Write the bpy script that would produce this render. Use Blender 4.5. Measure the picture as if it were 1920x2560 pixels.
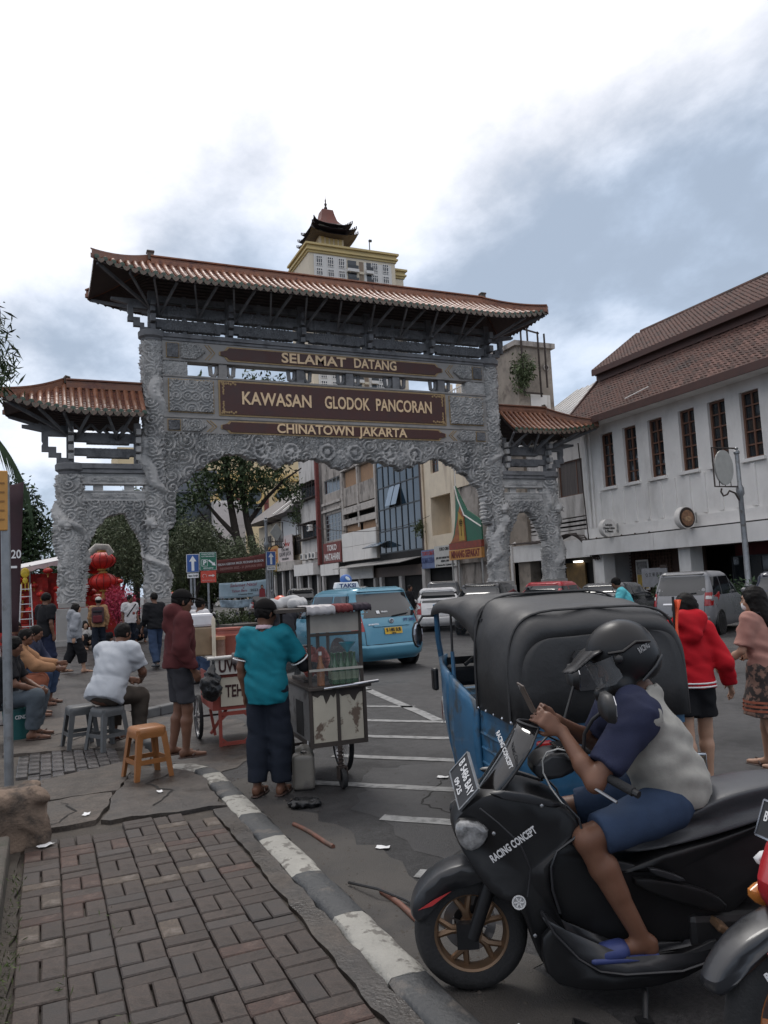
import bpy, bmesh, math, random
import numpy as np
from mathutils import Vector as V, Matrix as M
R=math.radians; PI=math.pi
rnd=random.Random(7)
for o in list(bpy.data.objects): bpy.data.objects.remove(o,do_unlink=True)
sc=bpy.context.scene; C=sc.collection
# ---------------------------------------------------------------- camera, sky, sun, exposure
cd=bpy.data.cameras.new('camera'); cam=bpy.data.objects.new('camera',cd); C.objects.link(cam)
sc.camera=cam
cd.sensor_fit='VERTICAL'; cd.sensor_height=24.0; cd.lens=24.0*1923/2560; cd.clip_start=.05; cd.clip_end=3000
cam.matrix_world=M.Translation((0,0,1.72))@M.Rotation(R(-24),4,'Z')@M.Rotation(R(95.4),4,'X')@M.Rotation(R(-2.78),4,'Z')
sc.render.resolution_x=768; sc.render.resolution_y=1024
SUN_EL,SUN_AZ=R(58),R(10)         # azimuth clockwise from +Y
w=bpy.data.worlds.new('World'); sc.world=w; w.use_nodes=True
nt=w.node_tree; N=nt.nodes; L=nt.links
for n in list(N): N.remove(n)
def wn(t,**k):
    n=N.new(t)
    for a,b in k.items(): setattr(n,a,b)
    return n
sky=wn('ShaderNodeTexSky',sky_type='NISHITA',sun_disc=False,sun_elevation=SUN_EL,sun_rotation=SUN_AZ,dust_density=2.0)
tc=wn('ShaderNodeTexCoord'); sep=wn('ShaderNodeSeparateXYZ'); L.new(tc.outputs['Generated'],sep.inputs[0])
def wm(op,a,b=None,c=None,clamp=False):
    n=wn('ShaderNodeMath',operation=op,use_clamp=clamp)
    for i,v in enumerate((a,b,c)):
        if v is None: continue
        if isinstance(v,(int,float)): n.inputs[i].default_value=v
        else: L.new(v,n.inputs[i])
    return n.outputs[0]
def wramp(v,a,b): 
    n=wn('ShaderNodeMapRange',interpolation_type='SMOOTHSTEP'); L.new(v,n.inputs[0]); n.inputs[1].default_value=a; n.inputs[2].default_value=b
    return n.outputs[0]
zz=wm('ADD',wm('MAXIMUM',sep.outputs[2],0.0),.30)
cx=wm('DIVIDE',sep.outputs[0],zz); cy=wm('DIVIDE',sep.outputs[1],zz)
comb=wn('ShaderNodeCombineXYZ'); L.new(cx,comb.inputs[0]); L.new(cy,comb.inputs[1])
def wnoise(scale,det,rough,off,dist=0.,sx=1,sy=1,rot=0):
    mp=wn('ShaderNodeMapping'); mp.inputs['Location'].default_value=off; mp.inputs['Scale'].default_value=(sx,sy,1); mp.inputs['Rotation'].default_value=(0,0,rot)
    L.new(comb.outputs[0],mp.inputs[0])
    n=wn('ShaderNodeTexNoise'); n.inputs['Scale'].default_value=scale; n.inputs['Detail'].default_value=det; n.inputs['Roughness'].default_value=rough; n.inputs['Distortion'].default_value=dist
    L.new(mp.outputs[0],n.inputs['Vector']); return n.outputs['Fac']
n1=wnoise(1.15,3,.45,(6.2,5.7,0),.15,1.0,.8,R(-28)); n2=wnoise(3.2,9,.58,(1.3,7.1,2),.1,1,.8,R(-30))
body=wm('ADD',wm('MULTIPLY',n1,.64),wm('MULTIPLY',n2,.36))
thick=wm('ADD',body,wm('MULTIPLY',wm('SUBTRACT',sep.outputs[2],.30),.50))     # the cloud deck thins out and brightens upwards
f=wramp(thick,.43,.66)
def wmix(fac,a,b):
    n=wn('ShaderNodeMix',data_type='RGBA'); 
    if isinstance(fac,(int,float)): n.inputs[0].default_value=fac
    else: L.new(fac,n.inputs[0])
    for i,v in ((6,a),(7,b)):
        if isinstance(v,tuple): n.inputs[i].default_value=(*v,1)
        else: L.new(v,n.inputs[i])
    return n.outputs[2]
tone=wramp(wm('ADD',wm('MULTIPLY',n2,.75),wm('MULTIPLY',n1,.25)),.38,.62)
deck=wmix(f,wmix(tone,(3.1,3.75,4.7),(4.9,5.9,7.4)),(9.6,9.45,9.7))
col=wmix(.90,sky.outputs[0],deck)
bg=wn('ShaderNodeBackground'); bg.inputs[1].default_value=.1; L.new(col,bg.inputs[0])
wo=wn('ShaderNodeOutputWorld'); L.new(bg.outputs[0],wo.inputs[0])
sd=bpy.data.lights.new('sun','SUN'); sd.energy=.9; sd.angle=R(16); sd.color=(1,.97,.92)
so=bpy.data.objects.new('sun',sd); C.objects.link(so)
sdir=V((math.sin(SUN_AZ)*math.cos(SUN_EL),math.cos(SUN_AZ)*math.cos(SUN_EL),math.sin(SUN_EL)))
so.rotation_euler=sdir.to_track_quat('Z','Y').to_euler(); so.location=(0,0,40)
vs=sc.view_settings; vs.view_transform='Standard'; vs.look='None'; vs.exposure=.42; vs.gamma=1; vs.use_curve_mapping=False
sc.render.engine='CYCLES'
# ---------------------------------------------------------------- materials
MC={}
def PM(name,col,r=.6,metal=0.,var=.12,s=5,bump=0.,bs=60,dirt=None,ds=2.,dc=.5,dw=.12,rn=0.,coat=0.,spec=.5,stretch=(1,1,1),trans=0.,alpha=1.,emit=0.,rvar=.1,dst=(1,1,1)):
    if name in MC: return MC[name]
    m=bpy.data.materials.new(name); m.use_nodes=True; nt=m.node_tree; n=nt.nodes; l=nt.links; b=n['Principled BSDF']
    def nd(t,**k):
        q=n.new(t)
        for a,c in k.items(): setattr(q,a,c)
        return q
    tc=nd('ShaderNodeTexCoord')
    def noise(sc_,st,det=5):
        mp=nd('ShaderNodeMapping'); mp.inputs['Scale'].default_value=st; l.new(tc.outputs['Object'],mp.inputs[0])
        z=nd('ShaderNodeTexNoise'); z.inputs['Scale'].default_value=sc_; z.inputs['Detail'].default_value=det; z.inputs['Roughness'].default_value=.62; l.new(mp.outputs[0],z.inputs['Vector']); return z.outputs['Fac']
    def mix(f,a,c,bt='MIX'):
        q=nd('ShaderNodeMix',data_type='RGBA',blend_type=bt)
        if isinstance(f,float): q.inputs[0].default_value=f
        else: l.new(f,q.inputs[0])
        for i,v in ((6,a),(7,c)):
            if isinstance(v,tuple): q.inputs[i].default_value=(*v[:3],1)
            else: l.new(v,q.inputs[i])
        return q.outputs[2]
    def mr(v,a,c,d=0.,e=1.):
        q=nd('ShaderNodeMapRange'); l.new(v,q.inputs[0])
        for i,x in enumerate((a,c,d,e)): q.inputs[i+1].default_value=x
        return q.outputs[0]
    if emit: 
        b.inputs['Emission Color'].default_value=(*col,1); b.inputs['Emission Strength'].default_value=emit
    nz=noise(s,stretch)
    c=mix(mr(nz,.3,.7),tuple(x*(1-var) for x in col),tuple(min(1,x*(1+var)) for x in col))
    if rn:
        oi=nd('ShaderNodeObjectInfo'); hs=nd('ShaderNodeHueSaturation'); l.new(c,hs.inputs['Color']); l.new(mr(oi.outputs['Random'],0,1,1-rn,1+rn),hs.inputs['Value']); c=hs.outputs[0]
    if dirt:
        dn=noise(ds,dst,8); c=mix(mr(dn,dc,dc+dw),c,dirt)
    l.new(c,b.inputs['Base Color'])
    l.new(mr(nz,.3,.7,max(0,r-rvar),min(1,r+rvar)),b.inputs['Roughness'])
    b.inputs['Metallic'].default_value=metal; b.inputs['Coat Weight'].default_value=coat; b.inputs['Coat Roughness'].default_value=.08
    b.inputs['Specular IOR Level'].default_value=spec
    if trans: b.inputs['Transmission Weight'].default_value=trans
    if alpha<1: b.inputs['Alpha'].default_value=alpha
    if bump:
        bn=noise(bs,stretch,4); bp=nd('ShaderNodeBump'); bp.inputs['Strength'].default_value=bump; bp.inputs['Distance'].default_value=.02; l.new(bn,bp.inputs['Height']); l.new(bp.outputs[0],b.inputs['Normal'])
    MC[name]=m; return m
# ---------------------------------------------------------------- mesh builder
def rotz(a): return M.Rotation(a,4,'Z')
class MB:
    def __init__(s,T=None): s.v=[];s.f=[];s.m=[];s.T=T
    def add(s,vs,fs,mi=0):
        o=len(s.v)
        if s.T is not None: vs=[s.T@V(p) for p in vs]
        s.v+=[tuple(p) for p in vs]; s.f+=[tuple(i+o for i in f) for f in fs]; s.m+=[mi]*len(fs); return s
    def box(s,c,d,mi=0,rot=None,tx=1.,ty=1.):
        x,y,z=d[0]/2,d[1]/2,d[2]/2
        vs=[V((a*x*(tx if e>0 else 1),b*y*(ty if e>0 else 1),e*z)) for e in(-1,1) for a,b in((-1,-1),(1,-1),(1,1),(-1,1))]
        if rot is not None: vs=[rot@p for p in vs]
        return s.add([p+V(c) for p in vs],[(3,2,1,0),(4,5,6,7),(0,1,5,4),(1,2,6,5),(2,3,7,6),(3,0,4,7)],mi)
    def bb(s,x0,x1,y0,y1,z0,z1,mi=0): return s.box(((x0+x1)/2,(y0+y1)/2,(z0+z1)/2),(x1-x0,y1-y0,z1-z0),mi)
    def bar(s,p,q,w,h=None,mi=0,up=(0,0,1)):
        p,q=V(p),V(q); d=(q-p); d.normalize(); u=V(up)
        if abs(d.dot(u))>.98: u=V((1,0,0))
        a=d.cross(u); a.normalize(); b=a.cross(d); h=h or w
        o=[a*(i*w/2)+b*(j*h/2) for i,j in((-1,-1),(1,-1),(1,1),(-1,1))]
        return s.add([p+k for k in o]+[q+k for k in o],[(3,2,1,0),(4,5,6,7),(0,1,5,4),(1,2,6,5),(2,3,7,6),(3,0,4,7)][:],mi)
    def loft(s,rings,mi=0,caps=True,closed=True):
        n=len(rings[0]); vs=[p for r in rings for p in r]; fs=[]
        for i in range(len(rings)-1):
            for j in range(n if closed else n-1):
                k=(j+1)%n; fs.append((i*n+j,i*n+k,(i+1)*n+k,(i+1)*n+j))
        if caps: fs+=[tuple(range(n-1,-1,-1)),tuple(range((len(rings)-1)*n,len(rings)*n))]
        return s.add(vs,fs,mi)
    def tube(s,pts,r,n=8,mi=0,caps=True,sq=1.):
        pts=[V(p) for p in pts]; rr=r if isinstance(r,(list,tuple)) else [r]*len(pts); rings=[]; a=None
        for i,p in enumerate(pts):
            d=(pts[min(i+1,len(pts)-1)]-pts[max(i-1,0)]); d.normalize()
            if a is None:
                u=V((0,0,1)) if abs(d.z)<.9 else V((1,0,0)); a=d.cross(u)
            else: a=a-d*a.dot(d)
            a.normalize(); b=d.cross(a)
            rings.append([p+a*(math.cos(t)*rr[i])+b*(math.sin(t)*rr[i]*sq) for t in [2*PI*k/n for k in range(n)]])
        return s.loft(rings,mi,caps)
    def cyl(s,p,q,r,n=16,mi=0,r2=None): return s.tube([p,q],[r,r if r2 is None else r2],n,mi)
    def lathe(s,prof,n=24,mi=0,T=None,caps=True):
        rings=[[V((r*math.cos(2*PI*k/n),r*math.sin(2*PI*k/n),z)) for k in range(n)] for r,z in prof]
        if T is not None: rings=[[T@p for p in r] for r in rings]
        return s.loft(rings,mi,caps)
    def ell(s,c,r,n=12,mi=0,rot=None):
        m=max(4,n//2); rings=[]
        for i in range(m+1):
            t=PI*i/m; t=min(max(t,.02),PI-.02)
            ring=[V((r[0]*math.sin(t)*math.cos(2*PI*k/n),r[1]*math.sin(t)*math.sin(2*PI*k/n),-r[2]*math.cos(t))) for k in range(n)]
            rings.append([(rot@p if rot is not None else p)+V(c) for p in ring])
        return s.loft(rings,mi)
    def prism(s,poly,a,b,ax='y',mi=0):
        """poly of 2D points extruded from a to b along ax; the 2D plane is (x,z) for y, (y,z) for x, (x,y) for z"""
        f={'y':lambda u,v,t:(u,t,v),'x':lambda u,v,t:(t,u,v),'z':lambda u,v,t:(u,v,t)}[ax]
        n=len(poly); vs=[f(u,v,a) for u,v in poly]+[f(u,v,b) for u,v in poly]
        fs=[tuple(range(n)),tuple(range(2*n-1,n-1,-1))]+[(i,i+n,(i+1)%n+n,(i+1)%n) for i in range(n)]
        return s.add(vs,fs,mi)
    def grid(s,P,mi=0):
        """P[i][j] grid of points as an open sheet"""
        n=len(P[0]); fs=[(i*n+j,i*n+j+1,(i+1)*n+j+1,(i+1)*n+j) for i in range(len(P)-1) for j in range(n-1)]
        return s.add([p for r in P for p in r],fs,mi)
    def mesh(s,name,mats,smooth=None,fix=True):
        me=bpy.data.meshes.new(name); me.from_pydata(s.v,[],s.f)
        for m in (mats if isinstance(mats,(list,tuple)) else [mats]): me.materials.append(m)
        if any(s.m): me.polygons.foreach_set('material_index',s.m)
        if fix:
            bm=bmesh.new(); bm.from_mesh(me); bmesh.ops.recalc_face_normals(bm,faces=bm.faces); bm.to_mesh(me); bm.free()
        if smooth:
            me.polygons.foreach_set('use_smooth',[True]*len(me.polygons)); me.set_sharp_from_angle(angle=R(smooth))
        me.update(); return me
    def build(s,name,mats,parent=None,smooth=None,bev=0.,sub=0,fix=True):
        o=bpy.data.objects.new(name,s.mesh(name,mats,smooth,fix)); C.objects.link(o)
        if parent: o.parent=parent
        if bev:
            b=o.modifiers.new('b','BEVEL'); b.width=bev; b.segments=2; b.limit_method='ANGLE'; b.angle_limit=R(40)
        if sub:
            b=o.modifiers.new('s','SUBSURF'); b.levels=sub; b.render_levels=sub
        return o
def npmesh(name,vs,fs,mats,parent=None,smooth=True,mi=None):
    me=bpy.data.meshes.new(name); vs=np.asarray(vs,np.float32); fs=np.asarray(fs,np.int32)
    me.vertices.add(len(vs)); me.vertices.foreach_set('co',vs.ravel()); k=fs.shape[1]
    me.loops.add(fs.size); me.loops.foreach_set('vertex_index',fs.ravel()); me.polygons.add(len(fs))
    me.polygons.foreach_set('loop_start',np.arange(0,fs.size,k,dtype=np.int32))
    if smooth: me.polygons.foreach_set('use_smooth',np.ones(len(fs),bool))
    for m in (mats if isinstance(mats,(list,tuple)) else [mats]): me.materials.append(m)
    if mi is not None: me.polygons.foreach_set('material_index',np.asarray(mi,np.int32))
    me.update(calc_edges=True); o=bpy.data.objects.new(name,me); C.objects.link(o)
    if parent: o.parent=parent
    return o
def tag(o,label=None,cat=None,group=None,kind=None):
    if label: o['label']=label
    if cat: o['category']=cat
    if group: o['group']=group
    if kind: o['kind']=kind
    return o
def thing(name,label,cat,loc=(0,0,0),rz=0.,group=None):
    o=bpy.data.objects.new(name,None); C.objects.link(o); o.location=loc; o.rotation_euler=(0,0,rz); o.empty_display_size=.1
    return tag(o,label,cat,group)
def link(me,name,parent=None,mw=None):
    o=bpy.data.objects.new(name,me); C.objects.link(o)
    if parent: o.parent=parent
    if mw is not None: o.matrix_local=mw
    return o
def txt(s,name,mat,parent,mw,size,ext=.004,bold=.0,align='CENTER',shear=0.,sx=1.,space=1.,fit=None):
    """lettering: text lies in the local XY plane of mw, facing +Z"""
    cu=bpy.data.curves.new(name,'FONT'); cu.body=s; cu.size=size; cu.extrude=ext; cu.offset=bold; cu.align_x=align; cu.align_y='CENTER'; cu.shear=shear; cu.space_character=space
    cu.resolution_u=3
    to=bpy.data.objects.new(name,cu); C.objects.link(to)
    dg=bpy.context.evaluated_depsgraph_get(); me=bpy.data.meshes.new_from_object(to.evaluated_get(dg))
    bpy.data.objects.remove(to,do_unlink=True); me.materials.clear(); me.materials.append(mat); me.name=name
    if fit:
        xs=[v.co.x for v in me.vertices]; sx=fit/max(1e-6,max(xs)-min(xs))
    return link(me,name,parent,M(mw)@M.Diagonal((sx,1,1,1)))
def frame(o,x,y):
    """matrix with origin o, local X along x, local Y along y"""
    x=V(x).normalized(); y=V(y); y=(y-x*y.dot(x)).normalized(); z=x.cross(y)
    return M(((x.x,y.x,z.x,o[0]),(x.y,y.y,z.y,o[1]),(x.z,y.z,z.z,o[2]),(0,0,0,1)))
def copytree(o,parent=None):
    c=o.copy(); C.objects.link(c); c.parent=parent
    for ch in o.children: copytree(ch,c)
    return c
def lerp(a,b,t): return a+(b-a)*t
def interp(x,xs,ys): return float(np.interp(x,xs,ys))
def sm(x,a,b): t=min(1,max(0,(x-a)/(b-a))); return t*t*(3-2*t)
# ---------------------------------------------------------------- numpy value noise, distance fields
_P=np.random.RandomState(3).rand(64,64,64).astype(np.float32)
def vnoise(x,y,z):
    xi,yi,zi=np.floor(x).astype(int),np.floor(y).astype(int),np.floor(z).astype(int); fx,fy,fz=x-xi,y-yi,z-zi
    fx,fy,fz=[t*t*(3-2*t) for t in(fx,fy,fz)]
    def g(a,b,c): return _P[(xi+a)%64,(yi+b)%64,(zi+c)%64]
    l=lambda a,b,t:a+(b-a)*t
    return l(l(l(g(0,0,0),g(1,0,0),fx),l(g(0,1,0),g(1,1,0),fx),fy),l(l(g(0,0,1),g(1,0,1),fx),l(g(0,1,1),g(1,1,1),fx),fy),fz)
def surfnets(D,org,res):
    """naive surface nets of field D (negative inside)"""
    ins=D<0; nx,ny,nz=D.shape
    c=np.zeros((nx-1,ny-1,nz-1),np.uint8); cs=[(i,j,k) for i in(0,1) for j in(0,1) for k in(0,1)]
    sl=lambda A,i,j,k:A[i:nx-1+i,j:ny-1+j,k:nz-1+k]
    for t in cs: c+=sl(ins,*t)
    act=(c>0)&(c<8); idx=-np.ones(act.shape,np.int32); I=np.argwhere(act); idx[act]=np.arange(len(I))
    acc=np.zeros((len(I),3)); cnt=np.zeros(len(I)); vals={t:sl(D,*t)[act] for t in cs}
    for a in cs:
        for ax in range(3):
            if a[ax]==0:
                b=list(a); b[ax]=1; b=tuple(b); va,vb=vals[a],vals[b]; m=(va<0)!=(vb<0)
                t=va[m]/(va[m]-vb[m]); p=np.tile(np.array(a,float),(m.sum(),1)); p[:,ax]+=t; acc[m]+=p; cnt[m]+=1
    vs=(I+acc/cnt[:,None])*res+np.array(org); qs=[]
    for ax in range(3):
        A=np.moveaxis(ins,ax,0); ch=A[:-1]!=A[1:]; up=A[:-1]; J=np.moveaxis(idx,ax,0)
        e=np.argwhere(ch[:,1:-1,1:-1]); e[:,1:]+=1; i,j,k=e.T
        q=np.stack([J[i,j-1,k-1],J[i,j,k-1],J[i,j,k],J[i,j-1,k]],1); f=~up[i,j,k]
        if ax==1: f=~f
        q[f]=q[f][:,::-1]; qs.append(q)
    return vs,np.concatenate(qs)
class SDF:
    """list of rounded primitives blended smoothly"""
    def __init__(s,res=.015,k=.03): s.p=[];s.res=res;s.k=k;s.wr=0;s.ws=9.
    def cap(s,a,b,r1,r2=None,k=None,op='u',flat=False,fl=1.,fd=None): s.p.append(('c',np.array(a,float),np.array(b,float),r1,r1 if r2 is None else r2,s.k if k is None else k,op,flat,fl,fd)); return s
    def ell(s,c,r,rot=None,k=None,op='u'): s.p.append(('e',np.array(c,float),np.array(r,float),None if rot is None else np.array(rot)[:3,:3],None,s.k if k is None else k,op)); return s
    def box(s,c,h,rot=None,rd=.01,k=None,op='u'): s.p.append(('b',np.array(c,float),np.array(h,float),None if rot is None else np.array(rot)[:3,:3],rd,s.k if k is None else k,op)); return s
    def cut(s,p,n,k=.004): s.p.append(('p',np.array(p,float),np.array(n,float)/np.linalg.norm(n),None,None,k,'i')); return s
    def bounds(s,q):
        if q[0]=='c': r=max(q[3],q[4])*max(1,q[8] or 1); return np.minimum(q[1],q[2])-r,np.maximum(q[1],q[2])+r
        r=np.linalg.norm(q[2]) if q[3] is not None else q[2]; return q[1]-r-(q[4] or 0),q[1]+r+(q[4] or 0)
    def mesh(s,name,mats,parent=None,zone=None):
        us=[s.bounds(q) for q in s.p if q[6]=='u']; mg=3*s.res
        lo=np.min([u[0] for u in us],0)-mg; hi=np.max([u[1] for u in us],0)+mg
        n=np.ceil((hi-lo)/s.res).astype(int)+1; ax=[lo[i]+np.arange(n[i])*s.res for i in range(3)]
        D=np.full(n,1.,np.float32)
        for q in s.p:
            k=max(q[5],1e-4)
            if q[6]=='i': a,b=np.zeros(3,int),n
            else:
                l,h=s.bounds(q); pad=2*s.res+k; a=np.clip(np.floor((l-pad-lo)/s.res).astype(int),0,n); b=np.clip(np.ceil((h+pad-lo)/s.res).astype(int)+1,0,n)
            if (b<=a).any(): continue
            S=tuple(slice(a[i],b[i]) for i in range(3)); P=np.stack(np.meshgrid(*[ax[i][a[i]:b[i]] for i in range(3)],indexing='ij'),-1)
            if q[0]=='c':
                A,B=q[1],q[2]; d=B-A; L2=max(d@d,1e-9); tt=((P-A)@d)/L2; t=np.clip(tt,0,1)
                W=P-A-t[...,None]*d
                if q[8]!=1.:
                    fd=np.array(q[9],float); fd/=np.linalg.norm(fd); wf=W@fd; W=W+(wf*(1/q[8]-1))[...,None]*fd
                e=np.linalg.norm(W,axis=-1)-(q[3]+(q[4]-q[3])*t)
                if q[7]:
                    Wp=P-A-tt[...,None]*d
                    if q[8]!=1.: wf=Wp@fd; Wp=Wp+(wf*(1/q[8]-1))[...,None]*fd
                    e=np.maximum(np.linalg.norm(Wp,axis=-1)-(q[3]+(q[4]-q[3])*t),np.maximum(-tt,tt-1)*math.sqrt(L2))
            elif q[0]=='e':
                X=P-q[1]
                if q[3] is not None: X=X@q[3]
                k0=np.linalg.norm(X/q[2],axis=-1); k1=np.linalg.norm(X/q[2]**2,axis=-1); e=k0*(k0-1)/np.maximum(k1,1e-6)
            elif q[0]=='b':
                X=P-q[1]
                if q[3] is not None: X=X@q[3]
                Q=np.abs(X)-(q[2]-q[4]); e=np.linalg.norm(np.maximum(Q,0),axis=-1)+np.minimum(Q.max(-1),0)-q[4]
            else: e=(P-q[1])@q[2]
            d0=D[S]
            if q[6]=='u': h=np.clip(.5+.5*(d0-e)/k,0,1); D[S]=d0+(e-d0)*h-k*h*(1-h)
            else:
                if q[6]=='s': e=-e
                h=np.clip(.5-.5*(d0-e)/k,0,1); D[S]=d0+(e-d0)*h+k*h*(1-h)
        if s.wr:
            m=np.abs(D)<4*s.res; I=np.argwhere(m); P=lo+I*s.res; D[m]+=s.wr*(2*vnoise(P[:,0]*s.ws+5,P[:,1]*s.ws+9,P[:,2]*s.ws*1.6+P[:,0]*s.ws*.8)-1).astype(np.float32)
        vs,fs=surfnets(D,lo,s.res)
        return npmesh(name,vs,fs,mats,parent)
# ---------------------------------------------------------------- ground
m_asph=PM('asphalt',(.034,.0325,.033),.6,var=.35,s=.9,bump=.6,bs=150,dirt=(.013,.0125,.013),ds=.55,dc=.44,dw=.22,rvar=.25)
def speckle(m,sc_,lo,hi):
    nt=m.node_tree; n=nt.nodes; l=nt.links; b=n['Principled BSDF']; src=b.inputs['Base Color'].links[0].from_socket; t=n.new('ShaderNodeTexCoord'); c=None
    for s_,w_ in((sc_,1.),(sc_*.17,.7)):
        z=n.new('ShaderNodeTexNoise'); z.inputs['Scale'].default_value=s_; z.inputs['Detail'].default_value=3; l.new(t.outputs['Object'],z.inputs['Vector']); mr=n.new('ShaderNodeMapRange'); l.new(z.outputs['Fac'],mr.inputs[0]); mr.inputs[1].default_value=.34; mr.inputs[2].default_value=.66; mr.inputs[3].default_value=1+(lo-1)*w_; mr.inputs[4].default_value=1+(hi-1)*w_
        mx=n.new('ShaderNodeMix'); mx.data_type='RGBA'; mx.blend_type='MULTIPLY'; mx.inputs[0].default_value=1; l.new(src,mx.inputs[6]); l.new(mr.outputs[0],mx.inputs[7]); src=mx.outputs[2]
    l.new(src,b.inputs['Base Color'])
speckle(m_asph,46.,.55,1.45)
m_conc=PM('worn concrete',(.068,.055,.045),.72,var=.35,s=2.2,bump=.5,bs=45,dirt=(.045,.038,.032),ds=1.8,dc=.48,dw=.18); 
m_conc2=PM('damp concrete',(.045,.036,.029),.5,var=.4,s=3,bump=.4,bs=50,dirt=(.033,.028,.025),ds=2.4,dc=.47,dw=.1,rvar=.25)
m_mud=PM('dark grit',(.055,.045,.036),.8,var=.35,s=8,bump=.8,bs=60,dirt=(.1,.085,.07),ds=3,dc=.55)
m_pave=PM('plaza paving',(.047,.039,.035),.45,var=.25,s=1.2,bump=.2,bs=60,dirt=(.04,.036,.034),ds=.8,dc=.5,dw=.2,rvar=.2)
speckle(m_conc,60.,.7,1.3); speckle(m_conc2,60.,.7,1.3)
def add_brick_joints(m,scale=1.,rw=.21,rh=.105,mortar=.012):
    nt=m.node_tree; n=nt.nodes; l=nt.links; b=n['Principled BSDF']; src=b.inputs['Base Color'].links[0].from_socket
    tcn=n.new('ShaderNodeTexCoord'); bt=n.new('ShaderNodeTexBrick'); bt.inputs['Scale'].default_value=scale; bt.inputs['Brick Width'].default_value=rw; bt.inputs['Row Height'].default_value=rh; bt.inputs['Mortar Size'].default_value=mortar
    bt.inputs['Color1'].default_value=(1,1,1,1); bt.inputs['Color2'].default_value=(.72,.72,.72,1); bt.inputs['Mortar'].default_value=(.4,.38,.36,1); l.new(tcn.outputs['Object'],bt.inputs['Vector'])
    mx=n.new('ShaderNodeMix'); mx.data_type='RGBA'; mx.blend_type='MULTIPLY'; mx.inputs[0].default_value=1; l.new(src,mx.inputs[6]); l.new(bt.outputs['Color'],mx.inputs[7]); l.new(mx.outputs[2],b.inputs['Base Color'])
    bp=n.new('ShaderNodeBump'); bp.inputs['Strength'].default_value=.4; bp.inputs['Distance'].default_value=.01; bp.invert=True; l.new(bt.outputs['Fac'],bp.inputs['Height']); l.new(bp.outputs[0],b.inputs['Normal'])
add_brick_joints(m_pave)
def sheet(name,poly,z,mat,kind='structure',th=0.):
    mb=MB()
    if th: mb.prism(poly,z-th,z,'z')
    else: mb.add([(x,y,z) for x,y in poly],[tuple(range(len(poly)))])
    o=mb.build(name,mat); tag(o,kind=kind); return o
sheet('road',[(-1500,-300),(1500,-300),(1500,2500),(-1500,2500)],0,m_asph)
# plaza beyond the driveway, raised a little
sheet('plaza',[(-40,11.75),(1.05,11.75),(1.7,11.95),(2.6,17),(5.0,31),(5.4,36),(-2,75),(-60,75),(-60,11.75)],.10,m_pave,th=.1)
pk=MB(); 
for (a,b,n) in (((1.05,9.0),(1.2,11.55),5),((1.2,11.55),(1.78,11.98),2),((1.78,11.98),(2.68,17),8),((2.68,17),(5.1,31),22)):
    for i in range(n):
        p=V((lerp(a[0],b[0],(i+.02)/n),lerp(a[1],b[1],(i+.02)/n),.06)); q=V((lerp(a[0],b[0],(i+.98)/n),lerp(a[1],b[1],(i+.98)/n),.06)); pk.bar(p,q,.16,.14)
o=pk.build('plaza_kerb',PM('grey kerb',(.10,.10,.1),.7,var=.3,s=4,bump=.3),bev=.02); tag(o,kind='structure')
# sidewalk base, concrete fields
sw=sheet('pavement',[(-.62,1.2),(1.275,1.2),(1.275,7.15),(1.2,7.5),(.95,7.85),(.95,11.8),(-.62,11.8)],.085,m_mud,th=.085)
def field(name,poly,z,mat,jag=.03,seed=1):
    r=random.Random(seed); P=[]
    for i in range(len(poly)):
        a,b=V(poly[i]),V(poly[(i+1)%len(poly)]); n=max(1,int((b-a).length/.09))
        for k in range(n):
            p=a.lerp(b,k/n); j=jag if k else jag*.3; P.append((p.x+r.uniform(-j,j),p.y+r.uniform(-j,j)))
    o=MB().prism(P,.05,z,'z').build(name,mat,sw); return o
field('concrete_patch',[(.36,6.16),(.66,6.10),(1.0,6.06),(1.25,6.02),(1.26,7.1),(1.15,7.45),(.9,7.72),(.74,7.62),(.62,7.3),(.52,6.9)],.117,m_conc2,.035,2)
field('concrete_slab',[(-.22,6.1),(.33,6.17),(.46,6.62),(.5,6.95),(.2,6.98),(-.22,6.9)],.121,m_conc,.02,3)
field('concrete_slab',[(-.25,6.94),(.2,7.02),(.55,7.0),(.72,7.66),(.70,8.15),(.28,7.95),(-.25,7.72)],.119,m_conc,.015,4)
field('concrete_slab',[(-.4,9.32),(.2,9.2),(.78,8.9),(.72,8.2),(.95,7.95),(1.0,9.0),(1.12,11.5),(1.0,11.72),(-.4,11.72)],.118,m_conc,.02,5)
field('mortar_strip',[(1.15,2.0),(1.265,2.0),(1.265,6.0),(1.15,6.0)],.108,m_conc2,.012,6)
field('mortar_strip',[(-.5,2.0),(-.145,2.0),(-.145,5.72),(-.2,6.05),(-.5,6.05)],.105,m_mud,.02,7)
# bricks: basket weave
bcol=[PM('brick brown',(.051,.0375,.031),.7,var=.28,s=14,bump=.35,bs=160,rn=.18,dirt=(.030,.023,.019),ds=9,dc=.52),
 PM('brick red',(.062,.037,.029),.72,var=.28,s=14,bump=.35,bs=160,rn=.2,dirt=(.09,.065,.055),ds=9,dc=.55),
 PM('brick pale',(.082,.063,.049),.75,var=.2,s=14,bump=.35,bs=160,rn=.15,dirt=(.13,.11,.095),ds=9,dc=.52),
 PM('brick charcoal',(.040,.031,.027),.6,var=.2,s=14,bump=.35,bs=160,rn=.2)]
def brickmesh(mat,l=.203,w=.0975,h=.05,c=.006):
    mb=MB(); x,y=w/2,l/2
    rings=[[(a*(x-i),b*(y-i),z) for a,b in((-1,-1),(1,-1),(1,1),(-1,1))] for i,z in((0,-h),(0,-c),(c,0))]
    return mb.loft(rings).mesh('brick',mat)
bm_=[brickmesh(m) for m in bcol]
for m in bcol: speckle(m,90.,.75,1.25)
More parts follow.
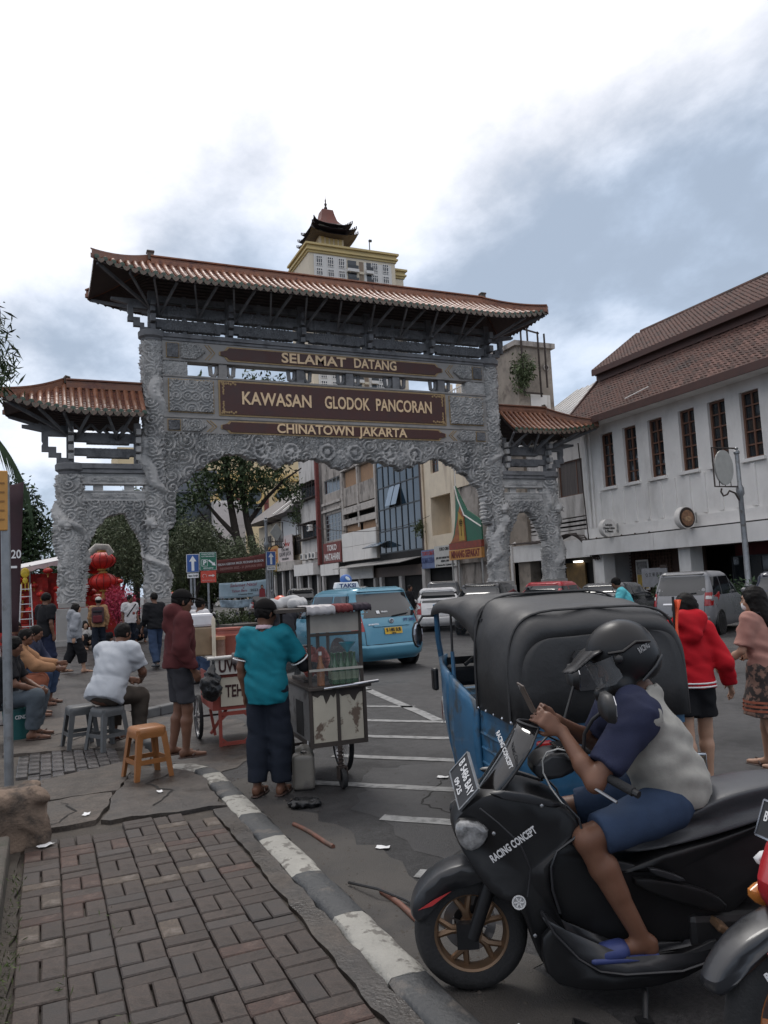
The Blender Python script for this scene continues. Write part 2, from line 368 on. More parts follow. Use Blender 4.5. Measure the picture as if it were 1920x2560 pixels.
wetm=brickmesh(PM('wet paver',(.062,.056,.054),.28,var=.25,s=6,bump=.25,bs=120,rn=.25,rvar=.2))
def lay(x,y,rz,me,z=.118,j=.0):
    r=rnd; T=M.Translation((x+r.uniform(-.0025,.0025),y+r.uniform(-.0025,.0025),z+r.uniform(-.004,.002)))@rotz(rz+r.uniform(-.018,.018))@M.Rotation(r.uniform(-.012,.012),4,'X')@M.Rotation(r.uniform(-.012,.012),4,'Y')
    link(me,'brick',sw,T)
U=.21
for i in range(6):
    for k in range(18):
        cx=-.13+U*(i+.5); cy=2.30+U*(k+.5)-(.02*i)
        if cy>5.97-.05*abs(i-3): continue
        for t in(-1,1):
            red=(1.6 if(cx<.25 and cy>4.3) or (cx>.85 and cy>5.2) else .35)
            q=rnd.random(); me=bm_[1] if q<.16*red else bm_[2] if q<.16*red+(.08 if cy>3.9 else .02) else bm_[3] if q<.5 and rnd.random()<.30 else bm_[0]
            if (i+k)%2: lay(cx+t*U/4,cy,0,me)
            else: lay(cx,cy+t*U/4,PI/2,me)
for i in range(9):
    for k in range(7):
        cx=-.2+.105*i; y0=7.98+.21*k+.10*(i%2)+.09*(.75-cx)*(-1 if k<1 else 0)
        if y0>9.18-.3*max(0,cx-.2) or y0<7.9+.28*max(0,cx): continue
        lay(cx,y0,0,wetm,.116)
# painted kerb blocks
m_kw=PM('chipped white kerb paint',(.30,.29,.26),.7,var=.15,s=6,bump=.6,bs=30,dirt=(.14,.13,.115),ds=11,dc=.53,dw=.05)
m_kd=PM('dark kerb paint',(.040,.042,.044),.6,var=.2,s=6,bump=.5,bs=30,dirt=(.08,.072,.065),ds=7,dc=.57,dw=.08)
kb=thing('kerb','black and white painted kerb edging the brick pavement','kerb',(1.37,5,0))
def kerbblock(c,mat):
    mb=MB(); rings=[]; n=len(c); r=random.Random(int(c[0][0][1]*991))
    for i,(p,d) in enumerate(c):
        p=V(p); nrm=V((d[1],-d[0]))
        w=.1; pr=[(-w,-.2),(-w,.105),(-w+.02,.122),(.0,.125),(w-.035,.118),(w,.085),(w+.012,-.2)]
        rings.append([(p.x-1.37+nrm.x*u+r.uniform(-.006,.006),p.y-5+nrm.y*u,z+r.uniform(-.005,.005)) for u,z in pr])
    mb.loft(rings); return mb.build('kerb_block',mat,kb,smooth=50)
yb=[1.2,1.75,2.4,3.04,3.72,4.36,5.08,5.68,6.25,6.75,7.12]
for i in range(len(yb)-1):
    n=6; kerbblock([((1.37,lerp(yb[i],yb[i+1],k/n)),(0,1)) for k in range(n+1)],m_kw if i%2 else m_kd)
arc=[((1.37-.42*(1-math.cos(a)),7.12+.62*math.sin(a)),V((-.42*math.sin(a),.62*math.cos(a))).normalized()) for a in [R(90*k/12) for k in range(13)]]
kerbblock(arc[0:4],m_kd); kerbblock(arc[3:10],m_kw); kerbblock(arc[9:],m_kd)
# low wall and broken stone block on the left edge
m_stone=PM('old mossy wall',(.07,.06,.05),.85,var=.3,s=5,bump=.8,bs=25,dirt=(.035,.04,.025),ds=4,dc=.5)
o=MB().bb(-.75,-.205,1.2,5.6,0,.26).build('planter_wall',m_stone,bev=.02); tag(o,'dark mossy low wall running along left edge of the brick pavement','wall')
sb=SDF(.02,.03); sb.box((-.22,5.9,.27),(.22,.17,.2),rotz(R(8)),.03); sb.cap((-.4,5.85,.4),(-.05,5.8,.43),.08); sb.wr=.035; sb.ws=9
o=sb.mesh('stone_block',PM('brown broken stone',(.16,.115,.085),.9,var=.3,s=7,bump=.8,bs=30,dirt=(.05,.04,.033),ds=4,dc=.5)); tag(o,'brown broken stone block on pavement edge beside grey pole','stone block')
# road paint
m_rp=PM('worn road paint',(.24,.24,.235),.65,var=.15,s=5,dirt=(.11,.11,.11),ds=9,dc=.48,dw=.16,bump=.2,bs=80)
def stripe(p,q,wd):
    p,q=V(p),V(q); d=(q-p).normalized(); nn=V((d.y,-d.x))*wd/2; mb=MB(); n=14; A=[]; B=[]
    for i in range(n+1):
        c=p.lerp(q,i/n); j=rnd.uniform(-.008,.008); A.append((c.x+nn.x+j,c.y+nn.y,.006)); B.append((c.x-nn.x+j,c.y-nn.y+j,.006))
    mb.grid([A,B]); o=mb.build('road_marking',m_rp); tag(o,kind='structure')
for s_,a,b in((14.62,4.05,4.72),(13.1,3.2,4.55),(11.75,2.95,4.5),(10.35,2.7,4.45),(8.9,2.1,4.4),(7.72,2.28,3.4),(6.33,2.02,3.0)): stripe((a,s_-a-.0),(b,s_-b),.13)
stripe((4.95,12.5),(4.5,8.75),.15); stripe((4.42,11.95),(4.98,12.0),.12)

m_pt=PM('newer asphalt patch',(.034,.033,.034),.55,var=.3,s=2,bump=.5,bs=150,rvar=.2); m_pt2=PM('dusty asphalt',(.062,.056,.050),.75,var=.3,s=2.5,bump=.5,bs=120,dirt=(.045,.042,.04),ds=2,dc=.5)
def blob(pts,mat,z,seed,j=.08,name='road_patch'):
    r=random.Random(seed); P=[]
    for i in range(len(pts)):
        a,b=V(pts[i]),V(pts[(i+1)%len(pts)]); n=max(2,int((b-a).length/.15))
        for k in range(n): q=a.lerp(b,k/n); P.append((q.x+r.uniform(-j,j),q.y+r.uniform(-j,j),z))
    o=MB().add(P,[tuple(range(len(P)))]).build(name,mat); tag(o,kind='structure')
blob([(1.5,2.2),(1.95,2.2),(2.05,3.6),(1.95,5.0),(1.8,6.2),(1.75,7.3),(1.5,7.2)],m_pt2,.003,1,.07,'gutter_dirt')
blob([(2.2,4.4),(3.3,5.0),(3.6,6.6),(2.8,6.9),(2.2,5.8)],m_pt,.002,2); blob([(5.2,7.5),(7.4,8.2),(7.6,11),(5.6,10.6)],m_pt,.002,3); blob([(3.2,13),(5.2,13.5),(5.0,18),(3.4,17)],m_pt,.002,4); blob([(9,13),(13,12.5),(12.5,19),(9.5,19)],m_pt,.002,5)
blob([(1.0,7.9),(1.5,7.5),(2.3,8.4),(2.4,10.6),(1.5,11.6),(1.12,11.4)],m_conc2,.006,6,.06,'driveway')

m_ck=PM('dark crack',(.012,.011,.010),.95)
def crack(pts,z,seed,w=.012):
    r=random.Random(seed); A_=[];B_=[]
    P=[V(p) for p in pts]; Q=[]
    for i in range(len(P)-1):
        n=max(2,int((P[i+1]-P[i]).length/.06)); Q+=[P[i].lerp(P[i+1],k/n)+V((r.uniform(-.025,.025),r.uniform(-.025,.025))) for k in range(n)]
    for i,q in enumerate(Q):
        d=(Q[min(i+1,len(Q)-1)]-Q[max(i-1,0)]).normalized(); ww=w*r.uniform(.3,1.2)*math.sin(PI*(i+.5)/len(Q))**.5; A_.append((q.x-d.y*ww,q.y+d.x*ww,z)); B_.append((q.x+d.y*ww,q.y-d.x*ww,z))
    o=MB().grid([A_,B_]).build('crack',m_ck); tag(o,kind='structure')
crack([(.05,6.2),(.2,6.5),(.12,6.9)],.125,1); crack([(.75,6.3),(.95,6.7),(.8,7.1),(1.1,7.4)],.121,2); crack([(.0,10.2),(.5,10.5),(.9,10.3)],.122,3); crack([(2.3,3.6),(2.9,4.6),(2.7,5.6),(3.4,6.4)],.004,4,.01); crack([(1.9,7.6),(2.6,8.0),(3.0,9.0)],.009,5,.01); crack([(4.8,6.5),(5.6,7.6),(5.2,9.2)],.004,6,.012); crack([(.1,9.4),(.4,9.9),(.3,10.6)],.122,7); crack([(3.0,11),(4.2,11.6),(5.2,12.9)],.004,8,.014)
# ---------------------------------------------------------------- the gateway
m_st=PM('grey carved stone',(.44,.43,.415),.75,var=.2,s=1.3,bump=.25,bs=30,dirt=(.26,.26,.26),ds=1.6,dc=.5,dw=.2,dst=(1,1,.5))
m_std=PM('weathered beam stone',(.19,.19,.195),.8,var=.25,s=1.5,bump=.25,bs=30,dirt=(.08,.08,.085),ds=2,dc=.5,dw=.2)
m_stp=PM('smooth stone band',(.30,.285,.27),.7,var=.12,s=1.5,dirt=(.2,.19,.18),ds=1.4,dc=.52,dw=.2)
m_tile=PM('glazed terracotta',(.205,.083,.044),.45,var=.22,s=3,bump=.15,bs=30,rn=.22,dirt=(.12,.038,.026),ds=2.5,dc=.55,rvar=.12)
m_pan=PM('terracotta pan tiles',(.15,.055,.036),.5,var=.25,s=3,dirt=(.11,.035,.022),ds=3,dc=.52)
m_grn=PM('green glazed tile end',(.045,.075,.05),.35,var=.3,s=9,rn=.25)
m_drip=PM('brown drip tile',(.10,.062,.045),.45,var=.3,s=6,rn=.25,dirt=(.05,.06,.04),ds=7,dc=.5)
m_und=PM('dark roof underside',(.075,.06,.056),.85,var=.25,s=3)
m_mar=PM('maroon sign board',(.062,.019,.014),.5,var=.2,s=2)
m_gold=PM('pale gold lettering',(.78,.56,.33),.4,var=.1,s=8)
m_gdk=PM('dull gold trim',(.33,.22,.10),.5,var=.25,s=8)
GX,GY=11.52,30.25
gate=thing('gateway','large grey carved stone Chinese gateway with terracotta tiled roofs across the road','gateway',(GX,GY,0))
def curls(u,v,cell,seed):
    """cloud-scroll relief 0..1"""
    iu,iv=np.floor(u/cell).astype(int),np.floor(v/cell).astype(int); best=np.full(u.shape,9.); ang=np.zeros_like(u); sg=np.ones_like(u)
    for a in(-1,0,1):
        for b in(-1,0,1):
            ci,cj=iu+a,iv+b; h=_P[(ci*7+seed)%64,(cj*13+seed*3)%64,(ci+cj*5)%64]; h2=_P[(ci*11+5)%64,(cj*3+seed)%64,(ci*3+cj)%64]
            du=u-(ci+.2+.6*h)*cell; dv=v-(cj+.2+.6*h2)*cell; d=np.hypot(du,dv)/cell; m=d<best
            best=np.where(m,d,best); ang=np.where(m,np.arctan2(dv,du),ang); sg=np.where(m,np.where(h>.5,1,-1),sg)
    sp=.5+.5*np.cos(ang*sg+best*2*PI/.27); dome=np.clip(1-(best/.14)**2,0,1)
    return np.clip(sp*(1-.25*best)+.35*dome,0,1.3)-.25*np.clip(best-.5,0,1)
def scroll(u,v,big,seed):
    n=vnoise(u*.9+seed,v*.9+seed*2,u*0+seed); n2=vnoise(u*1.7+seed*3,v*1.7,u*0+3.)
    w=np.clip((n-.36)*9,0,1); return (curls(u,v,big,seed)*w+curls(u+5,v,big*.55,seed+1)*.75*(1-w))*(.75+.5*n2)
def column(x,r0,z0,z1,seed,hand,parent=None):
    nth,nz=84,int((z1-z0)/.035); th=np.linspace(0,2*PI,nth,endpoint=False); z=np.linspace(z0,z1,nz); TH,Z=np.meshgrid(th,z)
    q=scroll(TH*r0*1.0,Z,.46,seed)*.135
    def helix(th0,pitch,za,zb,rad,amp):
        c=th0+hand*2*PI*Z/pitch+.75*np.sin(Z*2.3+seed)+.3*np.sin(Z*5.1); d=(TH-c+PI)%(2*PI)-PI; dd=np.abs(d)*r0/math.sqrt(1+(2*PI*r0/pitch)**2)
        on=np.clip((Z-za)/.3,0,1)*np.clip((zb-Z)/.3,0,1); return np.sqrt(np.clip(1-(dd/(rad*(.6+.4*on)))**2,0,1))*amp*on,dd
    h,dd=helix(seed*1.3,3.4,z0+.5,min(z1-.3,z0+8.6),.2,.19); fin=np.clip(1-np.abs(dd-.0)/.05,0,1)*.05*(.5+.5*np.sin(Z*38))*(h>.05); sc_=.02*np.sin(Z*42+TH*8)*np.sin(Z*42-TH*8)*(h>.03)+fin
    q=np.maximum(q,h)+sc_
    lump=np.clip(vnoise(TH*1.9+seed*3,Z*1.35,Z*0+seed)-.60,0,1)*.6*np.clip((z0+6.5-Z)/1.2,0,1); q=q+lump*(.55+.45*curls(TH*r0,Z,.22,seed+4))
    base=np.clip((z0+.55-Z)/.1,0,1); q=q+base*.03
    rr=r0+q; P=np.stack([rr*np.cos(TH),rr*np.sin(TH),Z],-1).reshape(-1,3)
    i=np.arange(nz-1)[:,None]*nth; j=np.arange(nth)[None]; k=(j+1)%nth; F=np.stack([i+j,i+k,i+nth+k,i+nth+j],-1).reshape(-1,4)
    o=npmesh('column',P,F,m_st,gate); o.location=(x,0,0)
    hz=z0+3.1+.25*hand   # dragon head standing out of the shaft, facing the street
    D=SDF(.028,.05); a=-PI/2+.5*hand; c=V((math.cos(a)*(r0+.14),math.sin(a)*(r0+.14),hz)); D.ell(c,(.2,.17,.17)); D.ell(c+V((-.12*hand,-.1,-.1)),(.13,.11,.07)); D.ell(c+V((-.1*hand,-.08,-.2)),(.1,.09,.05))
    for t in range(9):
        b=t*.7; D.cap(c+V((.05*math.cos(b),-.02,.05*math.sin(b))),c+V((.34*math.cos(b),.0+.03*math.sin(3*b),.34*math.sin(b))),.05,.018)
    for t in(-1,1): D.cap(c+V((.1*t,-.05,.12)),c+V((.2*t,-.02,.36)),.035,.015)
    h_=D.mesh('dragon_head',m_st,o)
    cap=MB().lathe([(r0,z1-.04),(r0+.04,z1),(r0+.06,z1+.1),(r0+.16,z1+.17),(r0+.17,z1+.36),(r0+.12,z1+.42),(r0-.02,z1+.43)],32); cap.build('capital',m_std,o,smooth=40)
    pd=MB().box((0,0,z0-.09),(r0*2+.18,r0*2+.18,.18)); pd.box((0,0,(z0-.2+.1)/2),(r0*2+.34,r0*2+.34,z0-.3)); pd.box((0,0,.2),(r0*2+.5,r0*2+.5,.22)); pd.build('pedestal',m_stp,o,bev=.02)
    return o
cM,cO=7.6,10.6
for s_,sd_ in((-1,3),(1,8)): 
    column(s_*cM,.36,1.62,11.55,sd_,s_); column(s_*cO,.36,1.62,6.28,sd_+2,s_)
# --- relief slabs cut to an outline
def relief(name,x0,x1,z0,z1,inside,hf,yf,yb,mat,parent=gate,cell=.04):
    nx,nz=int((x1-x0)/cell),int((z1-z0)/cell); X=np.linspace(x0,x1,nx+1); Z=np.linspace(z0,z1,nz+1); GX_,GZ=np.meshgrid(X,Z,indexing='ij')
    Hh=hf(GX_,GZ); ins=inside((GX_[:-1,:-1]+GX_[1:,1:])/2,(GZ[:-1,:-1]+GZ[1:,1:])/2)
    n=(nx+1)*(nz+1); F=np.stack([GX_,yf-Hh,GZ],-1).reshape(-1,3); B=np.stack([GX_,np.full_like(GX_,yb)+Hh*.6,GZ],-1).reshape(-1,3)
    id_=np.arange(n).reshape(nx+1,nz+1); a,b,c,d=id_[:-1,:-1][ins],id_[1:,:-1][ins],id_[1:,1:][ins],id_[:-1,1:][ins]
    fs=[np.stack([a,b,c,d],1),np.stack([d,c,b,a],1)+n]
    p=np.pad(ins,1)
    for (di,dj,e) in((1,0,lambda i,j:(id_[i+1,j+1],id_[i+1,j])),(-1,0,lambda i,j:(id_[i,j],id_[i,j+1])),(0,1,lambda i,j:(id_[i,j+1],id_[i+1,j+1])),(0,-1,lambda i,j:(id_[i+1,j],id_[i,j]))):
        ed=ins&~p[1+di:1+di+nx,1+dj:1+dj+nz]; i,j=np.nonzero(ed); u,v=e(i,j); fs.append(np.stack([v,u,u+n,v+n],1)[:,::-1])
    fs=np.concatenate(fs); vs=np.concatenate([F,B]); used=np.unique(fs); rm=-np.ones(len(vs),int); rm[used]=np.arange(len(used))
    return npmesh(name,vs[used],rm[fs],mat,parent,smooth=False if cell>.1 else True)
bd=np.array([0,.36,.40,.72,.74,.9,1.25,1.5,2.03,2.46,3.04,3.6,3.9,4.4,4.77,5.1,5.44,6.1,6.5,7.1,7.6]); bz=np.array([2.6,2.9,4.1,4.5,5.5,5.86,6.19,6.43,6.79,7.04,7.22,7.05,6.96,6.8,6.64,6.8,6.9,7.03,7.04,6.85,6.58])
def in_main(x,z):
    d=cM-np.abs(x); zb=np.interp(d,bd,bz); sc_=.10*np.abs(np.sin(d*5.2))+.0; return (z>zb+sc_-.05)&(d>.2)
def hf_main(x,z):
    h=scroll(x,z,.56,11)*.27
    for cx in(-2.83,0,2.83):
        r=np.hypot(x-cx,z-7.15); h=np.maximum(h,np.where(r<.36,.30*np.sqrt(np.clip(1-(r/.36)**2,0,1))*(.55+.45*curls(x+3,z,.2,2)),0)); h=np.maximum(h,np.where((np.abs(np.hypot(np.abs(x-cx)-.62,z-7.35)-.3)<.055),.2,0)); h=np.maximum(h,np.where(np.hypot(np.abs(x-cx)-.62,z-7.35)<.12,.2,0))
    return h
relief('carved_valance',-cM+.2,cM-.2,3.0,7.96,in_main,hf_main,-.13,.13,m_st)
for s_ in(-1,1):
    ax=np.array([-10.3,-10.16,-10.1,-9.74,-9.43,-9.17,-8.75,-8.58,-8.33,-8.12,-8.1,-7.9]); az=np.array([2.2,2.75,3.4,4.25,4.62,4.80,4.80,4.5,4.08,3.54,2.75,2.2])
    relief('carved_valance',min(s_*10.35,s_*7.9),max(s_*10.35,s_*7.9),2.3,5.32,lambda x,z:z>np.interp(-np.abs(x),ax,az)+.07*np.abs(np.sin(z*5+x*4))-.03,lambda x,z:scroll(x,z,.42,19)*.2,-.13,.13,m_st)
    xa,xb=sorted((s_*(cO-.3),s_*(cM+.3)))
    for z0_,z1_ in((5.30,5.70),(5.93,6.33)):
        relief('carved_beam',xa,xb,z0_,z1_,lambda x,z:x==x,lambda x,z:np.where((np.abs(z-(z0_+z1_)/2)<.12)&(np.abs(x-s_*9.1)<.8),curls(x,z,.26,5)*.08+.01,np.where(np.abs(np.abs(z-(z0_+z1_)/2)-.18)<.03,.05,0)),-.17,.17,m_st)
    mb=MB(); mb.bb(xa,xb,-.3,.3,6.34,6.5); mb.bb(xa,xb,-.36,.36,6.502,6.7); mb.build('cornice',m_std,gate,bev=.02)
    for k in(-.55,.55): MB().bb(s_*9.1+k-.17,s_*9.1+k+.17,-.1,.1,5.715,5.92).build('spacer_block',m_st,gate)
# --- sign boards
mb=MB(); mb.bb(-7.27,7.27,-.26,.26,10.83,11.62); mb.build('lintel',m_stp,gate,bev=.015)
mb=MB(); mb.bb(-7.27,7.27,-.3,.3,11.622,11.74); mb.bb(-7.3,7.3,-.36,.36,11.742,11.86); mb.bb(-7.3,7.3,-.30,.30,11.862,11.93); mb.build('cornice',m_std,gate,bev=.01)
mb=MB(); mb.bb(-7.27,7.27,-.26,.26,7.965,10.25); mb.build('sign_wall',m_stp,gate,bev=.015)
mb=MB()
for z in(8.60,10.22): mb.bb(-7.26,7.26,-.30,-.262,z-.035,z+.035)
mb.build('stone_moulding',m_stp,gate)
def board(x0,x1,z0,z1,y,notch,s,tw,th,bold,gap=.06,corner=False):
    def outl(g):
        a,b,c,d=x0-g,x1+g,z0-g,z1+g; h=(z1-z0)/2
        if not notch: return [(a,c),(b,c),(b,d),(a,d)]
        n=notch; zc=(z0+z1)/2; return [(a+n,c),(b-n,c),(b-n*.75,c+.1),(b-n*.55,zc-.12),(b,zc-.07),(b,zc+.07),(b-n*.55,zc+.12),(b-n*.75,d-.1),(b-n,d),(a+n,d),(a+n*.75,d-.1),(a+n*.55,zc+.12),(a,zc+.07),(a,zc-.07),(a+n*.55,zc-.12),(a+n*.75,c+.1)]
    MB().prism(outl(gap),y-.03,y,'y').build('gold_edge',m_gdk,gate); b=MB().prism(outl(0),y-.06,y-.032,'y').build('sign_board',m_mar,gate)
    if s:
        words=s if isinstance(s,list) else [s]
        for wd,cx,w_,cz in words: txt(wd,'lettering',m_gold,b,frame((cx,y-.075,cz),(1,0,0),(0,0,1)),th*1.42,.012,bold,fit=w_)
    return b
board(-5.0,5.0,11.0,11.48,-.262,.35,[('SELAMAT',-1.07,2.85,11.23),('DATANG',1.73,2.0,11.24)],0,.40,.012)
b_=board(-5.05,5.05,8.78,10.08,-.262,0,[('KAWASAN',-2.73,2.92,9.43),('GLODOK',.33,2.05,9.44),('PANCORAN',3.02,2.70,9.45)],0,.52,.014,.07)
board(-5.0,5.0,8.06,8.46,-.262,.35,[('CHINATOWN',-1.1,3.35,8.255),('JAKARTA',1.96,2.28,8.26)],0,.38,.011)
mb=MB()
for sx in(-1,1):
    for sz in(-1,1):
        for k in range(7):
            t=k/6; x=sx*(5.02-.02-.55*t); z=9.43+sz*(.62-.06*abs(math.sin(k*1.9))); mb.ell((x,-.325,z),(.045,.012,.05),8); mb.ell((sx*(4.97-.05*abs(math.cos(k*1.7))),-.325,9.43+sz*(.62-.45*t)),(.04,.012,.045),8)
mb.build('gold_corner_scroll',m_gdk,b_)
for s_ in(-1,1):
    xa,xb=sorted((s_*5.32,s_*7.05)); cx=(xa+xb)/2
    MB().bb(xa-.02,xb+.02,-.28,-.263,8.77,10.10).build('gold_edge',m_gdk,gate)
    relief('scroll_panel',xa+.02,xb-.02,8.81,10.06,lambda x,z:x==x,lambda x,z:curls(np.abs(x-cx)+.1,np.abs(z-9.43)+.13,.42,23)*.13,-.285,-.27,m_st,cell=.03)
    for z0_,z1_ in((8.04,8.50),(10.93,11.54)):
        xa,xb=sorted((s_*6.62,s_*7.12)); MB().bb(xa,xb,-.285,-.264,z0_,z1_).build('gold_edge',m_gdk,gate)
        relief('rosette_panel',xa+.03,xb-.03,z0_+.03,z1_-.03,lambda x,z:x==x,lambda x,z:curls(x,z,.2,31)*.07,-.29,-.27,m_std,cell=.03)
        xa,xb=sorted((s_*5.55,s_*6.55)); zc=(z0_+z1_)/2
        relief('cloud_carving',xa,xb,z0_,z1_,lambda x,z:np.abs(x)>5.6+1.2*np.abs(z-zc),lambda x,z:curls(x,z,.34,37)*.14,-.275,-.255,m_st,cell=.03)
        mb=MB()
        for k in(0,.13):
            for t in(-1,1): mb.bar((s_*(5.22+k),-.27,zc),(s_*(5.48+k),-.27,zc+t*(z1_-z0_)/2),.03,.03)
        mb.build('gold_chevron',m_gdk,gate)
# stone brackets in the slot between the lintel and the main board
for x in(-4.9,-1.65,.55,2.75,5.0):
    mb=MB(); mb.bb(x-.16,x+.16,-.2,.2,10.26,10.82)
    for t in(-1,1):
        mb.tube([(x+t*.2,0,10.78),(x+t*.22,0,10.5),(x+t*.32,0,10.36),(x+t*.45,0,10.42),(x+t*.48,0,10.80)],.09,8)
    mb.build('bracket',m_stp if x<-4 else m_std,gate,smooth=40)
for s_ in(-1,1):
    xa,xb=sorted((s_*6.3,s_*7.27)); relief('cloud_carving',xa,xb,10.255,10.825,lambda x,z:x==x,lambda x,z:curls(x,z,.3,41)*.08,-.18,.18,m_st,cell=.035)
# --- timber-like stone frame above
px_=[-cM+k*(2*cM/5) for k in range(6)]
for x in px_:
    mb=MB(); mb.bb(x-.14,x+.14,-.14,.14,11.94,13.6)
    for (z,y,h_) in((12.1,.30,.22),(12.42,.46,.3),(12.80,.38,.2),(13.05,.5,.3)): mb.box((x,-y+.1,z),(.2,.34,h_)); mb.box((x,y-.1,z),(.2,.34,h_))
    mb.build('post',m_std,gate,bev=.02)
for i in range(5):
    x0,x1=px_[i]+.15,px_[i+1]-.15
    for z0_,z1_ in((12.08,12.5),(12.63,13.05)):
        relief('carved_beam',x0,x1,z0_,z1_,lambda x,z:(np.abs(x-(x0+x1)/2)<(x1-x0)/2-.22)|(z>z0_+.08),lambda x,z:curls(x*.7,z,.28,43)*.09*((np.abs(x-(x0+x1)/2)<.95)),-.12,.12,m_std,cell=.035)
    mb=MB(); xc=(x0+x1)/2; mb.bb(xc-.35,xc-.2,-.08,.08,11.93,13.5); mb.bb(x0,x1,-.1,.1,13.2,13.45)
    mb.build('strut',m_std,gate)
def endbrk(x,s_,z,k=1.):
    """stepped corner bracket under the roof end"""
    mb=MB(); pts=[(0,0),(.35,0),(.35,.22),(.62,.22),(.62,.42),(.85,.42),(.85,.62),(.8,.72),(.85,.82),(.85,1.15),(1.5,1.28),(1.5,1.38),(0,1.38),(0,1.0),(.62,1.0),(.62,.6),(.35,.6),(.35,.38),(.18,.38),(.18,.2),(0,.2)]
    mb.prism([(x+s_*(u*k),z+v*k) for u,v in pts],-.1,.1,'y'); mb.build('corner_bracket',m_std,gate)
for s_ in(-1,1): endbrk(s_*(cM+.12),s_,11.95,.92); endbrk(s_*(cO+.12),s_,6.72,1.0)
# --- tiled roofs
barrel_n=0
def hiproof(rx0,rx1,ex0,ex1,d,ze,zr,tip,sp,hl,hr,nm):
    rf=None
    def hipz(s): return zr-.12+(ze+tip-zr+.12)*s+ -.42*tip/.4*s*(1-s)
    def eave(x):
        r=0
        if hl: r=max(r,sm(x,rx0+1.2,ex0)) if False else max(r,min(1,max(0,(rx0+1.0-x)/(rx0+1.0-ex0)))**2)
        if hr: r=max(r,min(1,max(0,(x-rx1+1.0)/(ex1-rx1+1.0)))**2)
        return ze+tip*r
    def up(x):
        if x<rx0 and hl: s=(rx0-x)/(rx0-ex0); return d*s,hipz(s)
        if x>rx1 and hr: s=(x-rx1)/(ex1-rx1); return d*s,hipz(s)
        return 0.,zr-.12
    def P(x,t,sgn=-1,dz=0.):
        u,zu=up(x); e=eave(x); return V((x,sgn*lerp(u,d,t),zu+(e-zu)*(t*1.22-.22*t*t)+dz))
    xs=[ex0+i*(ex1-ex0)/max(24,int((ex1-ex0)/.15)) for i in range(max(24,int((ex1-ex0)/.15))+1)]
    top=MB(); nst=9
    for sg in(-1,1):
        for i in range(nst):
            top.grid([[P(x,i/nst,sg,.03) for x in xs],[P(x,(i+1)/nst,sg,.055) for x in xs]])
            top.grid([[P(x,(i+1)/nst,sg,.055) for x in xs],[P(x,(i+1)/nst,sg,.03) for x in xs]])
    for h_,rx,ex in((hl,rx0,ex0),(hr,rx1,ex1)):
        if h_:
            g=[]
            for i in range(9):
                s=i/8; x=lerp(rx,ex,s); y,z=d*s,hipz(s); g.append([(x+(ex-rx)*.0,-y+2*y*k/12,z-.12*math.sin(PI*k/12)*s+.03) for k in range(13)])
            top.grid(g)
    rf=top.build('roof',m_pan,gate,fix=False); rf.name=nm
    # underside: stepped rows of tile backs
    un=MB(); ns=16
    for sg in(-1,1):
        for i in range(ns):
            un.grid([[P(x,i/ns,sg,-.05) for x in xs],[P(x,(i+1)/ns,sg,-.05) for x in xs]]); un.grid([[P(x,(i+1)/ns,sg,-.05) for x in xs],[P(x,(i+1)/ns,sg,-.09) for x in xs]]); un.grid([[P(x,(i+1)/ns,sg,-.09) for x in xs],[P(x,(i+1.4)/ns,sg,-.09) for x in xs]])
    for h_,rx,ex in((hl,rx0,ex0),(hr,rx1,ex1)):
        if h_: un.grid([[(lerp(rx,ex,i/10),-d*i/10+2*d*i/10*k/8,hipz(i/10)-.06-.12*math.sin(PI*k/8)*i/10) for k in range(9)] for i in range(11)])
    un.build('underside',m_und,rf,fix=False)
    n=int((ex1-ex0)/sp); cap=MB().lathe([(.085,-.02),(.09,0),(.09,.03),(.07,.035),(.02,.04)],12,T=M.Rotation(PI/2,4,'X')).mesh('eave_disc',m_grn,40)
    drip=MB().prism([(-.12,.02),(-.12,-.05),(-.08,-.12),(0,-.17),(.08,-.12),(.12,-.05),(.12,.02)],-.015,.015,'y').mesh('drip_tile',m_drip)
    for i in range(n+1):
        x=ex0+.08+(ex1-ex0-.16)*i/n; u,zu=up(x)
        if d-u>.12:
            mb=MB(); seg=max(2,int((d-u)/.28)); pts=[P(x,t/seg,-1,.075) for t in range(seg+1)]
            rings=[]
            for k,p in enumerate(pts):
                for jj in((0,1) if 0<k<seg else (0,)):
                    rr=.095-.012*jj; rings.append([p+V((math.cos(a)*rr,-.002*jj,math.sin(a)*rr)) for a in [PI*q/6 for q in range(7)]])
            mb.loft(rings,closed=False,caps=False); o=mb.build('barrel_tile',m_tile,rf,smooth=35,fix=True)
        e=P(x,1,-1); link(cap,'eave_disc',rf,M.Translation(e+V((0,-.0,.075))))
        if i<n:
            xm=x+(ex1-ex0-.16)/n/2; e=P(xm,1,-1); link(drip,'drip_tile',rf,M.Translation(e+V((0,-.03,.03)))@M.Rotation(R(-12),4,'X'))
    bk=MB()
    for i in range(n+1):
        x=ex0+.08+(ex1-ex0-.16)*i/n; e=P(x,1,1); bk.prism([(x+a,e.z+b) for a,b in((-.12,.1),(-.12,-.05),(0,-.14),(.12,-.05),(.12,.1))],e.y-.01,e.y+.03,'y')
    for h_,ex in((hl,ex0),(hr,ex1)):
        if h_:
            for k in range(int(2*d/.3)):
                y=-d+.15+k*.3; zc=ze+tip-.12*math.sin(PI*(y+d)/(2*d)); bk.prism([(y+a,zc+b) for a,b in((-.12,.1),(-.12,-.03),(0,-.12),(.12,-.03),(.12,.1))],ex-.02,ex+.02,'x')
    bk.build('rear_eave_trim',m_drip,rf)['kind']='stuff'
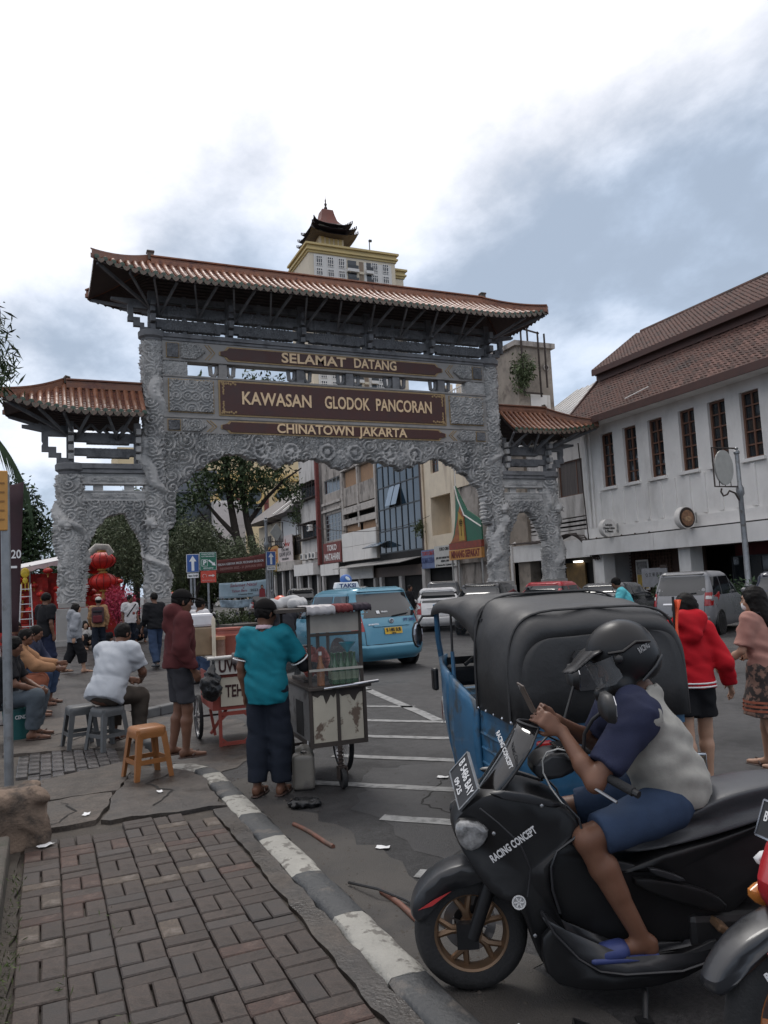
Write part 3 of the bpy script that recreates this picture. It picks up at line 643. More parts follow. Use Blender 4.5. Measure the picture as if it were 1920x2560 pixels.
    # ridges
    def ridge(pts,name):
        mb=MB()
        for w_,h0,h1 in((.20,-.1,.08),(.14,.08,.2),(.2,.2,.27)):
            mb.loft([[p+V((0,a*w_,b)) if abs((pts[-1]-pts[0]).x)>abs((pts[-1]-pts[0]).y)*2 else p+V((a*w_*.7,a*w_*.7*(1 if True else 1),b)) for a,b in((-1,h0),(1,h0),(1,h1),(-1,h1))] for p in pts])
        return mb.build(name,m_tile,rf,bev=.015)
    ridge([V((lerp(rx0,rx1,i/8),0,zr-.1)) for i in range(9)],'ridge')
    for h_,rx,ex in((hl,rx0,ex0),(hr,rx1,ex1)):
        if h_:
            for sg in(-1,1): ridge([V((lerp(rx,ex,i/12),sg*d*i/12,hipz(i/12)+.03)) for i in range(13)],'hip_ridge')
    # rafters: V struts from the beam out to the eave
    k=0; x=rx0+.3
    while x<rx1-.1:
        for dx in(-.42,.42):
            for sg in(-1,1):
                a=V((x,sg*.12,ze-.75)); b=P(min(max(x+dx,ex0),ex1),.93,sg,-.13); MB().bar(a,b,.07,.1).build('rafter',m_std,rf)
        x+=1.48
    for h_,rx,ex in((hl,rx0,ex0),(hr,rx1,ex1)):
        if h_:
            for sg in(-1,1):
                b=V((lerp(rx,ex,.95),sg*d*.95,hipz(.95)-.16)); MB().bar((rx,sg*.1,ze-.55),b,.09,.12).build('hip_rafter',m_std,rf)
                b=P(lerp(rx,ex,.45),.93,sg,-.13); MB().bar((rx,sg*.1,ze-.6),b,.07,.1).build('rafter',m_std,rf)
    return rf
main_rf=hiproof(-cM,cM,-9.8,9.8,2.02,13.42,14.88,.45,.29,True,True,'main_roof')
for s_ in(-1,1): MB().box((s_*cM,0,15.05),(.24,.24,.36)).box((s_*cM,0,15.22),(.3,.3,.09)).build('ridge_finial',m_drip,main_rf,bev=.03)
for s_ in(-1,1):
    xa=(-cO-.12,-cM-.42) if s_<0 else (cM+.42,cO+.12)
    r_=hiproof(xa[0],xa[1],xa[0]-(2.05 if s_<0 else 0),xa[1]+(2.05 if s_>0 else 0),1.38,8.38,9.72,.42,.27,s_<0,s_>0,'side_roof')
    x=s_*(cO+.12); MB().tube([(x,0,9.75),(x+s_*.08,0,9.88),(x+s_*.0,0,10.0),(x-s_*.12,0,9.97),(x-s_*.13,0,9.88)],[.08,.07,.06,.05,.03],8).build('ridge_finial',m_drip,r_,smooth=40)
    for x in(s_*(cO),s_*(cM+.62)): MB().bb(x-.13,x+.13,-.13,.13,6.71,8.3).build('post',m_std,gate,bev=.02)
    xa,xb=sorted((s_*(cO-.14),s_*(cM+.5)))
    for z0_,z1_ in((6.95,7.3),(7.47,7.88)):
        relief('carved_beam',xa,xb,z0_,z1_,lambda x,z:(np.abs(x-(xa+xb)/2)<.75)|(z>z0_+.06),lambda x,z:curls(x*.7,z,.24,47)*.05*(np.abs(x-(xa+xb)/2)<.8),-.12,.12,m_std,cell=.035)
    for x in(s_*(cO-.02),s_*(cM+.62)):
        mb=MB()
        for z,y in((6.95,.22),(7.25,.33),(7.6,.25),(7.9,.36)): mb.box((x,-y,z),(.19,.3,.22))
        mb.build('bracket',m_st,gate,bev=.02)
    mb=MB(); xa2,xb2=xa,xb; n=4
    for i in range(n):
        a=lerp(xa2,xb2,i/n); b=lerp(xa2,xb2,(i+1)/n); c=(a+b)/2
        mb.bar((a,0,8.22),(c,0,7.9),.06,.08); mb.bar((b,0,8.22),(c,0,7.9),.06,.08)
    mb.build('lattice',m_std,gate)
# ---------------------------------------------------------------- buildings
m_wh=PM('aged white render',(.76,.74,.71),.85,var=.06,s=1.2,dirt=(.56,.54,.51),ds=.9,dc=.5,dw=.25,dst=(1,1,.4),bump=.1,bs=30)
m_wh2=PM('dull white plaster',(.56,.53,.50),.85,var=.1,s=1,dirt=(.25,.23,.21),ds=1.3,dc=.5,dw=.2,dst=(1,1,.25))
m_cream=PM('stained cream render',(.70,.60,.46),.85,var=.1,s=1,dirt=(.45,.36,.28),ds=1.1,dc=.53,dw=.2,dst=(1,1,.22))
m_wconc=PM('blackened concrete',(.36,.32,.285),.9,var=.2,s=2,dirt=(.075,.065,.058),ds=1.2,dc=.5,dw=.16,dst=(1,1,.35),bump=.3,bs=20)
m_band=PM('grey sun breaker',(.46,.42,.38),.85,var=.15,s=2,dirt=(.15,.13,.12),ds=1.6,dc=.52,dw=.15)
m_dkgl=PM('dark window glass',(.018,.022,.026),.08,var=.4,s=.8,spec=.8,rvar=.04)
m_bgl=PM('blue tinted glass',(.018,.036,.055),.07,var=.35,s=.5,spec=.9,rvar=.04)
m_bgl2=PM('pale blue glass',(.10,.17,.25),.1,var=.2,s=.5,spec=.9,rvar=.04)
m_frm=PM('brown window timber',(.15,.072,.045),.6,var=.2,s=8)
m_mul=PM('dark window mullion',(.035,.04,.045),.5,var=.2,s=6)
m_dark=PM('painted interior shade',(.012,.011,.011),.9,var=.3,s=2)  # near-black colour stands in for the shade of unlit interiors
m_wood=PM('faded wooden louvre',(.36,.22,.13),.8,var=.3,s=5,stretch=(1,3,.3))
m_pipe=PM('grey pipe',(.33,.33,.32),.5,var=.15,s=6)
m_rust=PM('rusty steel',(.045,.032,.027),.8,var=.3,s=9)
m_redp=PM('faded red paint',(.19,.045,.038),.7,var=.2,s=3,dirt=(.12,.035,.03),ds=4)
m_wpan=PM('off white panel',(.72,.69,.65),.7,var=.06,s=1,dirt=(.42,.38,.34),ds=1.3,dc=.55,dw=.2,dst=(1,1,.3))
def facade(par,x0,ys,zs,holes,mat,t=.3,name='wall'):
    """wall in the plane x=x0 facing the street, cut by rectangular openings (y0,y1,z0,z1)"""
    Y=sorted({ys[0],ys[1],*[h[0] for h in holes],*[h[1] for h in holes]}); Z=sorted({zs[0],zs[1],*[h[2] for h in holes],*[h[3] for h in holes]}); mb=MB()
    for i in range(len(Y)-1):
        run=None
        for j in range(len(Z)-1):
            yc,zc=(Y[i]+Y[i+1])/2,(Z[j]+Z[j+1])/2; solid=not any(h[0]<yc<h[1] and h[2]<zc<h[3] for h in holes)
            if solid: run=(run[0] if run else Z[j],Z[j+1])
            if run and (not solid or j==len(Z)-2): mb.bb(x0,x0+t,Y[i],Y[i+1],run[0],run[1]); run=None
    return mb.build(name,mat,par)
def wnd(par,x,y0,y1,z0,z1,nx,nz,fm,gm,t=.05,name='window',panes=True,depth=.05):
    mb=MB(); h=depth/2
    for z in(z0,z1): mb.bb(x-h,x+h,y0,y1,z-t/2,z+t/2)
    for y in(y0,y1): mb.bb(x-h*.98,x+h*.98,y-t/2,y+t/2,z0,z1)
    for i in range(1,nx): y=lerp(y0,y1,i/nx); mb.bb(x-h*.8,x+h*.8,y-t*.35,y+t*.35,z0,z1)
    for i in range(1,nz): z=lerp(z0,z1,i/nz); mb.bb(x-h*.7,x+h*.7,y0,y1,z-t*.3,z+t*.3)
    f=mb.build(name,fm,par)
    if panes:
        for i in range(nx):
            for j in range(nz):
                p=MB().bb(x+h*.1,x+h*.3,lerp(y0,y1,i/nx)+t*.3,lerp(y0,y1,(i+1)/nx)-t*.3,lerp(z0,z1,j/nz)+t*.25,lerp(z0,z1,(j+1)/nz)-t*.25).build('pane',gm if not callable(gm) else gm(i,j),f); p.rotation_euler=(0,0,0)
    else: MB().bb(x+h*.1,x+h*.3,y0,y1,z0,z1).build('pane',gm,f)
    return f
def bx(par,name,mat,*a,bev=0): return MB().bb(*a).build(name,mat,par,bev=bev)
# ---- white building on the right
wb=thing('white_building','two storey white building with brown windows and weathered red tile roof on the right','building',(25,20,0))
wb.location=(0,0,0)
wy=[20.95,22.55,24.15,26.0,27.65,29.25,19.3,17.7,16.1]
facade(wb,25,(7,31.2),(3.98,9.6),[(y-.45,y+.45,5.9,8.52) for y in wy],m_wh,.4)
for i,y in enumerate(wy):
    wnd(wb,25.22,y-.41,y+.41,5.93,8.49,2,5,m_frm,m_dkgl,.095,panes=i<6,depth=.16)
    bx(wb,'window_sill',m_wh,24.84,25.0,y-.55,y+.55,5.76,5.895,bev=.01)
for y in np.arange(16.1,31,.82): bx(wb,'wall_rib',m_wh,24.93,24.998,y-.1,y+.1,4.06,5.7)
bx(wb,'ledge',m_wh,24.86,25.3,7,31.2,3.5,3.975); bx(wb,'ledge_band',PM('near black band',(.06,.055,.05),.9),24.9,25.3,7,31.15,3.38,3.5)  # narrow near-black band just below the ledge
for y0,y1 in((26.12,31.0),(20.2,26.1),(7,20.18)): bx(wb,'fascia_panel',m_wh,24.5,24.7,y0,y1,2.68,3.42)
bx(wb,'canopy_slab',m_wh,24.7,25.3,7,31.0,3.2,3.38); bx(wb,'gable_wall',m_wh,25.4,34,31.0,31.3,0,9.6)
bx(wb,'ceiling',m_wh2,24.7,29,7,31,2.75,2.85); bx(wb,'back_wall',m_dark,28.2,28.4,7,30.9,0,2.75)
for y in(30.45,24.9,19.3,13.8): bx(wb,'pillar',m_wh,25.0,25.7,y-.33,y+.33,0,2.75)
lat=MB()
for k in range(13): lat.bb(26.6,26.66,27.4+.2*k,27.43+.2*k,.1,2.7)
for k in range(16): lat.bb(26.59,26.65,27.3,30.1,.15+.16*k,.19+.16*k)
lat.build('lattice_screen',PM('brown lattice',(.10,.055,.038),.8,var=.2),wb); bx(wb,'brick_wall',PM('brown brick wall',(.075,.042,.032),.8,var=.3,s=6),26.7,26.8,25.4,30.1,0,2.75)
bx(wb,'red_valance',PM('red lantern valance',(.10,.02,.02),.8,var=.4,s=4),27.2,27.3,13,24.2,2.2,2.74)
wnd(wb,27.1,14,24.3,.3,2.2,7,1,m_mul,m_dkgl,.06,panes=False)
for k in range(5): MB().tube([(24.8,26.6+.9*k+.0,3.46),(24.75,26.6+.9*k,3.5),(24.7,26.6+.9*k,3.44)],.04,6).build('spot_lamp',m_rust,wb)
MB().tube([(24.93,30.75,3.6),(24.93,30.75,9.2)],.07,8).build('downpipe',m_wh,wb); MB().tube([(24.93,30.45,4.0),(24.93,30.45,9.2)],.05,8).build('downpipe',m_wh,wb)
# roof of the white building
m_rt=PM('weathered clay roof tile',(.098,.048,.037),.85,var=.35,s=4,rn=.55,dirt=(.03,.022,.02),ds=1.1,dc=.46,dw=.2)
m_rtb=PM('weathered clay roof',(.05,.028,.024),.85,var=.3,s=3); m_barge=PM('brown fascia board',(.085,.045,.038),.7,var=.2,s=2)
rf=MB(); rf.prism([(23.95,9.12),(26.75,11.78),(26.75,11.4),(24.4,9.0)],7,31.35,'y'); rf.prism([(26.25,12.22),(29.45,14.5),(32.6,12.2),(32.6,11.9),(29.45,14.1),(26.4,12.0)],7,31.35,'y'); rf=rf.build('roof',m_rtb,wb)
bx(wb,'soffit',m_wh,24.1,25.02,7,31.3,8.98,9.06); bx(wb,'eave_fascia',m_barge,23.9,23.97,7,31.4,8.9,9.22); bx(wb,'roof_step',m_barge,26.5,26.62,7,31.4,11.72,12.14); bx(wb,'upper_fascia',m_barge,26.2,26.3,7,31.4,12.02,12.3)
tm=MB(); nn=5
tm.grid([[(-.12+.24*i/nn,-.17*0+v,(.03*math.cos(2*PI*i/nn*.5+.4)+(.028 if v==0 else 0))) for i in range(nn+1)] for v in(0,.30)]); tm.grid([[(-.12+.24*i/nn,0,.03*math.cos(PI*i/nn+.4)+.028) for i in range(nn+1)],[(-.12+.24*i/nn,0,.03*math.cos(PI*i/nn+.4)-.0) for i in range(nn+1)]])
tme=tm.mesh('roof_tile',m_rt,60,fix=False)
tiles=[]
for (xa,za,xb,zb) in((23.98,9.16,26.6,11.68),(26.28,12.28,29.42,14.52)):
    d=V((xb-xa,0,zb-za)); ln=d.length; d.normalize(); T0=frame((0,0,0),(0,-1,0),d)
    for r in range(int(ln/.235)):
        for c in range(int(14.5/.225)):
            y=31.25-c*.225-.0*(r%2); p=V((xa,y,za))+d*(r*.235)+V((-.03,0,.035)); T=M.Translation(p)@T0@rotz(rnd.uniform(-.05,.05))@M.Rotation(rnd.uniform(-.05,.05),4,'X'); tiles.append(((p-V((0,0,1.7))).length+(0 if 18.5<y else 50),T))
tiles.sort(key=lambda t:t[0])
for d_,T in tiles[:300]: link(tme,'roof_tile',rf,T)
co=np.array([v.co for v in tme.vertices]); fc=np.array([list(p.vertices) for p in tme.polygons]); vs_=[];fs_=[]
for k,(d_,T) in enumerate(tiles[300:]):
    A=np.array(T); vs_.append(co@A[:3,:3].T+A[:3,3]); fs_.append(fc+k*len(co))
o=npmesh('roof_tiles',np.concatenate(vs_),np.concatenate(fs_),PM('weathered clay roof tile far',(.09,.044,.034),.85,var=.65,s=7,dirt=(.04,.025,.022),ds=1.1,dc=.5,dw=.2),rf); o['kind']='stuff'
MB().tube([(29.45,7+k*1.0,14.56) for k in range(25)],.14,8).build('ridge',m_rt,rf); MB().tube([(24.25,26.9,9.62),(24.45,25.6,9.85)],.025,5).build('white_pipe',m_wpan,rf)
MB().bar((23.95,31.36,9.2),(26.5,31.36,11.75),.12,.1).build('verge',m_barge,rf); MB().bar((26.25,31.36,12.3),(29.45,31.36,14.58),.12,.1).build('verge',m_barge,rf)
# disc signs on the canopy
def disc(x,y,z,r,face,label,text=None):
    t=thing('disc_sign',label,'sign',(x,y,z),0); T=M.Rotation(PI/2,4,'X')
    MB().lathe([(r,-.13),(r,.13),(r*.93,.135),(r*.93,.12),(.01,.12)],36,T=T).build('drum',m_wpan,t,smooth=40); MB().lathe([(r*.92,.122),(.01,.124)],36,T=T,caps=False).build('face',face,t,fix=False)
    MB().bb(r*.6,.62,-.02,.02,.12,.15).bb(r*.6,.62,-.02,.02,-.15,-.12).bb(.6,.63,-.04,.04,-.22,.22).build('bracket',m_pipe,t)
    return t
s1=disc(24.2,28.7,3.86,.42,m_wpan,'round white sign with three lines of script lettering on white building')
for i,q in enumerate(('Authentic','Chinese Cuisine','& Dimsum')): txt(q,'lettering',PM('black ink',(.02,.02,.02),.6),s1,frame((-.02,-.14,.14-.15*i),(1,0,0),(0,0,1)),.16,.002,.004,fit=(.42,.68,.46)[i])
s2=disc(24.1,23.8,3.86,.46,PM('dark brown sign face',(.035,.02,.015),.4),'round sign with brown dish picture under the white building ledge')
MB().ell((0,-.15,-.02),(.34,.03,.33),20).build('dish_picture',PM('brown dish',(.23,.12,.065),.6,var=.5,s=7),s2); MB().ell((0,-.17,-.05),(.2,.03,.12),14).build('dish_picture',PM('dumpling tan',(.36,.22,.12),.6,var=.5,s=12),s2)
pb=thing('poster','framed poster with yellow lower half on white building lattice screen','poster',(26.4,29.0,1.62)); bx(pb,'frame',m_wpan,-.03,.0,-.42,.42,-.75,.7); bx(pb,'picture',PM('poster grey',(.25,.24,.23),.6,var=.6,s=7),-.04,-.031,-.36,.36,.0,.62); bx(pb,'yellow_band',PM('poster yellow',(.5,.33,.07),.6,var=.3,s=6),-.041,-.031,-.36,.36,-.68,-.01)
ps=thing('shop_sign','grey standing sign with Chinese characters beside the white pillar','sign',(24.3,26.0,1.5)); bx(ps,'board',PM('grey sign board',(.24,.24,.25),.5),-.03,.03,-.75,.75,-.45,.38); bx(ps,'top_box',m_rust,-.04,.04,-.75,-.4,.36,.5)
bx(ps,'leg',m_rust,-.02,.02,-.65,-.6,-1.5,-.45); bx(ps,'leg',m_rust,-.02,.02,.6,.65,-1.5,-.45)
txt('Q 文 華 茶 室','lettering',PM('dark ink',(.03,.03,.03),.6),ps,frame((-.035,0,.08),(0,-1,0),(0,0,1)),.2,.002,.0,fit=1.0)
# ---- low white shop behind the right side of the gateway
lb=thing('low_white_shop','plain white two storey shop with slatted vents behind the right gate columns','building'); X=26.
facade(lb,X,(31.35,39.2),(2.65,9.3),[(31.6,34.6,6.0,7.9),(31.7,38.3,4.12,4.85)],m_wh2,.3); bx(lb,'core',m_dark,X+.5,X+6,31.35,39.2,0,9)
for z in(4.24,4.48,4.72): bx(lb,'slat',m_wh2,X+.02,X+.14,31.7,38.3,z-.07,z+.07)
wnd(lb,X+.15,31.65,34.55,6.02,7.88,2,1,m_frm,PM('grey curtain',(.10,.085,.08),.8,var=.4,s=3,stretch=(1,4,.2)),.08)
bx(lb,'canopy_panel',m_wh,25.55,25.75,31.5,39.0,2.65,3.6); bx(lb,'canopy_top',m_wh2,25.75,26,31.4,39,3.4,3.58)
for y in(31.7,36.0,38.9): bx(lb,'pillar',m_wh2,25.8,26.2,y-.2,y+.2,0,2.64)
bx(lb,'shutter',PM('painted room glow',(.16,.10,.04),.8,var=.4,s=3),26.3,26.4,33.2,34.8,.2,2.4); bx(lb,'roof_slab',m_wh,25.3,33,31.35,39.3,9.3,9.6)  # amber panel: the glow of a lit room is put into its colour
mb=MB(); mb.prism([(25.2,9.6),(33,9.6),(33,13.6),(31,13.4)],31.6,38.8,'y'); mb.build('metal_roof',PM('pale metal roofing',(.45,.44,.43),.5,var=.1,s=.6,stretch=(1,6,1)),lb)
for k in range(14): MB().bar((25.25,31.8+.52*k,9.64),(31,31.8+.52*k,13.44),.04,.04).build('roof_seam',m_wpan,lb)
MB().tube([(25.5,38.9,.3),(25.5,38.9,3.7),(25.9,38.9,3.85)],.09,8).build('drain_pipe',m_wpan,lb,smooth=40)
tl=thing('tube_lamp','small lit white tube lamp under canopy beside the outer gate column','lamp',(26.2,33.6,2.45)); bx(tl,'tube',PM('lit tube',(1,.95,.85),.5,emit=3.),-.05,.05,-.35,.35,-.04,.04); bx(tl,'holder',m_wpan,-.06,.06,-.4,.4,.041,.09)
# ---- old concrete block with water tank frame
ob=thing('old_tower_block','stained old concrete block with balcony and rusty frame behind gate roof','building'); X=27.
m_old=PM('peeling concrete',(.30,.255,.21),.9,var=.2,s=1,dirt=(.14,.115,.095),ds=1.3,dc=.5,dw=.2,bump=.3,bs=10)
bx(ob,'wall',m_old,25.8,28.3,37.5,41,0,15.5); bx(ob,'parapet',m_wconc,25.6,28.5,37.3,41.2,15.5,15.8); bx(ob,'side_wing',m_wconc,26.1,29,41,47,0,13.0); bx(ob,'balcony_slab',m_wconc,25.2,26.1,41,46.5,13.0,13.3); bx(ob,'upper_room',m_wconc,26.9,29,41,46,13.3,16.2)
bx(ob,'block_infill',m_wpan,26.6,28.0,37.45,37.499,11.0,12.6)
for k in range(18): bx(ob,'baluster',m_wpan,25.24,25.28,41.1+.3*k,41.18+.3*k,13.3,14.5)
bx(ob,'rail',m_wpan,25.22,25.3,41,46.5,14.5,14.58)
for k,(a,b) in enumerate((((26.0,37.2,12.4),(26.0,37.2,16.6)),((27.2,37.2,12.4),(27.2,37.2,16.4)),((26.0,37.2,16.5),(27.3,37.2,16.3)),((26.0,37.2,12.6),(27.3,37.2,12.6)),((27.45,36.9,12.9),(27.45,36.9,16.2)),((26.6,37.4,15.8),(26.6,37.4,17.2)))): MB().bar(a,b,.08).build('rusty_bar',m_rust,ob)
MB().lathe([(.2,0),(.2,.1),(.14,.1),(.14,0)],16,T=M.Translation((27.85,37.5,14.3))@M.Rotation(PI/2,4,'X')).build('old_vent',m_wconc,ob)
# ---- shop row, X = 26
X=26.
cb=thing('cream_shophouse','stained cream shophouse with recessed balconies and louvre windows seen through the arch','building')
facade(cb,X,(46.3,51.2),(4.0,15.5),[(48.4,49.65,9.65,12.3),(46.9,49.9,5.1,7.9)],m_cream,.35); bx(cb,'core',m_cream,X+1.5,X+2.4,40.2,51.2,0,13.4); bx(cb,'balcony_side',m_cream,X+.35,X+1.5,49.9,50.2,4.9,8.2); bx(cb,'balcony_floor',m_cream,X+.35,X+1.5,46.9,49.9,4.9,5.08)
wnd(cb,X+1.42,47.6,48.7,4.95,7.5,1,1,m_frm,m_dkgl,.08); wnd(cb,X+.2,48.45,49.6,9.7,12.2,2,4,m_frm,m_dkgl,.07)
facade(cb,X+.6,(40.3,46.28),(4.0,15.5),[(43.2,45.6,5.3,8.05),(43.0,45.8,10.2,12.5)],m_cream,.3); bx(cb,'lintel_slab',m_cream,X,X+.6,41,46.25,8.1,10.0)
lv=wnd(cb,X+.65,43.25,45.55,6.9,8.0,1,8,m_mul,m_dark,.05,name='louvre_window',panes=False); wnd(cb,X+.65,43.25,45.55,5.35,6.85,3,1,PM('grey window frame',(.2,.19,.18),.6),m_dkgl,.08)
bx(cb,'dark_shop_panel',m_dark,X+.2,X+.4,40.3,51.2,0,2.9); bx(cb,'signboard_wall',m_wconc,X-.1,X+.3,40.3,51.2,2.9,4.0)
for y in(51.0,46.2,40.6): bx(cb,'pillar',m_wh2,X-.35,X+.1,y-.25,y+.25,0,2.88)
MB().tube([(X-.1,50.9,0),(X-.1,50.9,15)],.09,8).build('drain_pipe',m_cream,cb)
def board(name,label,y0,y1,z0,z1,mat,lines,x=25.6,txm=None,th=.08):
    t=thing(name,label,'sign',(x,(y0+y1)/2,(z0+z1)/2)); w_,h_=(y1-y0)/2,(z1-z0)/2; bx(t,'board',mat,-th/2,th/2,-w_,w_,-h_,h_)
    for (s,dz,sz,wd,m) in lines: txt(s,'lettering',m or txm,t,frame((-th/2-.01,0,dz),(0,-1,0),(0,0,1)),sz,.006,sz*.02,fit=wd)
    return t
ink=PM('black ink',(.02,.02,.02),.6); red=PM('red sign ink',(.35,.03,.02),.6); wht=PM('white sign ink',(.75,.73,.7),.6); navy=PM('navy ink',(.03,.05,.16),.6)
board('shop_sign','blue and red sumatera shop sign under cream shophouse',48.8,51.0,2.75,4.1,PM('faded blue sign',(.13,.17,.30),.6,var=.2,s=3),[('TOKO OBAT',.4,.4,1.9,red),('SUMATERA',-.12,.55,2.0,navy)],25.6)
board('shop_sign','large white medicine shop sign with small black print',45.6,48.75,2.75,4.25,PM('dull white sign',(.5,.49,.46),.6,var=.1),[('TOKO OBAT',.5,.32,1.6,ink),('JUAL OBAT RAMUAN TRADISIONAL',-.1,.2,2.6,ink),('HERBAL LAMA',-.33,.2,1.2,ink),('Jl. Pancoran No. 13 Jakarta Barat',-.6,.18,2.7,ink)],25.5)
# green and orange Minang stall gable
mg=thing('food_stall','green and orange gabled food stall with pointed roof beside the gate column','food stall',(24.6,43.2,0))
def horn(y,z0,z1,w_,k): return None
gp=[(-1.5,4.2),(-1.2,4.35),(-.9,4.8),(-.6,5.7),(-.45,6.8),(-.4,7.9),(0.1,7.2),(.9,6.2),(2.6,5.4),(2.6,4.2)]
MB().prism([(-u,z) for u,z in gp],-.05,.05,'x').build('green_gable',PM('green tarpaulin',(.025,.13,.075),.5,var=.2,s=2),mg); gp2=[(-1.35,4.22),(-.8,4.6),(-.3,5.6),(.1,6.5),(.6,5.9),(.75,4.22)]
MB().prism([(-u,z) for u,z in gp2],-.09,-.055,'x').build('orange_gable',PM('orange red tarpaulin',(.30,.10,.035),.6,var=.4,s=2.5),mg); MB().prism([(.1,4.3),(.1,6.2),(-.5,5.7),(-.6,4.3)],-.11,-.093,'x').build('yellow_panel',PM('mustard panel',(.42,.27,.05),.6,var=.2,s=4),mg)
fl=MB()
for k in range(6): a=k*PI/3; fl.tube([(-.115,-.22+.13*math.cos(a)+.09*math.cos(b),5.45+.13*math.sin(a)+.09*math.sin(b)) for b in [2*PI*q/8 for q in range(9)]],.018,4)
fl.tube([(-.115,-.22,5.3),(-.115,-.22,4.6)],.02,4); fl.build('flower_motif',m_rust,mg)
bx(mg,'red_band',PM('dark red band',(.24,.05,.03),.6,var=.3,s=5),-.12,.1,-2.6,1.5,3.78,4.2); sb_=bx(mg,'name_board',PM('orange name board',(.50,.24,.07),.6,var=.15),-.15,.08,-2.6,1.5,3.1,3.75)
txt('MINANG SEPAKAT','lettering',PM('maroon ink',(.16,.02,.015),.6),mg,frame((-.16,-.6,3.42),(0,-1,0),(0,0,1)),.62,.005,.02,fit=3.6)
MB().tube([(-.06,.45,7.9),(-.06,0.1,7.0),(-.06,-.6,5.9),(-.06,-2.6,5.0)],.05,6).build('white_edge',m_wpan,mg)
for y in(1.35,.5,-2.4): MB().cyl((0,y,0),(0,y,3.1),.06,8).build('leg',m_pipe,mg)
MB().cyl((0,.42,7.8),(0,.42,9.2),.04,6).lathe([(.01,9.1),(.09,9.3),(.02,9.5),(.07,9.6),(.01,9.9)],8,T=M.Translation((0,.42,-.3))).build('finial',m_wpan,mg)
# glass front
gb=thing('glass_front_building','narrow building with dark blue glass curtain wall in the shop row','building')
bx(gb,'core',m_dark,X+.12,X+9,51.25,59.6,0,15.2)
yg=[51.5+i*(59.45-51.5)/7 for i in range(8)]; zg=[4.3+i*1.82 for i in range(7)]; fr=MB()
for y in yg: fr.bb(X-.06,X+.06,y-.05,y+.05,4.3,15.2)
for z in zg: fr.bb(X-.055,X+.055,51.45,59.5,z-.05,z+.05)
fr=fr.build('curtain_wall_frame',m_mul,gb)
for i in range(7):
    for j in range(6):
        op=(j==2 and i in(3,4)); p=MB().bb(-.01,.01,-.5,.5,-1.7,0).build('pane',m_bgl2 if op or(j>=4 and i>4) or (j==5 and i<2 and False) else m_bgl,fr); p.location=(X+.0+rnd.uniform(-.005,.005),(yg[i]+yg[i+1])/2,zg[j+1]-.06); p.rotation_euler=(rnd.uniform(-.006,.006),R(16) if op else rnd.uniform(-.012,.012),rnd.uniform(-.012,.012))
bx(gb,'pier',PM('dark brown pier',(.075,.045,.036),.8,var=.3,s=2),X-.05,X+.3,51.2,51.45,0,15.2)
aw=thing('open_awning_window','grey framed window propped open above the white shop panel','window',(X-.1,59.2,5.3))
for y0,y1 in((-1.6,.0),(.05,1.7)):
    q=MB().bb(0,.05,y0,y1,-1.1,0).build('sash',m_mul,aw); q.rotation_euler=(0,R(68),0); q2=MB().bb(-.012,.0,y0+.1,y1-.1,-1.0,-.1).build('pane',m_bgl2,aw); q2.rotation_euler=(0,R(68),0)
aw2=MB().prism([(X-2.0,3.35),(X,3.75),(X,3.7),(X-2.0,3.3)],51.5,66,'y').build('sheet_awning',PM('corrugated grey sheet',(.24,.23,.22),.6,var=.2,s=1,stretch=(1,6,1)),gb)
bx(gb,'sign_band',PM('brown sign band',(.16,.12,.10),.7,var=.2),X-.3,X-.1,51.4,66,2.35,3.15); bx(gb,'dark_shop_panel',m_dark,X-.05,X+.1,51.4,59.5,0,4.25)
for y in(58.9,55.0): bx(gb,'pillar',m_wh2,X-.4,X-.1,y-.25,y+.25,0,2.34)
# blackened concrete building with sun breakers
kb_=thing('concrete_building','blackened concrete building with sun breaker bands and wooden louvres in shop row','building')
facade(kb_,X,(59.7,68.1),(4.0,15.6),[(60.2,63.6,10.95,12.5),(64.2,67.5,10.95,12.5),(60.2,67.5,6.7,9.2)],m_wconc,.35); bx(kb_,'core',m_dark,X+1,X+9,59.7,68.1,0,15.4)
for y0,y1 in((60.2,63.6),(64.2,67.5)):
    for z0,z1 in((10.97,12.48),(6.72,7.35)):
        n=12
        for k in range(n): bx(kb_,'louvre_board',m_wood,X+.2,X+.25,lerp(y0,y1,k/n),lerp(y0,y1,(k+.85)/n),z0,z1)
for z0,z1 in((8.45,9.05),(7.4,7.95)): bx(kb_,'sun_breaker',m_band,X-.12,X+.2,59.8,67.9,z0,z1)
bx(kb_,'frame_band',m_band,X-.15,X-.002,59.75,68.05,12.55,13.0); 
for y in(59.9,63.9,67.85): bx(kb_,'mullion',m_band,X-.1,X-.003,y-.14,y+.14,7.0,12.5)
for i in range(3):
    for j in range(2): bx(kb_,'wall_panel',m_wpan,X-.22,X-.16,59.85+2.73*i,59.85+2.73*i+2.69,4.05+1.32*j,4.05+1.32*j+1.29)
bx(kb_,'panel_back',m_band,X-.158,X-.004,59.8,68.0,4.02,6.66); bx(kb_,'dark_shop_panel',m_dark,X+.1,X+.3,59.7,68,0,4.0); bx(kb_,'sign_panel',m_wpan,X-.6,X-.5,60,67.9,2.35,3.6)
for y in(67.7,63.6,60.2): bx(kb_,'pillar',m_wh2,X-.4,X-.1,y-.2,y+.2,0,2.34)
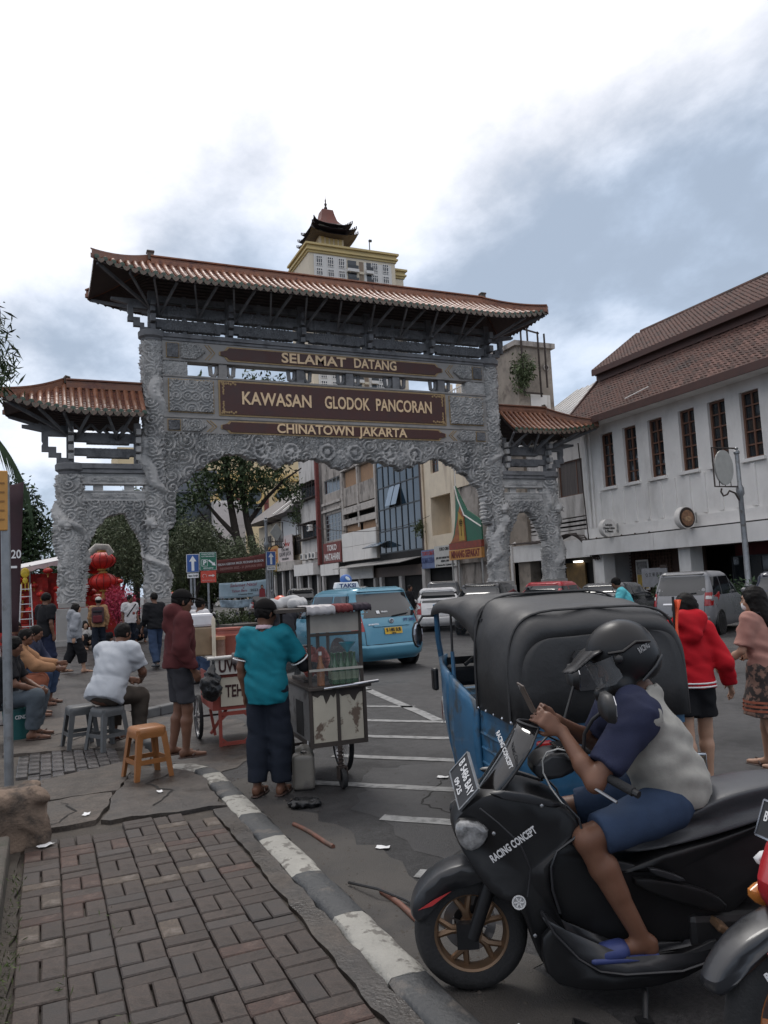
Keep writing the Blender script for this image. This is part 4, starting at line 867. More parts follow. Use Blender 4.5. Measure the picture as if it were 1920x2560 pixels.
# brown concrete building with red shop sign
tb=thing('brown_concrete_building','narrow brown concrete building with steel windows above red shop sign','building')
facade(tb,X,(68.15,73.6),(4.0,16.),[(68.5,73.0,11.0,12.4),(68.5,73.0,6.3,8.9)],m_wconc,.3); bx(tb,'core',m_dark,X+.8,X+9,68.15,73.6,0,15.8)
wnd(tb,X+.1,68.5,73,11.02,12.38,4,1,PM('pale steel frame',(.35,.36,.36),.5),m_dkgl,.1); wnd(tb,X+.1,68.5,73,6.32,8.85,5,6,PM('pale steel frame',(.35,.36,.36),.5),m_dkgl,.06,panes=False)
for z in(9.3,10.0): bx(tb,'ledge',m_band,X-.2,X,68.2,73.55,z-.12,z+.12)
st_=board('shop_sign','dark red toko shop sign with white capital letters',68.35,73.4,4.1,6.1,m_redp,[('TOKO',.45,.8,2.7,wht),('MATAHARI',-.45,.95,4.3,wht)],25.82)
bx(tb,'dark_shop_panel',m_dark,X+.1,X+.3,68.2,73.6,0,4.0); bx(tb,'sign_panel',m_wpan,X-.6,X-.5,68.3,73.4,2.9,4.0); bx(tb,'pillar',m_wh2,X-.4,X-.1,73.2,73.6,0,2.88)
MB().bb(X-.5,X-.15,74.0,74.45,4,15.8).build('red_pier',m_redp,tb)
# grey white shophouse with cage balconies
gw=thing('grey_shophouse','grey white shophouse with caged balconies and air conditioners','building')
facade(gw,X,(74.5,81.2),(4.0,16.5),[(74.9,80.6,11.2,12.8),(74.9,80.6,7.0,8.6)],m_wh2,.3); bx(gw,'core',m_dark,X+.8,X+9,74.5,81.2,0,16)
for z0,z1 in((11.1,12.8),(6.9,8.6)):
    cg=MB(); cg.bb(X-.7,X,74.8,80.8,z0,z0+.12); cg.bb(X-.7,X,74.8,80.8,z1,z1+.06)
    for k in range(8): cg.bar((X-.68,74.85+.84*k,z0),(X-.68,74.85+.84*k,z1),.06)
    cg.build('balcony_cage',m_rust,gw); wnd(gw,X+.1,75,80.5,z0+.15,z1-.05,5,1,m_mul,m_dkgl,.06,panes=False)
for k,(y,z) in enumerate(((75.5,7.6),(75.3,4.75),(76.4,4.8),(77.6,4.75),(79.3,4.8))):
    a=thing('air_conditioner',('white air conditioner unit on the upper balcony cage','white air conditioner unit nearest the red pier','second white air conditioner from the red pier above canopy','third white air conditioner from the red pier above canopy','leftmost white air conditioner above the shop canopy')[k],'air conditioner',(X-.45-(.4 if k==0 else 0),y,z),0,'air conditioners on the shop row')
    bx(a,'case',m_wpan,-.2,.2,-.42,.42,0,.66,bev=.02); MB().lathe([(.24,0),(.24,.03),(.2,.03),(.02,.02)],16,T=M.Translation((-.2,.08,.33))@M.Rotation(-PI/2,4,'Y')).build('fan_grille',m_mul,a); bx(a,'bracket',m_rust,-.2,.45,-.35,.35,-.06,-.005)
bx(gw,'canopy',m_wpan,X-1.0,X,74.5,81.1,3.1,4.3); bx(gw,'dark_shop_panel',m_dark,X+.1,X+.3,74.5,81.1,0,4.0)
for y in(75,78,81): bx(gw,'pillar',m_wh2,X-.4,X-.1,y-.2,y+.2,0,3.1)
# low shops at the far end
ls=thing('low_shop_row','low shops with pale billboard and sloping grey roof at far end of row','building')
bx(ls,'wall',m_cream,X+.2,X+8,81.3,100,0,10); bx(ls,'billboard',PM('pale grey billboard',(.55,.55,.55),.6,var=.05),X-.2,X+.1,81.5,88,7.75,10.5)
wnd(ls,X+.1,82,84,5.6,7.5,2,6,m_rust,m_dark,.06,panes=False); wnd(ls,X+.1,89,92,6,8.5,3,2,m_mul,m_dkgl,.08,panes=False); wnd(ls,X+.1,94,97,6,8.5,3,2,m_mul,m_dkgl,.08,panes=False)
mb=MB(); mb.prism([(X-1.8,10.2),(X+4.5,14.8),(X+10,11),(X+10,10.4)],81.3,100,'y'); mb.build('roof',PM('grey sheet roof',(.17,.155,.15),.7,var=.25,s=1.5),ls)
for y in(81.4,85.5): MB().bar((X-1.9,y,10.35),(X+4.5,y,15.0),.5,.12).build('white_roof_strip',m_wpan,ls)
bx(ls,'yellow_canopy',PM('mustard canopy',(.45,.29,.09),.6,var=.15),X-.9,X,88.5,92.5,3.9,5.0,bev=.2); bx(ls,'brown_canopy',m_band,X-.8,X,81.4,88.4,3.9,4.9); bx(ls,'dark_shop_panel',m_dark,X+.05,X+.19,81.4,99,0,3.9)
for y in(82.3,85,88,91.5): bx(ls,'pillar',m_wh2,X-.3,X,y-.2,y+.2,0,3.9)
board('shop_sign','white box sign with bold black letters at far end',83.2,87.0,5.6,7.9,PM('pinkish white sign',(.6,.52,.5),.6),[('bx',0,1.9,1.9,red)],25.6); board('shop_sign','white three line shop sign below the pale billboard',82.5,88.3,4.9,6.6,PM('pinkish white sign',(.6,.52,.5),.6),[('TOKO MAS',.5,.45,3,ink),('KAWI JAYA',0,.7,4.6,ink),('PERHIASAN',-.55,.35,2.6,ink)],25.4)
board('shop_sign','orange shop sign with dark letters behind the street lamp',88.5,93,4.9,7.0,PM('orange sign',(.5,.26,.08),.6),[('TOKO OBAT',.5,.5,3.2,red),('TJONG',-.3,.8,3.4,red)],25.5)
# ---- buildings farther back on the left of the row
yb_=thing('yellow_building','yellow building with arched windows far behind the big tree','building')
m_yel=PM('yellow render',(.62,.44,.18),.85,var=.1,s=.2); m_yel2=PM('pale yellow render',(.68,.54,.33),.85,var=.08,s=.2)
bx(yb_,'wall',m_yel2,26,62,128,140,0,31); bx(yb_,'lower_wall',m_yel,25.8,26,128,135,0,20); bx(yb_,'cornice',m_yel,25.5,62,127.4,128,20.4,21.6)
for x in(28,33,38,43):
    a=MB().lathe([(1.6,0),(1.6,.3),(1.2,.3),(1.2,0)],20,T=M.Translation((x,127.98,18))@M.Rotation(PI/2,4,'X')).build('arch_surround',m_yel,yb_); bx(yb_,'window',m_dkgl,x-1.2,x+1.2,127.9,127.99,14,18.4); bx(yb_,'shutter',m_redp,x+1.6,x+2.4,127.85,127.99,13,18)
gg=thing('grey_glass_building','grey glass fronted building with pale panels left of the big tree','building')
bx(gg,'wall',m_wpan,21.2,25.4,104,116,0,14.2); bx(gg,'glass_band',m_dkgl,15.5,21.1,106,116,0,15.5); bx(gg,'upper_band',PM('slate cladding',(.12,.13,.15),.6,var=.2,s=1),15,22,105.5,116,15.5,18.5); bx(gg,'yellow_fascia',m_yel2,9,22,105.6,116,18.6,21.5)
for i in range(2):
    for j in range(4): bx(gg,'cladding_panel',PM('pale cladding',(.5,.46,.44),.6,var=.08,rn=.12),21.3+2.05*i,23.25+2.05*i,103.9,103.99,.8+3.3*j,4.0+3.3*j)
# ---- tower with pagoda roof
tw=thing('apartment_tower','tall cream apartment tower with yellow cornice and dark pagoda roof above gate','tower',(47.5,136.8,0))
m_tc=PM('cream tower render',(.62,.54,.42),.85,var=.05,s=.1); m_tw=PM('white window wall',(.62,.60,.57),.85,var=.04,s=.1); m_ty=PM('yellow cornice paint',(.50,.38,.17),.7,var=.08,s=.2); m_pg=PM('dark brown pagoda tiles',(.045,.03,.028),.6,var=.25,s=1); m_pr=PM('rust red pagoda roof',(.15,.042,.028),.6,var=.2,s=.6)
bx(tw,'wall',m_tc,0,18.5,0,12,0,67.0); bx(tw,'side_wing',m_tc,18.5,21,1.5,12,0,64.4); bx(tw,'window_wall',m_tw,1.0,7.8,-.12,0,0,66.6); bx(tw,'window_wall',m_tw,11.6,17.6,-.12,0,0,66.2)
for k,(o_,z0,z1) in enumerate(((.25,66.9,67.35),(.55,67.35,67.7),(.3,67.7,68.35),(.7,68.35,68.75))): bx(tw,'cornice',m_ty,-o_,18.5+o_,-o_,12,z0,z1); bx(tw,'wing_cornice',m_ty,18.5,21+o_,1.5-o_,12,z0-2.4,z1-2.4)
wm_=MB().bb(-.62,.62,-.05,0,-.98,.98).mesh('window',m_dkgl); fm_=MB()
for a in(-.6,-.2,.2,.6): fm_.bb(a-.05,a+.05,-.1,-.05,-.98,.98)
for a in(-.95,-.45,.45,.95): fm_.bb(-.62,.62,-.1,-.05,a-.05,a+.05)
fm_=fm_.mesh('window_frame',m_wpan)
for fl_ in range(23):
    z=65.35-2.5*fl_
    if z<8: break
    for x in(2.1,4.45,6.75,13.9,16.3):
        o=link(wm_,'window',tw,M.Translation((x,-.13,z))); link(fm_,'window_frame',o)
    for x0,x1 in((8.0,10.0),(12.0,13.2)):
        bx(tw,'balcony_slab',m_tw,x0-.2,x1+.2,-.9,0,z-1.6,z-1.0); bx(tw,'balcony_door',m_dkgl,x0+.1,x1-.1,-.14,-.0,z-1.0,z+.9); bx(tw,'balcony_rail',m_mul,x0-.1,x1+.1,-.88,-.82,z-1.0,z-.3)
    bx(tw,'recess_slab',m_tc,10.5,11.5,-.25,0,z-1.7,z-1.2); bx(tw,'recess_panel',PM('recess shade paint',(.25,.19,.14),.9),10.55,11.45,-.05,-.001,z-1.2,z+.9)  # flat panel; the shade of a recess is put into its colour
for k in range(6): MB().lathe([(.75,0),(.75,.12),(.55,.12),(.5,.05)],20,T=M.Translation((0,6,63.5-5.5*k))@M.Rotation(-PI/2,4,'Y')).build('medallion',m_ty,tw)
pc=(6.3,6.2)
bx(tw,'pavilion',m_tc,pc[0]-2.6,pc[0]+2.6,pc[1]-2.6,pc[1]+2.6,68.7,75.2)
for k in range(5): bx(tw,'pavilion_window',m_ty,pc[0]-2.2+.95*k,pc[0]-1.6+.95*k,pc[1]-2.7,pc[1]-2.6,69.4,72.4)
def pag(z,r0,r1,h,lift,n=9):
    """square upturned roof tier"""
    mb=MB(); rings=[]
    for i in range(n):
        t=i/(n-1); r=lerp(r0,r1,t); zz=z+h*(t**1.7); ring=[]
        for s in range(4):
            for q in range(8):
                a=-1+2*q/8; c=(abs(a)**3)*lift*(1-t)**2; x,y=[(a,-1),(1,a),(-a,1),(-1,-a)][s]; ring.append((pc[0]+x*r*(1+.03*(abs(a)**4)),pc[1]+y*r*(1+.03*abs(a)**4),zz+c))
        rings.append(ring)
    mb.loft(rings); return mb.build('pagoda_roof',m_pg,tw,smooth=30)
for z,r in((72.0,4.9),(73.2,4.7),(74.5,4.1)):
    o=pag(z,r,r-1.9,1.25,.8)
    for sx in(-1,1):
        for sy in(-1,1):
            t=MB()
            for k in range(5): q=r*(1.0-.06*k); t.box((pc[0]+sx*q,pc[1]+sy*q,z+.85-.1*k+.2),(.18,.18,.4))
            t.build('roof_figures',m_pg,o)
mb=MB(); mb.loft([[(pc[0]+a*r*sx_,pc[1]+b*r,z) for a,b in((-1,-1),(1,-1),(1,1),(-1,1))] for r,z,sx_ in((2.5,75.4,1),(1.75,76.5,1),(1.4,77.8,1),(1.15,79.0,1),(.25,79.5,1))]); mb.build('spire_roof',m_pr,tw,smooth=20)
MB().lathe([(.22,79.4),(.38,79.8),(.16,80.2),(.3,80.6),(.1,81.0),(.16,81.4),(.04,81.9),(.02,83)],10,T=M.Translation((pc[0],pc[1],0))).build('finial',m_pg,tw,smooth=40)
MB().cyl((13.5,1,69.4),(13.5,1,71.6),.1,6).bb(13.4,14,.8,1.2,71.3,71.7).build('mast',m_mul,tw)
# ---------------------------------------------------------------- trees
def leafmat(n,c,v=.45): return PM(n,c,.55,var=v,s=1.3,spec=.25,rvar=.05)
m_lf=leafmat('dark green leaves',(.045,.068,.028)); m_lf2=leafmat('olive green leaves',(.075,.098,.042)); m_lf3=leafmat('grey green needles',(.105,.128,.072)); m_lf4=leafmat('deep green leaves',(.035,.062,.028))
m_bark=PM('dark bark',(.035,.028,.024),.9,var=.3,s=6,bump=.6,bs=20)
def leaves(name,blobs,n,size,mat,par,seed=1,droop=.3,per=9,spread=.35,aspect=.36,shell=.55):
    r=np.random.RandomState(seed); vol=np.array([b[1][0]*b[1][1]*b[1][2] for b in blobs])**.67; k=max(1,n//per); ci=r.choice(len(blobs),k,p=vol/vol.sum())
    d=r.randn(k,3); d/=np.linalg.norm(d,axis=1)[:,None]; rad=(shell+(1-shell)*r.rand(k))**.8; rad*=.82+.36*r.rand(k)
    cen=np.array([b[0] for b in blobs])[ci]+d*rad[:,None]*np.array([b[1] for b in blobs])[ci]
    P=np.repeat(cen,per,0)+r.randn(k*per,3)*spread*size*2.2; m=len(P)
    a=r.randn(m,3); a[:,2]-=droop*2; a/=np.linalg.norm(a,axis=1)[:,None]; b=np.cross(a,r.randn(m,3)); b/=np.linalg.norm(b,axis=1)[:,None]; c=np.cross(a,b)
    L_=size*(.6+.8*r.rand(m))[:,None]; W=L_*aspect
    p0=P; p1=P+a*L_*.5+b*W*.5+c*L_*.06; p2=P+a*L_; p3=P+a*L_*.5-b*W*.5+c*L_*.06
    return npmesh(name,np.stack([p0,p1,p2,p3],1).reshape(-1,3),np.arange(m*4).reshape(-1,4),mat,par,smooth=False)
def limb(mb,pts,r0,r1,n=7):
    k=len(pts); mb.tube(pts,[lerp(r0,r1,i/(k-1)) for i in range(k)],n)
def tree(name,label,loc,trunk,blobs,n,size,mat,seed,group=None,**k):
    t=thing(name,label,'tree',loc,0,group); mb=MB()
    for pts,r0,r1 in trunk: limb(mb,pts,r0,r1)
    mb.build('trunk',m_bark,t,smooth=50); leaves('crown',blobs,n,size,mat,t,seed,**k); return t
# the tall tree behind the gate
tree('street_tree','tall dark leaved tree with forked trunk standing behind the gate arch','tree',[],[],0,0,m_lf,0) if False else None
tr=tree('street_tree','tall tree with dark forked trunk growing behind the gate arch',(12.1,48,0),
 [([(.3,0,0),(.1,0,1.8),(-.5,0,3.6),(-1.0,0,5.2),(-1.3,.2,7.6),(-1.5,.3,10),(-1.4,.3,13)],.42,.1),([(.3,0,0),(.5,.2,2),(.2,.1,4),(-.2,.2,6),(-.5,.4,8.5),(-.2,.3,11),(.6,.3,14)],.36,.08),([(-1.0,0,5.2),(-2.0,0,6.3),(-3.0,.2,7.6),(-3.6,.4,9.4)],.18,.04),([(-.2,.2,6),(1.0,0,7.6),(2.2,-.2,8.8),(3.4,-.2,9.6)],.17,.04),([(-.5,0,3.6),(-1.8,.2,5.0),(-2.6,.2,6.0),(-3.4,0,7.0)],.16,.04),([(-1.3,.2,7.6),(-.6,-.4,9),(.4,-.5,10.2),(1.6,-.4,11)],.14,.04)],
 [((-2.6,0,8.6),(1.5,1.5,1.1)),((-.6,-.5,8.9),(1.7,1.6,1.2)),((1.6,0,9.0),(1.6,1.4,1.0)),((2.9,0,8.0),(1.0,1.0,.7)),((-3.4,0,7.6),(.9,1,.7)),((-1.6,0,10.8),(2.2,1.8,1.3)),((1.0,0,11.2),(2.2,1.8,1.3)),((-1.6,0,13.6),(2.1,1.6,1.3)),((.8,0,14.6),(2.0,1.6,1.3)),((-3.4,0,14.6),(.9,.9,.8)),((-.4,0,7.6),(1.2,1.2,.6))],6800,.36,m_lf,4,per=8,aspect=.34,shell=.3)
vine=leaves('vine',[((.1,-.3,3.4),(.32,.3,1.6))],500,.2,m_lf2,tr,9)
G='trees behind the gateway'
def bush(label,loc,bl,n,size,mat,seed,tk=.12,**k):
    cz=bl[0][0][2]; return tree('park_tree',label,loc,[([(0,0,0),(.1,.1,cz*.5),(bl[0][0][0]*.6,.0,cz)],tk,tk*.4),([(0,0,0),(-.2,.1,cz*.6),(-.5,0,cz*1.1)],tk*.8,tk*.3),([(.1,.1,cz*.4),(.6,0,cz*.8),(.9,0,cz)],tk*.7,tk*.3)],bl,n,size,mat,seed,G,**k)
bush('feathery olive tree between left gate column and traffic signs',(7.0,40,0),[((0,0,4.0),(1.5,1.4,1.3)),((1.1,0,3.2),(1.3,1.2,.9)),((-1.0,.2,3.4),(1.0,1.1,1.0)),((.2,0,5.0),(.9,.9,.7))],7000,.22,m_lf3,5,aspect=.25)
bush('low feathery tree right of the traffic signs under the tall tree',(9.9,42,0),[((0,0,3.6),(1.5,1.3,1.1)),((1.0,0,3.0),(1.0,1,.8)),((-1,0,3.1),(1.1,1,.9))],5000,.22,m_lf3,6,aspect=.25)
bush('feathery olive tree seen through the left side arch',(3.3,40,0),[((0,0,4.0),(1.4,1.4,1.3)),((.8,0,3.2),(1.2,1.2,1.0)),((-.9,.2,3.2),(1.0,1.1,1.0)),((.2,0,5.2),(1.2,.9,.8))],7000,.22,m_lf3,7,aspect=.25)
bush('dense dark tree behind top of the left side arch',(4.2,52,0),[((0,0,6.0),(2.2,1.8,1.8)),((1.6,0,7.4),(1.6,1.5,1.3)),((-1.6,0,6.2),(1.6,1.5,1.5)),((.2,0,4.2),(2.6,1.2,1.2))],7500,.3,m_lf4,8,.2)
bush('wide dark tree between gate column and grey glass building',(9.6,60,0),[((0,0,5.5),(2.2,1.8,1.6)),((-2.0,0,6.5),(1.8,1.5,1.5)),((2.2,0,5.0),(1.8,1.5,1.4)),((-1,0,8.2),(1.5,1.5,1.2))],7500,.3,m_lf4,9,.2)
bush('big round dark green tree at left edge beyond plaza',(-1.6,45,0),[((0,0,6.6),(1.5,1.5,1.6)),((.7,0,5.4),(1.3,1.3,1.2)),((-1.0,0,5.4),(1.6,1.4,1.5)),((.3,0,4.0),(1.5,1.2,.9))],9500,.3,m_lf4,10,.2)
bush('smaller dark tree just left of the outer gate column',(1.5,62,0),[((0,0,6.6),(1.0,1,1.0)),((.4,0,5.2),(1.4,1.2,1.1)),((-.6,0,4.2),(1.3,1.2,.9)),((1.2,0,3.2),(1.6,1.2,.9))],6000,.3,m_lf4,11)
# hedge and low planting on the traffic island
hd=leaves('hedge',[((7.5+.55*i,36.3+.2*math.sin(i*2.1),.45),(.5,.5,.42)) for i in range(9)],5200,.13,m_lf2,None,12,shell=.4); tag(hd,'low green hedge on traffic island beneath banners','hedge')
isl=MB().prism([(6.0,35.6),(12.5,35.6),(14,38),(13,56),(7,56)],0,.14,'z').build('traffic_island',PM('grey kerb',(.10,.10,.1)),); tag(isl,kind='structure')
hd2=leaves('hedge',[((21.9+.1*math.sin(i),15.5+.8*i,.75),(.55,.6,.62)) for i in range(10)],5000,.16,m_lf4,None,13,shell=.4); tag(hd2,'clipped dark hedge in front of white building behind silver car','hedge')
pv=thing('balcony_plant','leafy green plant growing from the old concrete block','plant',(26.0,37.2,13.1)); leaves('leaves',[((0,0,1.0),(.5,.7,.8)),((-.1,.1,.2),(.3,.4,.6))],900,.24,m_lf2,pv,14); MB().tube([(.3,0,-.2),(0,0,.6),(-.1,.1,1.2)],.04,5).build('stem',m_bark,pv)
pv=thing('wall_plant','small plant sprouting beside the glass building pier','plant',(25.8,51.3,5.6)); leaves('leaves',[((0,0,.2),(.4,.4,.5))],350,.22,m_lf2,pv,15); MB().tube([(.2,0,-.4),(0,0,.4)],.03,5).build('stem',m_bark,pv)
pv=thing('wall_plant','small bush sprouting on the edge of grey shophouse','plant',(25.6,81.4,9.6)); leaves('leaves',[((0,0,.2),(.6,.7,1.1))],500,.3,m_lf2,pv,16); MB().tube([(.2,0,-.6),(0,0,.6)],.04,5).build('stem',m_bark,pv)
# branch hanging in at the upper left, trunk outside the picture
tr=tree('roadside_tree','narrow leaved tree overhanging upper left corner beside gate roof',(-3.2,22,0),[([(0,0,0),(.1,0,4),(.5,0,7),(1.1,0,8.6)],.22,.07),([(.3,0,6.5),(1.2,0,8.6),(1.9,0,9.4)],.08,.02),([(.3,0,6),(1.3,0,7.4),(2.2,0,7.9)],.07,.02)],[((1.75,0,8.9),(.55,.7,.55)),((1.9,0,8.0),(.55,.7,.5)),((1.4,0,9.4),(.5,.6,.4)),((1.2,0,7.6),(.7,.7,.5)),((.2,0,8.6),(1.2,1,1))],3600,.3,m_lf,21,per=12,aspect=.16,droop=.5,spread=.3)
pt=thing('palm_tree','palm with drooping frond at the left edge below side roof','palm tree',(-2.45,20,0)); MB().tube([(0,0,0),(.1,0,3),(.3,0,6.2)],[.16,.13,.11],8).build('trunk',m_bark,pt)
for i,(dx,dz,ln) in enumerate(((1.0,.5,2.2),(1.4,-.1,2.4),(.4,.9,2),(-.8,.7,2),(-1.2,0,2),(.9,-.5,2.0))):
    st=MB(); n=14; P=[]
    for k in range(n+1):
        t=k/n; P.append(V((.3+dx*ln*.62*(t-.25*t*t)*1.2,.15*i-.4,6.2+dz*ln*.4*t-1.6*t*t*(1.25 if dx>.8 else .8))))
    st.tube(P,[.03*(1-.8*k/n) for k in range(n+1)],5)
    for k in range(2,n+1):
        d=(P[k]-P[k-1]).normalized()
        for s_ in(-1,1):
            for q in range(4):
                b=P[k-1].lerp(P[k],q*.25); e=b+d*.35+V((0,s_*.25,-.5+rnd.uniform(-.12,.06))); w_=V((.014,0,.012)); st.add([b-w_,b+w_,e],[(0,1,2)])
    st.build('frond',m_lf4,pt,fix=False)
# ---------------------------------------------------------------- signs and lamps
m_galv=PM('galvanised post',(.26,.27,.28),.45,metal=.6,var=.2,s=6,dirt=(.16,.15,.14),ds=5,dc=.55)
m_blue=PM('road sign blue',(.03,.09,.30),.4,var=.1); m_sgr=PM('road sign green',(.015,.13,.075),.4,var=.1); m_srd=PM('road sign red',(.50,.06,.035),.5,var=.15); m_wht=PM('sign white',(.72,.72,.72),.5,var=.05)
def signp(name,label,loc,rz,post,parts):
    t=thing(name,label,'sign',loc,rz)
    for p in post: MB().cyl((p[0],.03,0),(p[0],.03,p[1]),.035,8).build('post',m_galv,t)
    return t
def rect(t,name,mat,x0,x1,z0,z1,y0=-.02,y1=0.): return MB().bb(x0,x1,y0,y1,z0,z1).build(name,mat,t)
def arrowup(t,cx,cz,h,mat,y=-.024,ang=0):
    a=V((math.sin(ang),math.cos(ang))); b=V((a.y,-a.x)); P=[(-.09,-.5),(.09,-.5),(.09,.12),(.24,.12),(0,.5),(-.24,.12),(-.09,.12)]
    MB().prism([(cx+(b.x*u+a.x*v)*h,cz+(b.y*u+a.y*v)*h) for u,v in P],y-.004,y,'y').build('arrow',mat,t)
def oneway(loc,label,k=1.,rz=0.):
    t=signp('road_sign',label,loc,rz,[(-.05,2.2*k),(.05,2.2*k)],None); rect(t,'border',m_wht,-.19*k,.19*k,2.36*k,2.92*k,-.018,0); rect(t,'panel',m_blue,-.175*k,.175*k,2.375*k,2.905*k,-.024,-.019); arrowup(t,0,2.64*k,.46*k,m_wht,-.026)
    rect(t,'small_panel',m_wht,-.17*k,.17*k,2.19*k,2.33*k); txt('Satu Arah','lettering',ink,t,frame((0,-.025,2.26*k),(1,0,0),(0,0,1)),.09*k,.002,.002,fit=.28*k); return t
oneway((4.18,24,.02),'blue one way arrow sign with white plate left of green parking sign')
oneway((9.42,34,.14),'blue one way arrow sign fixed beside the far street lamp',1.14)
t=signp('road_sign','green parking direction sign above a red arrow sign on one post',(4.63,23.9,0),0,[(0,2.95)],None)
rect(t,'border',m_wht,-.255,.255,2.43,2.98,-.02,.0); rect(t,'green_panel',m_sgr,-.245,.245,2.44,2.97,-.026,-.021); rect(t,'parking_box',m_wht,-.2,-.02,2.55,2.76,-.03,-.027); rect(t,'parking_inner',m_sgr,-.188,-.032,2.562,2.748,-.034,-.031)
txt('P','lettering',m_wht,t,frame((-.11,-.036,2.655),(1,0,0),(0,0,1)),.2,.002,.006); arrowup(t,.12,2.65,.27,m_wht,-.03,R(130))
for q,z,wd in(('KAWASAN PARKIR PARKIR',2.92,.4),('& LOT TAMAN MINI KOTA',2.85,.4),('PARKIR DI GEDUNG',2.49,.3)): txt(q,'lettering',m_wht,t,frame((0,-.03,z),(1,0,0),(0,0,1)),.055,.001,.001,fit=wd)
rect(t,'red_panel',m_srd,-.235,.235,2.05,2.41,-.02,.0); arrowup(t,.1,2.26,.2,PM('faded white',(.6,.5,.48),.6),-.022,R(90)); MB().tube([(-.12+.06*math.cos(a),-.025,2.25+.055*math.sin(a)) for a in [PI*q/6-.5 for q in range(10)]],.012,5).build('symbol',PM('faded pink',(.55,.28,.25),.6),t); txt('PINTU MASUK UJI','lettering',PM('faded pink',(.55,.28,.25),.6),t,frame((0,-.024,2.11),(1,0,0),(0,0,1)),.06,.001,.001,fit=.38)
def banner(name,label,P,mat,sag,wav):
    """P: lower-left, lower-right, upper-right, upper-left"""
    t=thing(name,label,'banner',tuple((V(P[0])+V(P[1]))/2)); o=(V(P[0])+V(P[1]))/2; n=24; g=[]
    for j in range(7):
        row=[]
        for i in range(n+1):
            u,v=i/n,j/6; p=V(P[0]).lerp(V(P[1]),u).lerp(V(P[3]).lerp(V(P[2]),u),v)-o; p.z-=sag*math.sin(PI*u); p.y+=wav*math.sin(u*9+v*2); row.append(p)
        g.append(row)
    ob=MB().grid(g).build('cloth',mat,t,smooth=60); md=ob.modifiers.new('s','SOLIDIFY'); md.thickness=.006; return t
t=banner('banner','dark red festival banner hung behind the traffic signs',((7.2,36,2.62),(9.82,36,2.82),(9.84,36,3.52),(7.2,36,3.24)),PM('faded red banner',(.17,.045,.038),.7,var=.25,s=2),.06,.03)
for q,z,wd,m in(('IMLEK GLODOK',.55,1.3,PM('dim pink print',(.24,.1,.09),.7)),('PEKAN GEBYAR IMLEK PECINAN GLODOK',.36,2.2,m_wht),('DESEMBER 2022 - 21 JANUARI 2023',.15,2.0,PM('pink print',(.45,.25,.22),.7))): txt(q,'lettering',m,t,frame((.0,-.06,z),(1,0,.07),(0,0,1)),.15,.002,.003,fit=wd)
t=banner('banner','pale blue holiday greeting banner with person in red jacket',((7.44,36,1.45),(9.72,36,1.50),(9.76,36,2.26),(7.46,36,2.16)),PM('pale blue banner',(.42,.55,.62),.6,var=.2,s=1.2,dirt=(.62,.55,.6),ds=1.2,dc=.5,dw=.2),.03,.03)
script=PM('dusty rose print',(.30,.10,.14),.7)
for q,x,z,sz,wd,m in(('Selamat Natal',.0,.56,.2,1.3,script),('&',0,.42,.1,.07,script),('Tahun Baru',-.2,.29,.17,.72,script),('2023',.52,.30,.16,.36,ink),('di Kelurahan Glodok',.1,.13,.09,.7,ink)): txt(q,'lettering',m,t,frame((x,-.06,z),(1,0,.03),(0,0,1)),sz,.002,.002,shear=.25 if m is script else 0,fit=wd)
pp=MB(); pp.prism([(.75,-.05),(1.05,-.05),(1.03,.32),(.96,.36),(.84,.36),(.77,.32)],-.06,-.05,'y').build('printed_jacket',PM('printed red jacket',(.28,.04,.045),.7),t); MB().prism([(.9+.07*math.cos(a),.44+.1*math.sin(a)) for a in [2*PI*k/14 for k in range(14)]],-.06,-.05,'y').build('printed_hair',m_rust,t); MB().prism([(.9+.045*math.cos(a),.43+.06*math.sin(a)) for a in [2*PI*k/12 for k in range(12)]],-.066,-.061,'y').build('printed_face',PM('printed skin',(.42,.25,.18),.7),t)
t=banner('banner','crumpled pale cloth hanging below the greeting banner',((7.5,35.95,1.05),(8.8,35.95,1.0),(9.0,35.95,1.38),(7.46,35.95,1.40)),PM('grey blue cloth',(.3,.38,.44),.7,var=.5,s=4),.05,.06)
def lamp(name,label,loc,h,panel,side,k=1.):
    t=thing(name,label,'street lamp',loc); MB().lathe([(.22,0),(.22,.25),(.13,.4),(.11,1.0),(.15,1.1),(.1,1.2),(.085,h*.72),(.13,h*.735),(.13,h*.77),(.075,h*.79),(.07,h-.15),(.1,h-.12),(.1,h-.05),(.05,h),(.07,h+.06),(.01,h+.12)],14).build('post',m_galv,t,smooth=35)
    s=side; x0,x1=s*.08,s*1.15*k; z0,z1=h*.775,h*.775+1.35*k
    f=MB(); f.tube([(x0,0,z0+.02),(x1,0,z0+.02),(x1,0,z1),(x0,0,z1)],.03,6); f.tube([(x0,0,z0-.45),(s*.25,0,z0-.2),(s*.5,0,z0-.12),(s*.62,0,z0-.25),(s*.8,0,z0-.3),(s*.9,0,z0-.15),(s*.85,0,z0-.05)],.03,6)
    for q in(.3,.55,.8): f.tube([(lerp(x0,x1,q),0,z0),(lerp(x0,x1,q),0,z0+.2)],.015,5); f.tube([(lerp(x0,x1,q),0,z1),(lerp(x0,x1,q),0,z1-.2)],.015,5)
    f.build('panel_frame',m_rust,t); cx,cz=(x0+x1)/2+s*.05,(z0+z1)/2
    n=28 if panel=='oval' else 4; MB().prism([(cx+.42*k*math.cos(2*PI*q/n),cz+.6*k*math.sin(2*PI*q/n)) for q in range(n)],-.03,.03,'y').build('sign_panel',PM('grey lamp panel',(.36,.36,.34),.5,var=.1),t); return t
lamp('street_lamp','street lamp post carrying an oval grey panel by the silver car',(21.85,19.0,0),5.75,'oval',-1)
